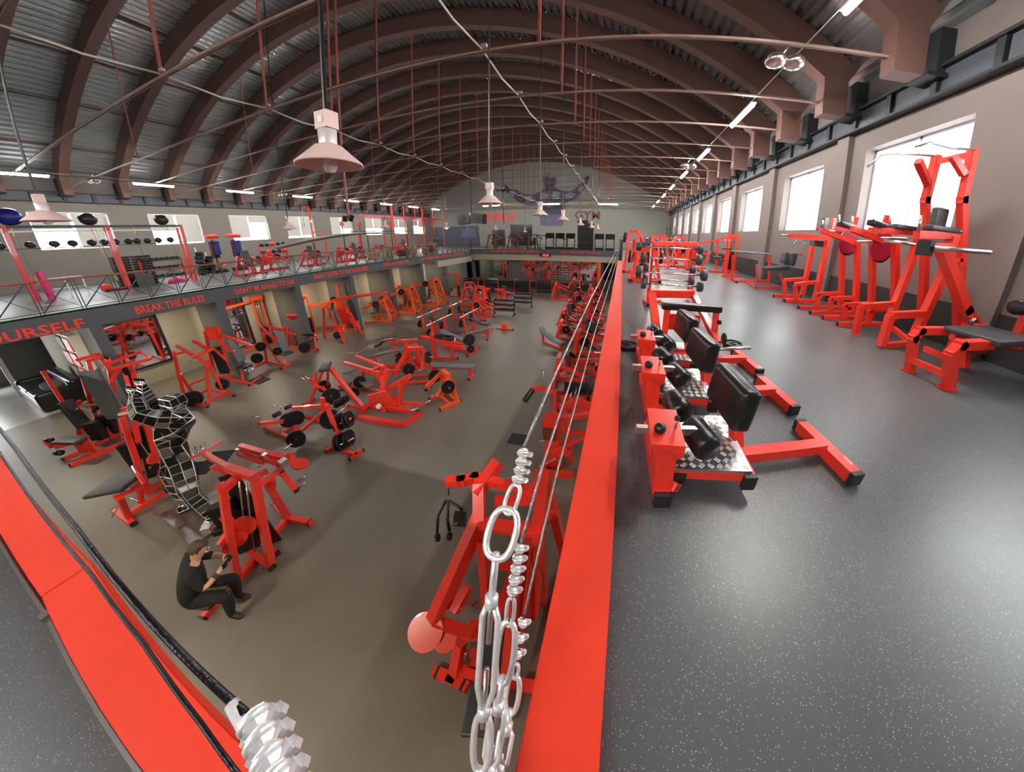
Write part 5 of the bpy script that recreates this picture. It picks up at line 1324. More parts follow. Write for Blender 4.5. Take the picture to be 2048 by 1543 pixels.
def pulldown(loc, rz, lab, h=2.0, m='red'):
    g = G('stack_machine', lab, 'gym machine', loc, rz, m=m)
    for s in (-1, 1): g.t('upright', [(s * .25, .3, .02), (s * .25, .3, h)], .08)
    g.t('top_beam', [(-.3, .3, h), (.3, .3, h)], .09); g.t('boom', [(0, .3, h), (0, -.6, h)], .08); g.t('base_rail', [(0, -.7, .05), (0, .5, .05)], .08); g.t('base_rail', [(-.4, .5, .05), (.4, .5, .05)], .08, cap=True)
    g.stack((0, .3, .1), .3, .14, .9, 8); g.rod('pull_bar', [(-.5, -.58, h - .35), (-.3, -.58, h - .25), (.3, -.58, h - .25), (.5, -.58, h - .35)], .015); g.rod('cable', [(0, -.58, h - .25), (0, -.58, h)], .005, 'black')
    g.pad('seat', (0, -.5, .48), (.36, .36, .08)); g.t('seat_post', [(0, -.5, .05), (0, -.5, .45)], .07); g.roll('thigh_roller', (-.25, -.3, .68), (.25, -.3, .68), .07)
    return g.r
def flat_bench(loc, rz, lab, m='padgrey', tilt=0.0):
    g = G('flat_bench', lab, 'exercise bench', loc, rz)
    g.pad('bench_pad', (0, 0, .45), (.32, 1.25, .08), (tilt, 0, 0), m=m); g.t('spine', [(0, -.5, .36), (0, .5, .36)], .07)
    for y in (-.45, .45): g.t('leg', [(0, y, .05), (0, y, .36)], .07); g.t('foot', [(-.25, y, .04), (.25, y, .04)], .07, cap=True)
    return g.r
def rack_shelves(loc, rz, lab, short='shelf', w=1.4, h=1.1, n=3, items=None, m='red', mi='iron', bell=True):
    g = G('dumbbell_rack', lab, 'dumbbell rack', loc, rz, m=m)
    for s in (-1, 1):
        g.t('side_frame', [(s * w / 2, -.25, .04), (s * w / 2, .2, .04)], .07); g.t('side_frame', [(s * w / 2, 0, .04), (s * w / 2, .1, h)], .06)
    for i in range(n):
        z = .3 + (h - .35) * i / max(1, n - 1)
        g.bx('shelf', (0, .02, z), (w, .3, .03), (.25, 0, 0), m='black' if m == 'red' else 'steel')
        if bell:
            k = int(w / .16)
            for j in range(k):
                x = -w / 2 + .1 + j * (w - .2) / max(1, k - 1)
                p = Matrix.Rotation(rz, 4, 'Z') @ Vector((x, .02, z + .08))
                dumbbell(tuple(Vector(loc) + p), rz, 'dumbbell on the %s board of the %s, %s from its left end' % (('lowest', 'middle', 'top', 'upper', 'topmost')[i], short, NTH[j]), lab)
    return g.r
DB = []
NTH = ['first', 'second', 'third', 'fourth', 'fifth', 'sixth', 'seventh', 'eighth', 'ninth', 'tenth', 'eleventh', 'twelfth', 'thirteenth']
def dumbbell(loc, rz, lab, grp):
    if not DB:
        bm = bmesh.new(); tubeg(bm, [(0, -.1, 0), (0, .1, 0)], .014, 6)
        for s in (-1, 1): lathe(bm, [(0, -.035), (.05, -.035), (.058, 0), (.05, .035), (0, .035)], axM((0, s * .1, 0), (0, 1, 0)), 8)
        o = obj('dumbbell', bm, 'iron'); DB.append(o)
    else: o = DB[0].copy(); COL.objects.link(o)
    o.location = loc; o.rotation_euler = (0, 0, rz)
    tag(o, lab, 'dumbbell', 'dumbbells on the ' + grp)

# middle rows of the main floor
g = G('flat_bench', 'long flat grey bench lying crosswise in the middle row by the aisle', 'exercise bench', (-5.95, 7.68, 0), R(9))
g.pad('bench_pad', (0, 0, .45), (1.7, .3, .07), m='padgrey'); g.t('spine', [(-.8, 0, .37), (.8, 0, .37)], .07); g.t('leg', [(.7, 0, .04), (.7, 0, .37)], .09); g.t('leg', [(-.7, 0, .04), (-.7, 0, .37)], .09); g.t('foot', [(.7, -.25, .04), (.7, .25, .04)], .08, cap=True)
g = G('incline_chest_machine', 'red machine with long sloping grey pad and V shaped post behind the hyper bench', 'gym machine', (-9.0, 7.7, 0), R(16))
g.pad('long_pad', (0, -.05, .68), (1.55, .28, .07), (0, -.2, 0), m='padgrey'); g.t('v_post', [(.6, 0, .05), (.35, -.05, .9)], .12); g.t('v_post', [(.6, 0, .05), (.85, .05, 1.0)], .12); g.t('spine', [(-.8, 0, .45), (1.3, 0, .95)], .1); g.t('post', [(1.25, 0, .05), (1.25, 0, 1.0)], .12)
g.t('leg', [(-.6, 0, .05), (-.6, 0, .45)], .09); g.t('lever_arm', [(-.1, .35, .95), (1.2, .3, 1.05)], .1); g.t('base_rail', [(-.6, 0, .05), (1.25, 0, .05)], .09); g.rod('hand_grip', [(-.2, .4, .95), (-.4, .55, 1.0), (.3, .5, 1.05)], .016); g.pad('head_pad', (-.3, .7, .9), (.6, .16, .1), (0, -.1, .3), m='leather'); g.pad('head_pad', (-.7, .55, .75), (.35, .16, .12), (0, -.3, .3), m='leather')
g.t('base_cross', [(1.25, -.4, .05), (1.25, .5, .05)], .09, cap=True); g.rod('strap_ring', [(-.35, 0, .72), (-.3, 0, .88), (-.25, 0, .72)], .012, 'black')
lever((-6.9, 6.9, 0), R(20), 'red lever machine between hack squat and long flat bench', 1.25, .9, 1.1, 2, seat=False)
lever((-5.3, 6.2, 0), R(-30), 'orange red squat stand with black plate pile right of the hack squat', .95, .8, .7, 2, 'orange', seat=False)
g = G('seated_machine', 'red machine with a fat black roller seat left of the long flat bench', 'gym machine', (-7.2, 8.9, 0), R(10))
g.t('post', [(-.4, 0, .05), (-.4, 0, 1.2)], .13); g.t('beam', [(-.9, 0, 1.0), (.9, -.1, .75)], .12); g.roll('fat_roller', (-.3, .1, .95), (.5, .05, .9), .16); g.rod('white_bar', [(.55, .1, .95), (.6, -.1, .7)], .03, 'white'); g.t('base_rail', [(-.7, 0, .05), (.6, 0, .05)], .1, cap=True); g.t('arm', [(.1, -.3, .8), (1.1, -.35, .7)], .08); g.t('leg', [(.4, 0, .05), (.4, 0, .8)], .1)
g = G('incline_bench', 'grey inclined bench ending in a big plate stand beside the aisle', 'exercise bench', (-7.4, 9.9, 0), R(-8))
g.pad('incline_pad', (0, 0, .68), (1.35, .3, .08), (0, .24, 0), m='padgrey'); g.t('spine', [(-.65, 0, .76), (.9, 0, .42)], .09); g.t('post', [(-.4, 0, .05), (-.4, 0, .7)], .1); g.t('stand', [(1.1, 0, .05), (1.0, 0, .7)], .1); g.t('stand_foot', [(1.1, -.4, .05), (1.1, .4, .05)], .09, cap=True); g.t('base_rail', [(-.4, 0, .05), (1.1, 0, .05)], .09)
plate((-6.37, 9.62, .68), (.8, -.5, .2), .25, .14, 'biggest black plate pile at the foot of the grey inclined bench'); plate((-6.25, 9.5, .3), (.8, -.5, .2), .17, .05, 'smaller black plate below the pile at the inclined bench')
bench_press((-8.3, 10.9, 0), R(90), 'red bench with racked bar, nearest of the middle row', 0)
bench_press((-7.45, 12.4, 0), R(90), 'red bench with racked bar, second of the middle row', .4)
bench_press((-9.7, 11.9, 0), R(90), 'red bench with racked bar, leftmost of the middle row', .5)
bench_press((-9.4, 14.2, 0), R(90), 'red bench with racked bar, third of the middle row', 0)
flat_bench((-6.9, 11.3, 0), R(-66), 'grey tilted bench by the aisle beyond the plate pile', 'padgrey', .18)
g = G('low_stool_stand', 'low orange stand beside the middle aisle near the dumbbell shelf', 'stand', (-6.2, 12.9, 0), 0, m='orange')
g.t('base_rail', [(-.5, 0, .05), (.5, 0, .05)], .08, cap=True); g.t('stem', [(0, 0, .05), (0, 0, .4)], .12); g.bx('stem_plate', (0, 0, .2), (.3, .2, .25))
lever((-9.2, 16.6, 0), R(170), 'red sloped sled machine in front of the dumbbell shelves', 1.7, 1.1, 2.2, 2, tw=.12)
lever((-8.4, 14.6, 0), R(80), 'red machine with two black plates just before the near dumbbell shelf', 1.2, .9, 1.0, 2, seat=False)
rack_shelves((-7.45, 15.6, 0), R(0), 'grey topped dumbbell shelf at the near end of the far aisle', 'near aisle shelf', 1.4, .95, 3, m='black')
rack_shelves((-6.95, 17.7, 0), R(0), 'second grey dumbbell shelf behind the first in the far aisle', 'far aisle shelf', 1.3, .95, 3, m='black')
lever((-8.9, 18.9, 0), R(175), 'long red machine left of the second dumbbell shelf', 1.0, .9, 1.6, 1)
for i, (x, y) in enumerate(((-11.6, 21.9), (-8.6, 21.9), (-6.6, 21.9), (-13.6, 21.9))):
    rack_shelves((x, y, 0), 0, ('white runged red rack below the mirrors, second from left', 'white runged red rack below the mirrors, third from left', 'white runged red rack below the mirrors, rightmost', 'white runged red rack below the mirrors, leftmost')[i], 'rack', 1.4, 1.3, 5, m='red', bell=False)
for i, (x, y, r_) in enumerate(((-12.3, 19.6, 40), (-11.0, 17.6, 60), (-4.9, 20.8, 90), (-3.9, 22.2, 0))):
    lever((x, y, 0), R(r_), ('red machine at the far left in front of the mirrors', 'red machine between the far left group and dumbbell shelves', 'red machine in the far right corner of the main floor', 'rearmost red machine below the far gallery')[i], 1.3, 1, 1.4, 1)
# far left group under the left gallery
lever((-15.0, 13.0, 0), R(-60), 'bulky orange lever machine in the far left group, front one', 1.4, 1.3, 1.7, 2, 'orange', tw=.14)
lever((-14.5, 14.9, 0), R(-70), 'bulky orange lever machine in the far left group, second', 1.8, 1.3, 1.6, 2, 'orange', tw=.15)
lever((-14.0, 16.9, 0), R(-80), 'bulky orange lever machine in the far left group, third', 2.0, 1.3, 1.8, 2, 'orange', tw=.15)
lever((-16.6, 15.9, 0), R(-50), 'orange machine behind the bulky far left group', 1.6, 1.1, 1.6, 1, 'orange', tw=.14)
lever((-17.0, 11.6, 0), R(-50), 'orange machine with long boom beside the third column', 1.9, 1.1, 1.6, 2, 'orange', tw=.12)
g = G('long_boom_machine', 'orange machine with a very long boom pointing at the far left group', 'gym machine', (-15.6, 10.6, 0), 0, m='orange')
g.t('post', [(0, 0, .05), (0, 0, 1.9)], .22); g.t('long_boom', [(-1.5, -.6, 1.6), (0, 0, 1.8), (1.6, 2.2, 1.9)], .12); g.t('base_rail', [(-.8, 0, .05), (1.1, .3, .05)], .12, cap=True); g.t('tall_post', [(-.1, .3, .05), (-.1, .3, 2.7)], .09); g.t('leg', [(1.0, .3, .05), (1.0, .3, .6)], .08)
g.bx('base_plate', (0, 0, .04), (.5, .5, .08)); g.rod('grip', [(-.2, -.5, .9), (.2, -.5, 1.0)], .02)
pulldown((-13.9, 19.8, 0), R(-80), 'red stack machine near the left corner column of the far wall', 2.0)
lever((-17.2, 18.6, 0), R(-90), 'orange lever machine deep in the sixth bay', 1.6, 1.1, 1.4, 1, 'orange')
pulldown((-17.3, 9.6, 0), R(-90), 'orange stack machine inside the third bay', 2.2, 'orange')
# right row below the balcony
g = G('square_post_machine', 'red machine with a thick square post just beyond the large machine under the cables', 'gym machine', (-1.22, 4.2, 0), 0)
g.t('square_post', [(0, .3, .02), (0, .1, 1.5)], .3); g.t('side_post', [(.35, .4, .02), (.3, .2, 1.4)], .1); g.t('base_rail', [(-.3, -.5, .06), (-.1, .9, .06)], .12, cap=True); g.t('arm', [(.1, .2, 1.4), (.7, .6, 1.3), (1.0, .5, 1.0)], .1); g.t('arm', [(.1, -.1, .8), (.9, .3, 1.1)], .06); g.rod('gold_lever', [(-.3, .1, .8), (.1, .25, .9)], .02, 'steel'); g.rod('gold_lever', [(-.2, -.3, .5), (.1, -.1, .6)], .02, 'steel')
g.t('cross_rail', [(-.3, -.3, .3), (.5, -.2, .3)], .12); g.t('cross_rail', [(-.2, .1, .6), (.4, .1, .6)], .1); g.bx('front_plate', (-.02, -.06, 1.2), (.26, .03, .3), m='lettergym')
g = G('arched_arm_machine', 'red machine with a thick arched arm beyond the square post', 'gym machine', (-.95, 5.6, 0), 0)
g.t('arched_arm', [(-.35, -.1, .9), (.05, .1, 1.0), (.4, .1, .85), (.6, 0, .6)], .13); g.t('post', [(-.3, .1, .02), (-.3, .1, .9)], .12); g.t('post', [(.6, 0, .02), (.6, 0, .6)], .1); g.t('cross', [(-.4, .3, .5), (.6, .3, .55)], .07); g.t('base_rail', [(-.4, 0, .05), (.7, 0, .05)], .1, cap=True); g.rod('chrome_pin', [(-.1, .3, .9), (-.05, .45, 1.15)], .018); g.rod('chrome_pin', [(-.2, .2, .9), (-.15, .3, 1.1)], .018)
g = G('wide_pad_machine', 'red frame with a wide black pad under the lowest cable', 'gym machine', (-1.15, 6.9, 0), 0)
g.pad('wide_pad', (0, 0, .6), (.75, .5, .1), (.1, 0, .1), m='leather'); g.pad('side_pad', (.45, -.1, .7), (.12, .5, .3), (0, .4, 0), m='leather'); g.t('frame', [(-.4, -.3, .45), (.4, -.3, .45), (.4, .3, .45), (-.4, .3, .45)], .08)
for x in (-.38, .38): g.t('leg', [(x, -.25, .02), (x, -.25, .45)], .08); g.t('leg', [(x, .25, .02), (x, .25, .45)], .08)
g.t('base_rail', [(-.5, -.25, .05), (.5, -.25, .05)], .08, cap=True)
g = G('wide_pad_machine', 'red frame with a wide grey pad two machines beyond the fat roller', 'gym machine', (-1.15, 8.8, 0), 0)
g.pad('wide_pad', (0, 0, .6), (.8, .5, .1), (.1, 0, 0), m='pad'); g.t('frame', [(-.4, -.3, .48), (.45, -.3, .48), (.45, .3, .48)], .09); g.t('arm', [(-.5, -.5, .8), (.5, -.4, .85)], .12); g.t('base_rail', [(-.5, 0, .05), (.5, 0, .05)], .08, cap=True)
for x in (-.38, .42): g.t('leg', [(x, -.25, .02), (x, -.25, .5)], .08); g.t('leg', [(x, .25, .02), (x, .25, .5)], .08)
g = G('curved_bench', 'curved grey bench sticking out into the aisle from the right row', 'exercise bench', (-3.1, 11.3, 0), R(-32))
g.pad('raised_pad', (-.62, 0, .62), (.12, .3, .4), (0, -.5, 0), m='padgrey'); g.pad('curved_pad', (-.1, 0, .42), (.7, .32, .09), (0, .28, 0), m='padgrey'); g.pad('curved_pad', (.5, 0, .33), (.6, .32, .09), (0, .05, 0), m='padgrey')
g.t('leg', [(-.62, 0, .04), (-.6, 0, .5)], .08); g.t('base_rail', [(-.62, 0, .04), (.7, 0, .04)], .08); g.t('leg', [(.6, 0, .04), (.6, 0, .3)], .08); g.rod('chrome_strip', [(-.5, -.06, .09), (.6, -.06, .09)], .014, 'steel')
for i, (x, y, rz_, hh) in enumerate(((-1.6, 7.9, 95, 1.1), (-1.3, 10.2, 90, 1.2), (-1.5, 11.9, 90, 1.1), (-2.6, 12.6, 95, .8), (-1.3, 13.4, 90, 1.2), (-2.9, 14.6, 80, .8), (-1.5, 15.2, 90, 1.2), (-3.0, 16.6, 90, .9), (-1.7, 17.2, 90, 1.2), (-2.9, 18.6, 90, 1.0), (-1.8, 19.4, 90, 1.2), (-2.2, 21.6, 90, 1.1))):
    lab = ('red lever machine between the two wide pads of the right row', 'red lever machine left of the big hanging plate, right row', 'red lever machine just beyond the curved bench', 'low faded red bench machine next to the aisle, right row',
           'red machine close to the wall beyond the curved bench', 'second low faded red bench machine next to the aisle, right row', 'red machine behind the low faded bench machines, at the wall', 'third low red machine next to the aisle, right row', 'red machine four places from the far end of the right row',
           'red machine three places from the far end of the right row', 'red machine two places from the far end of the right row', 'last red machine of the right row by the mirrors')[i]
    lever((x, y, 0), R(rz_), lab, hh, .9, 1.2, 1 + i % 2, tw=.12)
plate((-1.2, 11.2, .95), (.5, -.8, .3), .32, .1, 'big black plate hanging in the right row close to the kerb')
g = G('leg_roller_machine', 'red machine arm ending in a fat dark roller over the aisle', 'gym machine', (-2.1, 6.4, 0), 0)
g.t('post', [(.4, 0, 0), (.4, 0, .7)], .1); g.t('arm', [(.4, 0, .7), (0, .1, .72), (-.25, .1, .7)], .12); g.roll('fat_roller', (-.3, .1, .66), (-.42, -.3, .5), .09); g.rod('lever', [(-.05, .4, .9), (-.12, .6, 1.05)], .016)
g.t('base_rail', [(.4, -.4, .05), (.4, .5, .05)], .09, cap=True)
bm = bmesh.new(); box(bm, (-2.35, 5.1, .02), (.5, .35, .03)); tag(obj('floor_pad', bm, 'kick'), 'small black pad on the floor beside the right row', 'mat')
bm = bmesh.new(); box(bm, (-13.55, 5.15, .015), (.75, .45, .03)); tag(obj('floor_mat', bm, 'kick'), 'dark rectangular mat in front of the grey backrest tower', 'mat')

# right gallery, farther machines
def Zu(o): return o
lever((.75, 8.9, ZU), R(180), 'red press with grey bench just behind the barbell rack', 1.0, .9, 1.1, 2)
lever((.45, 11.0, ZU), R(170), 'slim red curved machine by the balcony post', 1.6, .6, .9, 1, seat=False)
lever((1.7, 13.4, ZU), R(180), 'red machine with a big upright plate behind the barbell rack', 1.5, 1.0, 1.2, 2)
lever((2.6, 16.5, ZU), R(180), 'red machine group at the end of the gallery aisle, left', 1.4, 1.1, 1.3, 2)
lever((3.7, 18.2, ZU), R(180), 'red machine group at the end of the gallery aisle, right', 1.5, 1.1, 1.3, 1)
lever((3.3, 13.6, ZU), R(120), 'red reclined machine under the third right window', 1.2, .9, 1.4, 1)
pulldown((5.25, 13.6, ZU), R(180), 'tall narrow red weight stack machine against the right wall', 1.75)
g = G('overhead_arm_machine', 'red machine with a long sloping overhead arm and black roller', 'gym machine', (4.2, 12.2, ZU))
g.t('post', [(.55, .2, 0), (.6, .1, 1.65)], .09); g.t('post', [(.15, .3, .1), (.05, .3, 1.5)], .08); g.t('overhead_arm', [(.75, .1, 1.68), (-.9, .4, 1.2)], .09); g.roll('arm_roller', (-.95, .1, 1.12), (-.95, .6, 1.12), .08)
g.t('base_rail', [(-.7, .3, .05), (.7, .2, .05)], .08, cap=True); g.t('seat_beam', [(-.6, .3, .1), (-.2, .3, .95)], .07); g.pad('seat', (.1, .2, .7), (.35, .3, .07)); g.t('cross', [(-.6, -.2, .05), (-.6, .7, .05)], .07, cap=True)
g = G('step_ladder', 'black folding ladder leaning at the back of the right gallery', 'ladder', (4.4, 26.0, ZU), m='black')
for x in (-.35, .35): g.t('rail', [(x, 0, 0), (x, .3, 2.6)], .06)
for i in range(7): g.t('rung', [(-.35, .04 * i, .35 * (i + .5)), (.35, .04 * i, .35 * (i + .5))], .04)
g = G('ball_on_floor', '', '', (0, 0, 0)); bpy.data.objects.remove(g.r)
bm = bmesh.new(); bmesh.ops.create_uvsphere(bm, u_segments=20, v_segments=12, radius=.35, matrix=Matrix()); mat('bluegrey', (.25, .35, .38), .5)
o = obj('exercise_ball', bm, 'bluegrey', smooth=True); o.location = (4.5, 23.5, ZU + 1.3); tag(o, 'blue grey exercise ball above the farthest gallery machines', 'exercise ball')
g = G('storage_plinth', 'low black cabinet carrying the blue grey ball', 'cabinet', (4.5, 23.5, ZU), m='kick')
g.bx('cabinet_body', (0, 0, .45), (.9, .8, .9)); g.bx('cabinet_top', (0, 0, .925), (.96, .86, .05), m='black')

# balcony kerb, posts, cables, chains
def prism(name, quad, z0, z1, m, **k):
    bm = bmesh.new(); a = [bm.verts.new((x, y, z0)) for x, y in quad]; b = [bm.verts.new((x, y, z1)) for x, y in quad]
    bm.faces.new(a[::-1]); bm.faces.new(b)
    for i in range(4): bm.faces.new((a[i], a[(i + 1) % 4], b[(i + 1) % 4], b[i]))
    bmesh.ops.bevel(bm, geom=bm.edges[:], offset=.004, segments=2, affect='EDGES')
    return obj(name, bm, m, **k)
k1 = tag(prism('balcony_kerb', [(.05, -.24), (.012, 15.15), (-.25, 15.15), (-.165, .0)], ZU, 3.75, 'redrail'), 'wide red kerb beam running away along the right gallery edge', 'kerb')
k2 = thing('balcony_kerb', 'wide red kerb beam crossing the lower left corner', 'kerb', (0, 0, 0))
for q in ([(-14.6, -.06), (-2.15, -.035), (-2.15, -.175), (-14.6, -.205)], [(-2.146, -.035), (-.17, -.145), (-.17, -.285), (-2.146, -.175)]):
    prism('kerb_section', q, ZU, 3.75, 'redrail', parent=k2)
e = thing('edge_profile', 'thin grey steel edging strip on the speckled floor at lower left', 'edging strip', (0, 0, ZU))
bm = bmesh.new(); bar(bm, (-14.6, -.232, .006), (-2.15, -.202, .006), .012, .012); bar(bm, (-2.15, -.202, .006), (-.2, -.312, .006), .012, .012); obj('strip', bm, 'steel', e)
bm = bmesh.new(); box(bm, (-2.15, -.2, .012), (.04, .035, .024)); obj('joint_block', bm, 'steel', e)
p = G('balcony_post', 'black steel post at the far end of the red kerb beam', 'post', (-.1, 15.22, ZU), m='black')
p.t('post_tube', [(0, 0, 0), (0, 0, 1.26)], .16); p.bx('base_flange', (0, 0, .01), (.26, .26, .02)); p.rod('eye_bolt', [(0, -.08, 1.2), (0, -.16, 1.2)], .015)
p = G('corner_post', 'black corner post of the balcony below the camera', 'post', (-.21, -.06, ZU), m='black')
p.t('post_tube', [(0, 0, 0), (0, 0, .22)], .07); p.rod('anchor_ring', [(-.02, .03, .12), (-.02, .05, .2), (0, .05, .22)], .006, 'galv')
# far part of the balcony rail
fr2 = G('gallery_railing', 'thin cable railing along the far right gallery edge', 'railing', (-.1, 15.3, ZU), m='black')
for z in (.95, .65, .35): fr2.rod('rail_cable', [(0, 0, z), (0, 8.9, z)], .006, 'steel', 6)
for y in (3, 6, 8.9): fr2.t('post_tube', [(0, y, 0), (0, y, 1.05)], .06)
C1 = [(-.1, 15.15, 4.86), (-.16, 8, 4.70), (-.2, 1.72, 4.59), (-.2, .7, 4.555), (-.2, .46, 4.53)]
C2 = [(-.1, 15.15, 4.70), (-.16, 8, 4.54), (-.2, 1.9, 4.42), (-.2, .58, 4.34), (-.2, .37, 4.285)]
C3 = [(-.1, 15.15, 4.50), (-.16, 8, 4.33), (-.2, 2.0, 4.20), (-.2, .71, 4.12), (-.2, .31, 4.005)]
def cable(name, pts, lab, r=.0042, m='ropelight'):
    bm = bmesh.new(); tubeg(bm, pts, r, 8); q = obj(name, bm, m, smooth=True); return tag(q, lab, 'cable')
def nearfar(pts): return pts
CP = [(-14.7, .02, 4.58), (-6, .02, 4.6), (-1.3, .01, 4.6), (-.8, 0, 4.6), (-.31, -.02, 4.6)]
CQ = [(-14.7, -.02, 4.28), (-6, -.018, 4.3), (-2.3, -.017, 4.3), (-1.16, -.03, 4.3), (-.84, -.045, 4.3), (-.6, -.066, 4.3), (-.4, -.09, 4.3)]
def clip(g, p, d, s=1.0):
    """wire rope clip: ribbed saddle, U bolt and two nuts, at p along d"""
    p = Vector(p); d = Vector(d).normalized(); a, u = frame_for(d)
    bm = bmesh.new()
    M = Matrix((a, u, d)).transposed().to_4x4(); M.translation = p
    lathe(bm, [(.008 * s, -.014 * s), (.015 * s, -.008 * s), (.013 * s, 0), (.016 * s, .007 * s), (.008 * s, .014 * s)], M, 7)
    box(bm, p - u * .017 * s, (.034 * s, .02 * s, .014 * s), Matrix((a, u, d)).transposed())
    for q in (-1, 1):
        lathe(bm, [(0, -.007 * s), (.0085 * s, -.007 * s), (.0085 * s, .007 * s), (0, .007 * s)], Matrix.Translation(p + a * q * .016 * s - u * .022 * s) @ Vector((0, 0, 1)).rotation_difference(u).to_matrix().to_4x4(), 6)
    o = obj('rope_clip', bm, 'galv', g.r, smooth=False)
    bm = bmesh.new(); tubeg(bm, [p + a * (math.cos(t) * .014 * s) + u * (math.sin(t) * .016 * s) for t in [math.pi * k / 6 for k in range(7)]], .0045 * s, 6); obj('u_bolt', bm, 'galv', o, smooth=True)
def loop(g, a, b, w, r, name='shackle', side=None):
    a = Vector(a); b = Vector(b); d = b - a; L = d.length; d.normalize()
    s = side or Vector((1, 0, 0)); s = (s - d * s.dot(d)).normalized()
    pts = []; n = 22; mid = (a + b) / 2
    for k in range(n + 1):
        t = 2 * math.pi * k / n
        c = math.cos(t); sn = math.sin(t)
        pts.append(mid - d * (L / 2 * (abs(c) ** .8) * (1 if c > 0 else -1)) + s * (w / 2 * (abs(sn) ** .75) * (1 if sn > 0 else -1)))
    bm = bmesh.new(); tubeg(bm, pts, r, 8, caps=False); return obj(name, bm, 'galv', g.r, smooth=True)
def rigging(name, lab, P, nclip=4, w=.075):
    """P: cable end, thimble end, loop end, turnbuckle end, anchor"""
    g = G(name, lab, 'cable fitting', (0, 0, 0))
    P = [Vector(p) for p in P]
    for k in range(nclip):
        clip(g, P[0].lerp(P[1], (k + .4) / nclip), P[1] - P[0], .8)
    loop(g, P[1], P[2], w * .45, .005, 'thimble')
    loop(g, P[2].lerp(P[1], .15), P[3], w, .0075, 'shackle')
    d = P[4] - P[3]
    g.rod('hook_shank', [P[3].lerp(P[2], .12), P[3] + d * .22], .008, 'galv')
    bm = bmesh.new(); s = Vector((1, 0, 0))
    for q in (-1, 1): tubeg(bm, [P[3] + d * .2 + s * q * .004, P[3] + d * .28 + s * q * .017, P[3] + d * .62 + s * q * .017, P[3] + d * .72 + s * q * .004], .0065, 8)
    for t in (.2, .72): lathe(bm, [(0, -.012), (.014, -.012), (.014, .012), (0, .012)], axM(P[3] + d * t, d), 10)
    obj('turnbuckle_frame', bm, 'galv', g.r, smooth=True)
    g.rod('threaded_rod', [P[3] + d * .15, P[3] + d * .4], .006, 'steel'); g.rod('threaded_rod', [P[3] + d * .52, P[3] + d * .8], .006, 'steel')
    loop(g, P[3] + d * .74, P[4], w * .6, .007, 'end_link')
    return g
e1 = [(-.2, .455, 4.525), (-.2, .395, 4.475), (-.207, .345, 4.44), (-.215, .275, 4.385), (-.2, .02, 4.02)]
e2 = [(-.2, .365, 4.285), (-.2, .275, 4.205), (-.2, .235, 4.15), (-.2, .15, 4.05), (-.2, -.02, 3.86)]
e3 = [(-.2, .305, 4.0), (-.2, .215, 3.93), (-.2, .19, 3.9), (-.2, .13, 3.84), (-.2, .0, 3.76)]
cable('balcony_cable', C1, 'topmost pale wire rope running away beside the red kerb')
cable('balcony_cable', C2, 'middle wire rope running away beside the red kerb')
cable('balcony_cable', C3, 'lowest wire rope running away beside the red kerb')
rigging('cable_tensioner', 'galvanised clips, long shackle and turnbuckle on the topmost wire rope', e1, 4, .06)
rigging('cable_tensioner', 'galvanised clips and turnbuckle on the middle wire rope', e2, 5, .042)
rigging('cable_tensioner', 'galvanised clips and shackle on the lowest wire rope', e3, 3, .036)
cable('balcony_cable', CP, 'thick dark cable crossing the void at lower left, outer one', .0033, 'rope')
cable('balcony_cable', CQ, 'dark cable crossing directly above the lower left red kerb', .0036, 'rope')
gp = G('cable_clamps', 'cluster of large galvanised rope clips at the bottom edge of the view', 'cable fitting', (0, 0, 0))
for k in range(5): clip(gp, (-.295 + k * .016, -.02 - k * .006, 4.6 - k * .002), (1, -.3, 0), .72)
gp.rod('cable_tail', [(-.33, -.02, 4.6), (-.2, -.05, 4.58)], .0055, 'galv')

# ------------------------------------------------------------ figures
def skin_body(name, J, E_, mats, parent, lvl=1, assign=None, smooth=True):
    """J: joint -> (x, y, z, radius); E_: bones; one continuous skin surface"""
    keys = list(J); idx = {k: i for i, k in enumerate(keys)}
    me = bpy.data.meshes.new(name); me.from_pydata([J[k][:3] for k in keys], [(idx[a], idx[b]) for a, b in E_], [])
    o = bpy.data.objects.new(name, me); COL.objects.link(o)
    o.modifiers.new('s', 'SKIN'); 
    sv = me.skin_vertices[0].data
    for k in keys:
        r = J[k][3]; sv[idx[k]].radius = (r, J[k][4] if len(J[k]) > 4 else r)
    sv[idx[keys[0]]].use_root = True
    if lvl: 
        m = o.modifiers.new('u', 'SUBSURF'); m.levels = lvl; m.render_levels = lvl
    dg = bpy.context.evaluated_depsgraph_get(); dg.update()
    nm = bpy.data.meshes.new_from_object(o.evaluated_get(dg)); nm.name = name
    bpy.data.objects.remove(o)
    nm.materials.clear()
    for m in mats: nm.materials.append(MT[m])
    if assign:
        segs = [(Vector(J[a][:3]), Vector(J[b][:3]), assign(a, b)) for a, b in E_]
        for f in nm.polygons:
            c = f.center; best = (9e9, 0)
            for a, b, mi in segs:
                ab = b - a; t = max(0, min(1, (c - a).dot(ab) / max(ab.length_squared, 1e-9)))
                d = (c - (a + ab * t)).length
                if d < best[0]: best = (d, mi)
            f.material_index = best[1]
    nm.polygons.foreach_set('use_smooth', [smooth] * len(nm.polygons))
    return link(name, nm, parent)

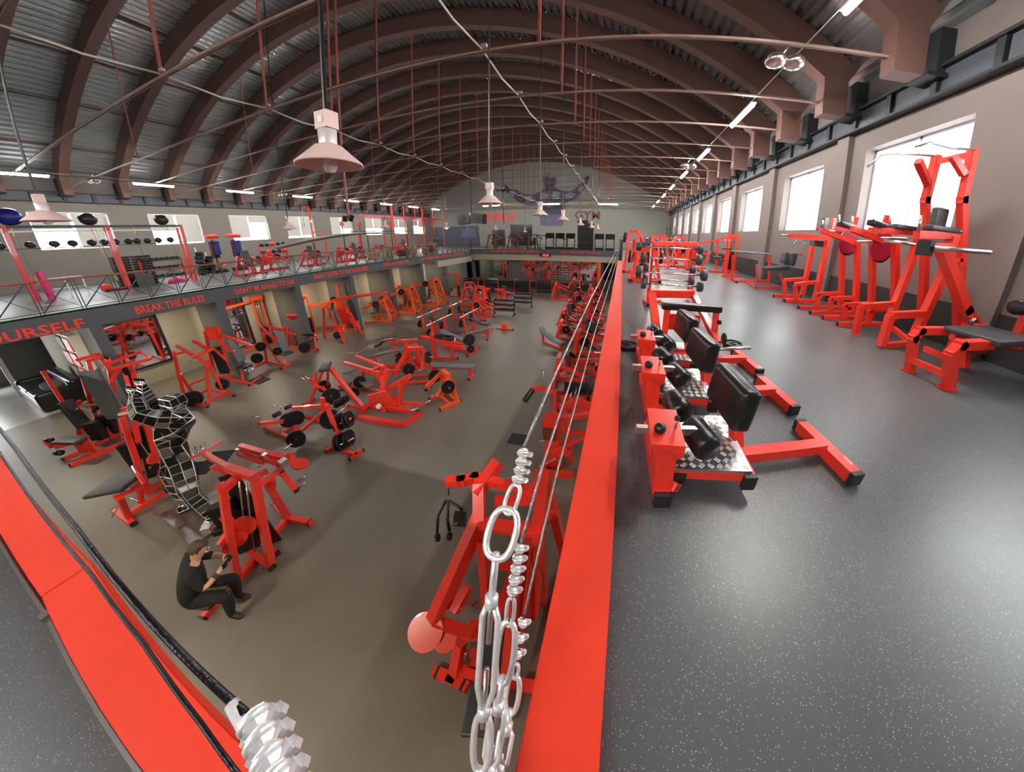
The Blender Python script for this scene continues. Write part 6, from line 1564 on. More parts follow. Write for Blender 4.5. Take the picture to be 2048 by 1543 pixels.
def fingers(J, E_, pre, palm, d, side, L=.075, curl=.5, down=Vector((0, 0, -1))):
    """five short chains rooted in the palm"""
    d = Vector(d).normalized(); side = Vector(side).normalized(); dn = Vector(down)
    p = Vector(palm)
    for i, (o, l) in enumerate(((-.03, .9), (-.01, 1.0), (.01, .95), (.028, .75))):
        a = p + d * .03 + side * o; b = a + (d + dn * curl * .4).normalized() * L * l * .5; c = b + (d * .5 + dn * curl).normalized() * L * l * .5
        for n_, q, r in ((0, a, .010), (1, b, .009), (2, c, .008)): J['%sf%d%d' % (pre, i, n_)] = (*q, r)
        E_ += [(pre + 'hand', '%sf%d0' % (pre, i)), ('%sf%d0' % (pre, i), '%sf%d1' % (pre, i)), ('%sf%d1' % (pre, i), '%sf%d2' % (pre, i))]
    a = p - side * .035 + d * .0; b = a - side * .02 + d * .03 + dn * .01
    J[pre + 't0'] = (*a, .012); J[pre + 't1'] = (*b, .009); E_ += [(pre + 'hand', pre + 't0'), (pre + 't0', pre + 't1')]

def headparts(g, c, face, up, hairm, s=1.0):
    """face features and hair on a head centred at c"""
    c = Vector(c); f = Vector(face).normalized(); u = Vector(up).normalized(); r = f.cross(u).normalized(); u = r.cross(f)
    M = Matrix((r, f, u)).transposed().to_4x4(); M.translation = c
    bm = bmesh.new(); bmesh.ops.create_uvsphere(bm, u_segments=20, v_segments=14, radius=1, matrix=M @ Matrix.Translation((0, -.018 * s, .028 * s)) @ Matrix.Diagonal((.088 * s, .105 * s, .105 * s, 1)))
    for v in bm.verts:
        l = M.inverted() @ v.co
        v.co += (v.co - c).normalized() * random.uniform(-.006, .009) * s
        if l.y > .035 and l.z < .075: v.co -= f * .05
    obj('hair', bm, hairm, g.r, smooth=True)
    for q in (-1, 1):
        bm = bmesh.new(); bmesh.ops.create_uvsphere(bm, u_segments=10, v_segments=6, radius=.011 * s, matrix=M @ Matrix.Translation((q * .03 * s, .088 * s, .0))); obj('eye', bm, 'white', g.r, smooth=True)
        bm = bmesh.new(); bmesh.ops.create_uvsphere(bm, u_segments=10, v_segments=6, radius=1, matrix=M @ Matrix.Translation((q * .082 * s, -.005, -.01)) @ Matrix.Diagonal((.01, .02, .03, 1))); obj('ear', bm, 'skin', g.r, smooth=True)
    bm = bmesh.new(); lathe(bm, [(0, -.02), (.013, -.014), (.007, .018), (0, .02)], M @ Matrix.Translation((0, .1 * s, -.018)), 8); obj('nose', bm, 'skin', g.r, smooth=True)
    bm = bmesh.new(); box(bm, M @ Vector((0, .088 * s, -.055)), (.04, .012, .009), M.to_3x3()); obj('mouth', bm, 'clothred', g.r)

def CAM(a, b): return 0
# seated person looking at a phone, on the bench end of the front machine
g = G('person', 'seated person with short brown hair in black clothes looking at a phone', 'person', (0, 0, 0))
J = dict(pelvis=(-5.36, .24, .58, .15), belly=(-5.39, .26, .75, .165), chest=(-5.40, .36, .94, .18), neck=(-5.33, .45, 1.10, .06), head=(-5.27, .52, 1.21, .085), crown=(-5.25, .54, 1.29, .08),
         Lsh=(-5.60, .45, 1.02, .095), Lel=(-5.50, .62, .82, .05), Lwr=(-5.27, .66, .86, .032), Lhand=(-5.20, .66, .88, .035),
         Rsh=(-5.21, .33, 1.0, .095), Rel=(-5.11, .30, .78, .05), Rwr=(-5.08, .50, .86, .032), Rhand=(-5.08, .56, .89, .035),
         Lhip=(-5.43, .34, .55, .11), Lkn=(-5.17, .58, .53, .085), Lan=(-5.27, .50, .12, .045), Lto=(-5.13, .56, .05, .045),
         Rhip=(-5.30, .22, .55, .115), Rkn=(-4.99, .40, .53, .085), Ran=(-5.08, .31, .12, .045), Rto=(-4.94, .36, .05, .045))
E_ = [('pelvis', 'belly'), ('belly', 'chest'), ('chest', 'neck'), ('neck', 'head'), ('head', 'crown'), ('chest', 'Lsh'), ('Lsh', 'Lel'), ('Lel', 'Lwr'), ('Lwr', 'Lhand'), ('chest', 'Rsh'), ('Rsh', 'Rel'), ('Rel', 'Rwr'), ('Rwr', 'Rhand'),
      ('pelvis', 'Lhip'), ('Lhip', 'Lkn'), ('Lkn', 'Lan'), ('Lan', 'Lto'), ('pelvis', 'Rhip'), ('Rhip', 'Rkn'), ('Rkn', 'Ran'), ('Ran', 'Rto')]
fingers(J, E_, 'R', J['Rhand'][:3], (.1, .9, .3), (1, 0, 0)); fingers(J, E_, 'L', J['Lhand'][:3], (.9, .1, .2), (0, 1, 0))
def dress(a, b):
    s = a + b
    if 'hand' in b or 'f' in a[1:3] or 'wr' in b or 't0' in b or 't1' in b or a in ('neck', 'head') or b in ('crown', 'head'): return 0
    if 'to' in b: return 2
    return 1
skin_body('body', J, E_, ['skin', 'cloth', 'cap'], g.r, 2, dress)
headparts(g, (-5.26, .53, 1.24), (.55, .5, -.6), (.4, .4, 1), 'hair')
g.rod('wristband', [(-5.085, .44, .84), (-5.08, .49, .857)], .042, 'olive', 12)
bm = bmesh.new(); padmesh(bm, (-5.05, .62, .93), (.075, .15, .01), (.5, 0, .1)); tag(obj('phone', bm, 'screen', smooth=True), 'dark phone in the hand of the seated person in black', 'phone')
g.t('side_strip', [(-5.2, .34, .66), (-5.0, .45, .64), (-4.98, .4, .45)], .03, .012, m='olive')

# standing person in a red shirt
g = G('person', 'standing fair haired person in dark red shirt and blue shorts at the cable tower', 'person', (-16.75, 5.9, 0), R(200))
J = dict(pelvis=(0, 0, .92, .13), belly=(0, 0, 1.08, .12), chest=(0, .02, 1.28, .14), neck=(0, 0, 1.45, .055), head=(0, .02, 1.58, .085), crown=(0, .02, 1.66, .08),
         Lsh=(-.19, 0, 1.39, .065), Lel=(-.27, .03, 1.12, .045), Lwr=(-.22, .22, 1.0, .03), Lhand=(-.2, .29, .99, .035), Rsh=(.19, 0, 1.39, .065), Rel=(.27, .03, 1.12, .045), Rwr=(.22, .22, 1.02, .03), Rhand=(.2, .29, 1.02, .035),
         Lhip=(-.1, 0, .86, .1), Lkn=(-.12, .02, .48, .065), Lan=(-.12, 0, .1, .045), Lto=(-.13, .14, .045, .04), Rhip=(.1, 0, .86, .1), Rkn=(.12, .02, .48, .065), Ran=(.12, 0, .1, .045), Rto=(.13, .14, .045, .04))
E_ = [e for e in [('pelvis', 'belly'), ('belly', 'chest'), ('chest', 'neck'), ('neck', 'head'), ('head', 'crown'), ('chest', 'Lsh'), ('Lsh', 'Lel'), ('Lel', 'Lwr'), ('Lwr', 'Lhand'), ('chest', 'Rsh'), ('Rsh', 'Rel'), ('Rel', 'Rwr'), ('Rwr', 'Rhand'),
      ('pelvis', 'Lhip'), ('Lhip', 'Lkn'), ('Lkn', 'Lan'), ('Lan', 'Lto'), ('pelvis', 'Rhip'), ('Rhip', 'Rkn'), ('Rkn', 'Ran'), ('Ran', 'Rto')]]
fingers(J, E_, 'R', J['Rhand'][:3], (0, 1, 0), (1, 0, 0)); fingers(J, E_, 'L', J['Lhand'][:3], (0, 1, 0), (-1, 0, 0))
def dress2(a, b):
    if a in ('pelvis', 'Lhip', 'Rhip'): return 2 if 'belly' not in b else 1
    if b in ('chest', 'Lsh', 'Rsh') or a in ('belly',) or (a in ('Lsh', 'Rsh')): return 1
    if 'to' in b: return 3
    return 0
skin_body('body', J, E_, ['skin', 'clothred', 'clothblue', 'cap'], g.r, 2, dress2)
headparts(g, (0, .02, 1.6), (0, 1, -.2), (0, 0, 1), 'hairfair')

# person seated in the tall tower at left
g = G('person', 'person in black seated inside the tall twin stack tower, forearms forward', 'person', (-14.3, 1.75, 0), R(150))
J = dict(pelvis=(0, 0, .55, .13), belly=(0, .02, .72, .12), chest=(0, .04, .95, .14), neck=(0, .06, 1.12, .055), head=(0, .1, 1.24, .085), crown=(0, .11, 1.32, .08),
         Lsh=(-.19, .04, 1.05, .065), Lel=(-.25, .25, .88, .045), Lwr=(-.12, .42, 1.0, .03), Lhand=(-.1, .48, 1.03, .035), Rsh=(.19, .04, 1.05, .065), Rel=(.25, .25, .88, .045), Rwr=(.12, .42, 1.0, .03), Rhand=(.1, .48, 1.03, .035),
         Lhip=(-.1, .05, .54, .1), Lkn=(-.14, .45, .52, .07), Lan=(-.14, .45, .12, .045), Lto=(-.15, .58, .05, .04), Rhip=(.1, .05, .54, .1), Rkn=(.14, .45, .52, .07), Ran=(.14, .45, .12, .045), Rto=(.15, .58, .05, .04))
E_ = E_[:21]
fingers(J, E_, 'R', J['Rhand'][:3], (0, 1, .2), (1, 0, 0)); fingers(J, E_, 'L', J['Lhand'][:3], (0, 1, .2), (-1, 0, 0))
skin_body('body', J, E_, ['skin', 'cloth', 'cap'], g.r, 2, dress)
headparts(g, (0, .1, 1.26), (0, 1, -.1), (0, 0, 1), 'hair')

# faceted steel statue: welded plates over a muscular figure, arms swept up in front of the head
g = G('statue', 'tall faceted steel statue of a muscular man with raised arms', 'statue', (0, 0, 0))
J = dict(pelvis=(-8.02, 1.31, 1.34, .17), waist=(-8.12, 1.36, 1.52, .15), ribs=(-8.05, 1.42, 1.74, .2, .17), chest=(-7.95, 1.49, 1.95, .23, .18), neck=(-7.78, 1.54, 2.24, .08), head=(-7.72, 1.57, 2.42, .125, .13), crown=(-7.70, 1.57, 2.55, .11),
         Lsh=(-8.26, 1.48, 2.10, .13), Lua=(-8.26, 1.44, 2.28, .105), Lel=(-8.2, 1.4, 2.46, .075), Lfa=(-8.1, 1.38, 2.66, .075), Lwr=(-8.0, 1.38, 2.80, .045), Lhand=(-7.96, 1.38, 2.86, .04),
         Rsh=(-7.6, 1.55, 2.12, .13), Rua=(-7.68, 1.3, 2.26, .1), Rel=(-7.82, 1.16, 2.42, .075), Rfa=(-7.98, 1.2, 2.55, .07), Rwr=(-8.1, 1.26, 2.66, .045), Rhand=(-8.14, 1.28, 2.71, .04),
         Lhip=(-8.15, 1.3, 1.18, .155), Lth=(-8.2, 1.2, .92, .15), Lkn=(-8.15, 1.1, .6, .09), Lca=(-8.2, 1.13, .42, .105), Lan=(-8.22, 1.1, .13, .05), Lto=(-8.35, .98, .1, .05),
         Rhip=(-7.9, 1.28, 1.18, .155), Rth=(-7.76, 1.2, .92, .145), Rkn=(-7.58, 1.12, .62, .09), Rca=(-7.5, 1.14, .42, .1), Ran=(-7.36, 1.1, .14, .05), Rto=(-7.3, .96, .1, .05))
E_ = [('pelvis', 'waist'), ('waist', 'ribs'), ('ribs', 'chest'), ('chest', 'neck'), ('neck', 'head'), ('head', 'crown'), ('chest', 'Lsh'), ('Lsh', 'Lua'), ('Lua', 'Lel'), ('Lel', 'Lfa'), ('Lfa', 'Lwr'), ('Lwr', 'Lhand'), ('chest', 'Rsh'), ('Rsh', 'Rua'), ('Rua', 'Rel'), ('Rel', 'Rfa'), ('Rfa', 'Rwr'), ('Rwr', 'Rhand'),
      ('pelvis', 'Lhip'), ('Lhip', 'Lth'), ('Lth', 'Lkn'), ('Lkn', 'Lca'), ('Lca', 'Lan'), ('Lan', 'Lto'), ('pelvis', 'Rhip'), ('Rhip', 'Rth'), ('Rth', 'Rkn'), ('Rkn', 'Rca'), ('Rca', 'Ran'), ('Ran', 'Rto')]
for pre, dd in (('L', (.3, -.1, .9)), ('R', (-.5, .1, .8))):
    p = Vector(J[pre + 'hand'][:3]); d = Vector(dd).normalized()
    for i in range(5):
        s = Vector((.8, .5, -.2)).normalized() * (i - 2) * .03
        a = p + d * .05 + s; b = a + d * .1 + Vector((0, 0, -.02))
        J['%sg%d0' % (pre, i)] = (*a, .018); J['%sg%d1' % (pre, i)] = (*b, .012); E_ += [(pre + 'hand', '%sg%d0' % (pre, i)), ('%sg%d0' % (pre, i), '%sg%d1' % (pre, i))]
body = skin_body('core', J, E_, ['facet'], g.r, 0, None, smooth=False)
# split the coarse quads once so the plates are of hand size, then lift every plate off as its own steel panel
bm = bmesh.new(); bm.from_mesh(body.data)
big = [e for e in bm.edges if e.calc_length() > .2]
bmesh.ops.subdivide_edges(bm, edges=big, cuts=1, use_grid_fill=True)
bm.normal_update()
fs = sorted(bm.faces, key=lambda f: -f.calc_area()); lim = 250
wb = bmesh.new()
for e in bm.edges:
    a, b = e.verts
    if (a.co - b.co).length > .03: tubeg(wb, [a.co, b.co], .009, 4, caps=False)
for f in fs[:lim]:
    if f.calc_area() < .0006: continue
    c = f.calc_center_median(); n = f.normal
    pb = bmesh.new()
    lo = [pb.verts.new(c + (v.co - c) * .9) for v in f.verts]; hi = [pb.verts.new(c + (v.co - c) * .82 + n * .012) for v in f.verts]
    pb.faces.new(hi)
    for i in range(len(lo)): pb.faces.new((lo[i], lo[(i + 1) % len(lo)], hi[(i + 1) % len(hi)], hi[i]))
    obj('steel_panel', pb, 'facet' if random.random() < .72 else 'baseplate', g.r)
bm.free()
obj('weld_seams', wb, 'weld', g.r, kind='stuff')
b = G('steel_pedestal', 'thick grey steel plate with a round hole under the statue', 'base plate', (-7.87, 1.02, 0), R(-3), m='baseplate')
b.bx('base_slab', (0, 0, .03), (1.55, .62, .06)); b.bx('name_block', (-.05, -.2, .075), (.16, .12, .03)); b.rod('drill_hole', [(-.68, .02, .058), (-.68, .02, .064)], .045, 'black', 16); b.rod('hole_ring', [(-.68, .02, .055), (-.68, .02, .0615)], .06, 'steel', 16)

# ------------------------------------------------------------ left gallery
RX = -20.5
g = G('training_rig', 'long red frame with dark shelves carrying balls on the left gallery', 'training rig', (RX, 2.2, ZU))
for y in (0, 2.25, 4.45):
    g.t('upright', [(0, y, 0), (0, y, 2.65)], .11); g.t('upright', [(-.8, y + .1, 0), (-.8, y + .1, 2.6)], .09)
g.t('top_rail', [(0, -2.4, 2.62), (0, 4.5, 2.62)], .1, m='black'); g.t('top_rail', [(-.25, -2.4, 2.62), (-.25, 4.5, 2.62)], .06, m='black'); g.t('ball_shelf', [(-.1, -1.5, 1.86), (-.1, 4.4, 1.86)], .16, .03, m='black'); g.t('cross_rail', [(-.8, -2.2, 2.5), (-.8, 4.4, 2.5)], .05, m='steel')
for i, (y, m, lab) in enumerate(((2.41, 'blue', 'big blue exercise ball on top of the red rig at far left'), (4.07, 'ironball', 'dark shiny exercise ball on top of the rig, middle one'), (6.1, 'ironball', 'dark shiny exercise ball on top of the rig, right one'))):
    bm = bmesh.new(); bmesh.ops.create_uvsphere(bm, u_segments=24, v_segments=14, radius=.3 if i == 0 else .24); o = obj('exercise_ball', bm, m, smooth=True); o.location = (RX - .12, y, ZU + 2.67 + (.3 if i == 0 else .24)); tag(o, lab, 'exercise ball')
mb = None
for i, y in enumerate((1.35, 2.0, 2.6, 3.1, 3.5, 3.95, 4.25, 4.55, 4.9, 5.15, 5.45, 5.8, 6.2)):
    if mb is None: bm = bmesh.new(); bmesh.ops.create_uvsphere(bm, u_segments=16, v_segments=10, radius=.125); mb = o = obj('medicine_ball', bm, 'ironball', smooth=True)
    else: o = mb.copy(); COL.objects.link(o)
    o.location = (RX - .1, y, ZU + 1.875 + .125); tag(o, 'small dark medicine ball on the rig shelf, %s from the left' % NTH[i], 'medicine ball', 'medicine balls on the rig shelf')
bm = bmesh.new(); bmesh.ops.create_uvsphere(bm, u_segments=16, v_segments=10, radius=.12); o = obj('medicine_ball', bm, 'beige', smooth=True); o.location = (RX + .2, 5.02, ZU + 2.0); bpy.data.objects.remove(o)
for i, (y, ln) in enumerate(((2.35, 2.0), (4.05, 1.1), (4.15, 2.2), (5.15, 2.2), (6.2, 2.1))):
    s = G('suspension_strap', ('yellow and black suspension straps at far left of the rig', 'yellow topped strap hanging left of the middle rig post', 'long yellow handled strap beside the middle rig post', 'yellow handled strap right of the middle rig post', 'yellow handled strap near the right rig post')[i], 'strap', (RX, y, ZU + 2.6), 0, m='black')
    s.t('loop', [(0, 0, 0), (0, 0, -.3)], .06, .02, m='yellow'); s.t('strap', [(0, 0, -.3), (0, .03, -ln + .3)], .025, .01); s.t('handle', [(0, .03, -ln + .3), (0, .05, -ln)], .07, .03, m='yellow')
for i, (x, y, r_) in enumerate(((-20.75, 2.25, 0), (-20.3, 2.5, 0))):
    o = obj('foam_roller', (lambda b: (lathe(b, [(0, 0), (.085, 0), (.09, .02), (.09, .9), (.085, .92), (0, .92)], None, 16), b)[1])(bmesh.new()), 'pink', smooth=True); o.location = (x, y, ZU); tag(o, ('pink foam roller standing left of the first red rig post', 'taller pink foam roller standing right of the first red rig post')[i], 'foam roller')
    if i: o.scale = (1, 1, 1.15)
g = G('football_goal', 'white tubular frame stand behind the railing below the first window', 'frame', (-20.7, 3.0, ZU), m='steel')
for y in (-.4, 0, .4): g.t('frame_post', [(0, y, 0), (0, y, .75)], .035)
g.t('frame_rail', [(0, -.4, .75), (0, .4, .75)], .035); g.t('frame_rail', [(0, -.4, .35), (0, .4, .35)], .03)
g = G('aerobic_steps', 'tall stack of dark aerobic steps behind the rig, left stack', 'step stack', (-21.9, 4.75, ZU), m='kick')
for k in range(12): g.bx('step', (0, 0, .06 + k * .115), (.45, .5, .095), (0, 0, .02 * (k % 3)))
dup(g.r, (-21.9, 5.4, ZU), 0.1, 'tall stack of dark aerobic steps behind the rig, right stack')
bm = bmesh.new(); box(bm, (-20.4, 4.95, ZU + .3), (.08, .5, .6)); tag(obj('framed_sign', bm, 'darkgrey'), 'dark square board standing on the gallery floor behind the railing', 'sign')
bm = bmesh.new(); lathe(bm, [(0, 0), (.3, 0), (.31, .05), (.27, .16), (.15, .25), (0, .28)], None, 20); o = obj('balance_dome', bm, 'pink', smooth=True); o.location = (-20.5, 5.95, ZU); tag(o, 'bright pink half ball lying on the left gallery floor', 'balance trainer')
rack_shelves((-21.3, 5.85, ZU), R(-90), 'red rack of small weights on the left gallery', 'left gallery rack', 1.4, 1.15, 3)
bm = bmesh.new(); bmesh.ops.create_uvsphere(bm, u_segments=14, v_segments=10, radius=.16); o = obj('medicine_ball', bm, 'orange', smooth=True); o.location = (-20.9, 3.9, ZU + .16); tag(o, 'orange brown ball on the gallery floor below the first window', 'medicine ball')
bm = bmesh.new(); padmesh(bm, (-20.8, 4.2, ZU + .05), (.5, .7, .1)); tag(obj('floor_cushion', bm, 'clothred', smooth=True), 'flat dark red cushion beside the orange brown ball', 'cushion')
for i, y in enumerate((9.0, 10.1)):
    g = G('training_dummy', ('standing training dummy draped with red gloves, left one', 'standing training dummy draped with red gloves, right one')[i], 'training dummy', (-24.0, y, ZU), 0.2 * i)
    g.t('pole', [(0, 0, 0), (0, 0, 2.0)], .08, m='black'); g.rod('padded_trunk', [(0, 0, .9), (0, 0, 1.2), (0, 0, 1.7), (0, 0, 1.9)], .19, ('cloth', 'clothblue')[i], 14)
    g.pad('blue_pad', (.15, .1, 1.5), (.12, .3, .8), m='clothblue'); g.pad('red_headgear', (.05, 0, 2.2), (.5, .6, .2), (0, .2, 0), m='letter'); g.pad('red_strap', (.1, -.15, 1.4), (.1, .12, 1.0), m='clothred')
    g.bx('foot_weight', (0, 0, .1), (.6, .6, .2), m='kick'); g.rod('red_ring', [(0.3, -.3, .55), (.4, 0, .3), (.3, .3, .55)], .05, 'letter')
for i, (y, h_) in enumerate(((8.4, 1.0), (8.0, 1.3))):
    g = G('weight_vest_stand', ('dark heap of weight vests on a stand left of the training dummies', 'taller dark heap of gear left of the training dummies')[i], 'equipment stand', (-23.6, y, ZU), 0, m='kick')
    g.t('pole', [(0, 0, 0), (0, 0, h_ + .3)], .05, m='steel')
    for k in range(6): g.pad('hanging_pad', (.05 * (k % 2), .06 * (k % 3), .15 + k * h_ / 6), (.34, .34, h_ / 5), (0, 0, .5 * k), m='leather')
g = G('ball_rack', 'red rack with red and black balls right of the training dummies', 'ball rack', (-23.8, 12.2, ZU), 0)
for y in (-.9, .9): g.t('side_frame', [(0, y, 0), (0, y, 1.5)], .07)
for k in range(3):
    g.t('shelf_rail', [(0, -.9, .35 + k * .5), (0, .9, .35 + k * .5)], .05)
for k in range(3):
    for j in range(5):
        bm = bmesh.new(); bmesh.ops.create_uvsphere(bm, u_segments=12, v_segments=8, radius=.15); o = obj('medicine_ball', bm, 'letter' if (j * 2 + k) % 3 == 0 else 'ironball', smooth=True)
        o.location = (-23.75, 12.2 - .7 + j * .35, ZU + .52 + k * .5); tag(o, ('red' if (j * 2 + k) % 3 == 0 else 'black') + ' medicine ball on the %s row of the ball rack, %s from left' % (('lowest', 'middle', 'top')[k], NTH[j]), 'medicine ball', ('red' if (j * 2 + k) % 3 == 0 else 'black') + ' balls on the red ball rack')
g = G('boxing_stand', 'red overhead hook stand with hanging chain in the left gallery', 'boxing stand', (-22.5, 14.4, ZU), 0)
g.t('post', [(0, 0, 0), (0, 0, 3.2)], .1); g.t('post', [(0, .9, 0), (0, .9, 2.2)], .08); g.t('top_arm', [(0, 0, 4.0), (0, 0, 3.2)], .1); g.t('top_arm', [(0, 0, 4.0), (0, -.5, 4.0)], .1); g.t('cross_arm', [(0, 0, 2.2), (0, .9, 2.2)], .08); g.rod('chain', [(0, -.5, 4.0), (0, -.5, 2.6)], .02, 'steel'); g.t('foot', [(-.4, 0, .05), (.4, 0, .05)], .09)
for i, y in enumerate((16.2, 17.8, 21.2)):
    g = G('speed_disc_stand', ('thin post carrying a round red target, left', 'thin post carrying a round red target, middle', 'thin post carrying a round red target, right')[i], 'target stand', (-21.5, y, ZU), 0, m='black')
    g.t('pole', [(0, 0, 0), (0, 0, 2.6)], .05); g.cam('red_target', (0, 0, 2.75), (1, .2, 0), .2, .04, 'red'); g.bx('foot', (0, 0, .03), (.5, .5, .06))
g = G('crossbar_rig', 'long black horizontal bar frame between the red targets', 'exercise frame', (-21.0, 18.8, ZU), 0, m='black')
g.t('long_bar', [(0, -2.4, 2.1), (0, 4.4, 2.1)], .07); g.t('leg', [(0, -1.6, 0), (0, -1.6, 2.1)], .12, m='red'); g.t('leg', [(0, 1.0, 0), (0, 1.0, 2.1)], .08, m='red'); g.t('leg', [(0, 4.0, 0), (0, 4.0, 2.1)], .08, m='red')
g = G('monkey_bars', 'tall red climbing frame with many posts at the far left gallery end', 'climbing frame', (-22.0, 22.0, ZU), 0)
for y, w_ in ((0, .14), (1.6, .06), (3.2, .06), (4.4, .14), (6.2, .06), (8.0, .06)): g.t('post', [(0, y, 0), (0, y, 4.6)], w_)
g.t('long_beam', [(0, -3.2, 3.5), (0, 8, 3.5)], .12); g.t('long_beam', [(-1.2, -3.2, 3.5), (-1.2, 8, 3.5)], .08)
for y in range(-3, 9, 2): g.t('rung', [(0, y, 3.5), (-1.2, y, 3.5)], .05)
for i in range(16):
    y = 8.2 + i * .95
    if i % 2 == 0: lever((-18.6 - (i % 3) * .7, y, ZU), R(90 + 17 * (i % 4)), ('low red machine behind the gallery railing under the second left window', 'low red machine behind the railing beside the dummies', 'low red machine behind the railing left of the canopy tip', 'red machine just under the canopy tip', 'red machine beneath the canopy, near its first quarter', 'red machine beneath the middle of the canopy', 'red machine beneath the canopy beyond its middle', 'last red machine beneath the canopy')[i // 2], .95, .9, 1.1, 1, seat=i % 4 == 0)
# boxes and pallets under the canopy
for i in range(9):
    y = 15.2 + i * .95; o = G('wooden_box', ('pale jump box', 'yellow brown jump box', 'tall wooden jump box', 'grey jump box')[i % 4] + (' under the canopy, %s from its near end' % ('first', 'second', 'third', 'fourth', 'fifth', 'sixth', 'seventh', 'eighth', 'ninth')[i]), 'jump box', (-17.4 - .3 * (i % 3), y, ZU), .1 * i, m=('wood', 'beige', 'wood', 'lettergym')[i % 4])
    h_ = .45 + .2 * (i % 3)
    for s in (-1, 1): o.bx('side_board', (s * .29, 0, h_ / 2), (.02, .5, h_)); o.bx('end_board', (0, s * .25, h_ / 2), (.56, .02, h_))
    o.bx('lid', (0, 0, h_ + .01), (.62, .54, .02))
# the long dark curved canopy over the far left gallery
bm = bmesh.new(); prev = None; N = 26
for i in range(N + 1):
    t = i / N; y = 9.4 + 14.4 * t; z = 4.82 + .62 * math.sin(math.pi * min(1, t * 1.05) ** .9) ; wd = .12 + 1.1 * math.sin(math.pi * min(1, t * 1.02 + .02)) ** .6 if t < .98 else .2
    ring = [bm.verts.new((-18 + wd * .5, y, z)), bm.verts.new((-18 - wd * .5, y, z + .12)), bm.verts.new((-18 - wd * .5, y, z + .17)), bm.verts.new((-18 + wd * .5, y, z + .05))]
    if prev:
        for k in range(4): bm.faces.new((prev[k], prev[(k + 1) % 4], ring[(k + 1) % 4], ring[k]))
    else: bm.faces.new(ring)
    prev = ring
bm.faces.new(prev[::-1])
cn = G('curved_canopy', 'long dark brown curved canopy over the far left gallery machines', 'canopy', (0, 0, 0))
obj('canopy_skin', bm, 'canopy', cn.r, smooth=True)
for y in (11.5, 15.5, 19.5, 23.2): cn.t('canopy_leg', [(-18.05, y, ZU), (-18.05, y, 4.82 + .6 * math.sin(math.pi * (y - 9.4) / 14.4) - .0)], .05, m='black')

# hanging speakers, projector pole, far gallery machines
g = G('hanging_speakers', 'pair of black loudspeakers hanging under the roof before the blue wall panel', 'loudspeaker', (-14.9, 25, 6.75), 0, m='black')
for s in (-1, 1): g.bx('speaker_box', (s * .75, 0, 0), (1.35, .8, .95), (0, s * .12, 0)); g.cam('speaker_cone', (s * .75, -.42, 0), (0, 1, 0), .28, .03, 'iron')
g.rod('hanging_pole', [(0, 0, .4), (0, 0, arc_z(-14.9, RC + .76) - 6.75)], .04, 'black'); g.rod('cable', [(-.5, .1, -.4), (-.7, .1, -1.6)], .02, 'steel'); g.rod('cable', [(.5, .1, -.4), (.7, .1, -1.6)], .02, 'steel')
g = G('camera_pole', 'dark ceiling pole with spotlights beside the big pink lamp', 'ceiling pole', (-9.35, 7.35, 5.7), 0, m='black')
g.t('pole', [(0, 0, 0), (0, 0, arc_z(-9.35, RC + .76) - 5.7)], .06, m='hanger')
for k, (dz, n_) in enumerate(((.05, 4), (2.35, 5))):
    for j in range(n_): g.bx('spot_head', ((j - 1.8) * .16, .05 * (-1) ** j, dz + .08 * (j % 2)), (.13, .1, .1), (.3 * j, .2, .5 * j))
for i, (x, y) in enumerate(((-9.4, 20.5),)):
    g = G('camera_pole', 'dark ceiling pole with spotlights near the far lamp row', 'ceiling pole', (x, y, 6.0), 0, m='black')
    g.t('pole', [(0, 0, 0), (0, 0, arc_z(x, RC + .76) - 6.0)], .06)
    for j in range(5): g.bx('spot_head', ((j - 2) * .22, 0, 2.5 + .08 * (j % 2)), (.16, .14, .14), (.3 * j, 0, .4))
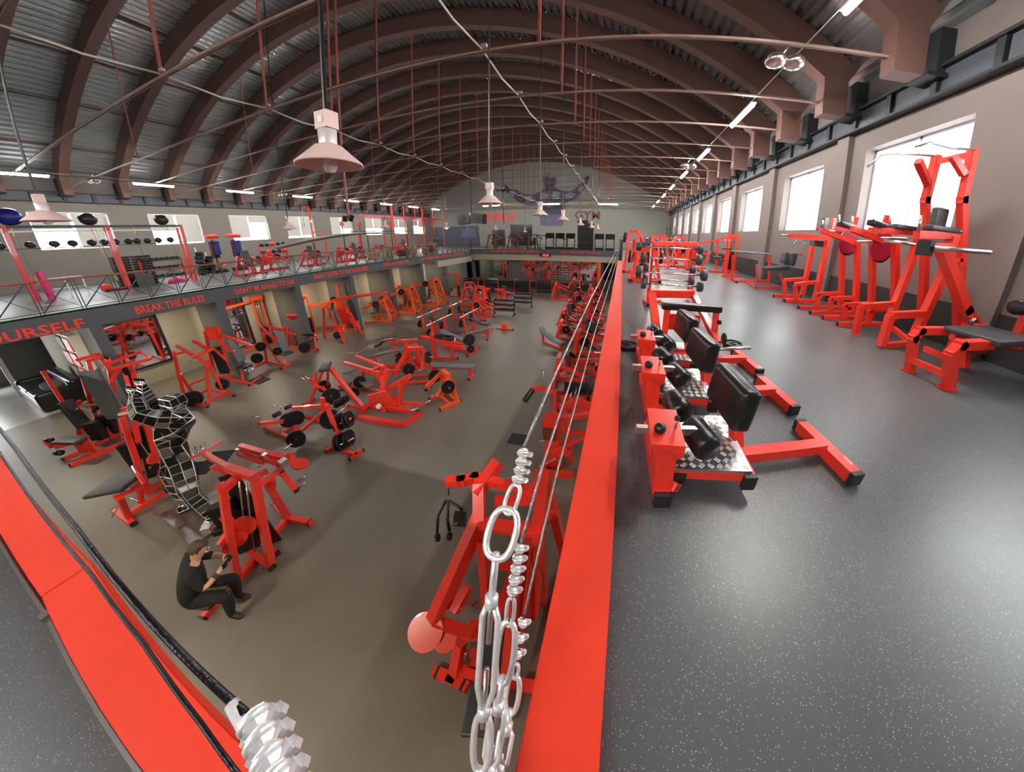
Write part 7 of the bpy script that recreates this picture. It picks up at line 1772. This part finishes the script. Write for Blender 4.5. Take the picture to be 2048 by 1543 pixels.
def treadmill(loc, rz, lab):
    g = G('treadmill', lab, 'treadmill', loc, rz, m='black')
    g.bx('deck', (0, 0, .14), (.8, 1.6, .2), m='kick'); g.bx('motor_hood', (0, .75, .25), (.8, .4, .3))
    for s in (-1, 1): g.t('upright', [(s * .38, .75, .2), (s * .36, .65, 1.3)], .08); g.t('hand_rail', [(s * .38, .65, 1.05), (s * .38, 0, .95)], .05, m='steel')
    g.bx('console', (0, .65, 1.4), (.85, .1, .5), (.3, 0, 0)); g.bx('console_screen', (0, .58, 1.42), (.6, .02, .35), (.3, 0, 0), m='screen')
    return g.r
t0 = treadmill((-6.9, 25.8, ZU), R(180), 'black treadmill on the far gallery, leftmost')
for i, x in enumerate((-5.9, -4.9, -2.2, -1.2)):
    dup(t0, (x, 25.8, ZU), R(180), ('black treadmill on the far gallery, second from left', 'black treadmill just left of the tall black cabinet', 'black treadmill just right of the tall black cabinet', 'rightmost black treadmill on the far gallery')[i])
g = G('black_cabinet', 'tall black speaker cabinet standing on the far gallery among treadmills', 'cabinet', (-3.6, 26.2, ZU), 0, m='black')
g.bx('cabinet_body', (0, 0, 1.3), (1.5, .9, 2.6)); g.bx('front_grille', (0, -.47, 1.3), (1.35, .03, 2.3), m='kick'); g.bx('top_box', (-.3, 0, 2.75), (1.0, .8, .3))
for i, x in enumerate((-13.2, -11.0, -9.0)):
    lever((x, 26.2 + .3 * i, ZU), R(180), ('dark red machine at the left of the far gallery', 'dark red machine before the wide dark doorway', 'black machine right of the wide dark doorway')[i], 1.5, 1.2, 1.4, 0, m=('lettergym', 'lettergym', 'black')[i])
cr = G('curved_bar', 'thin long curved dark bar arching over the far gallery machines', 'bar', (0, 25.2, ZU), 0, m='rib')
cr.rod('arched_bar', [(-12.6, 0, 1.0), (-11.0, 0, 1.35), (-9.0, 0, 1.55), (-7.4, 0, 1.4), (-5.2, 0, 1.05)], .05, 'canopy'); cr.rod('bar_leg', [(-12.6, 0, 0), (-12.6, 0, 1.0)], .04, 'canopy'); cr.rod('bar_leg', [(-5.2, 0, 0), (-5.2, 0, 1.05)], .04, 'canopy'); cr.rod('bar_leg', [(-9.0, 0, 0), (-9.0, 0, 1.55)], .04, 'canopy')
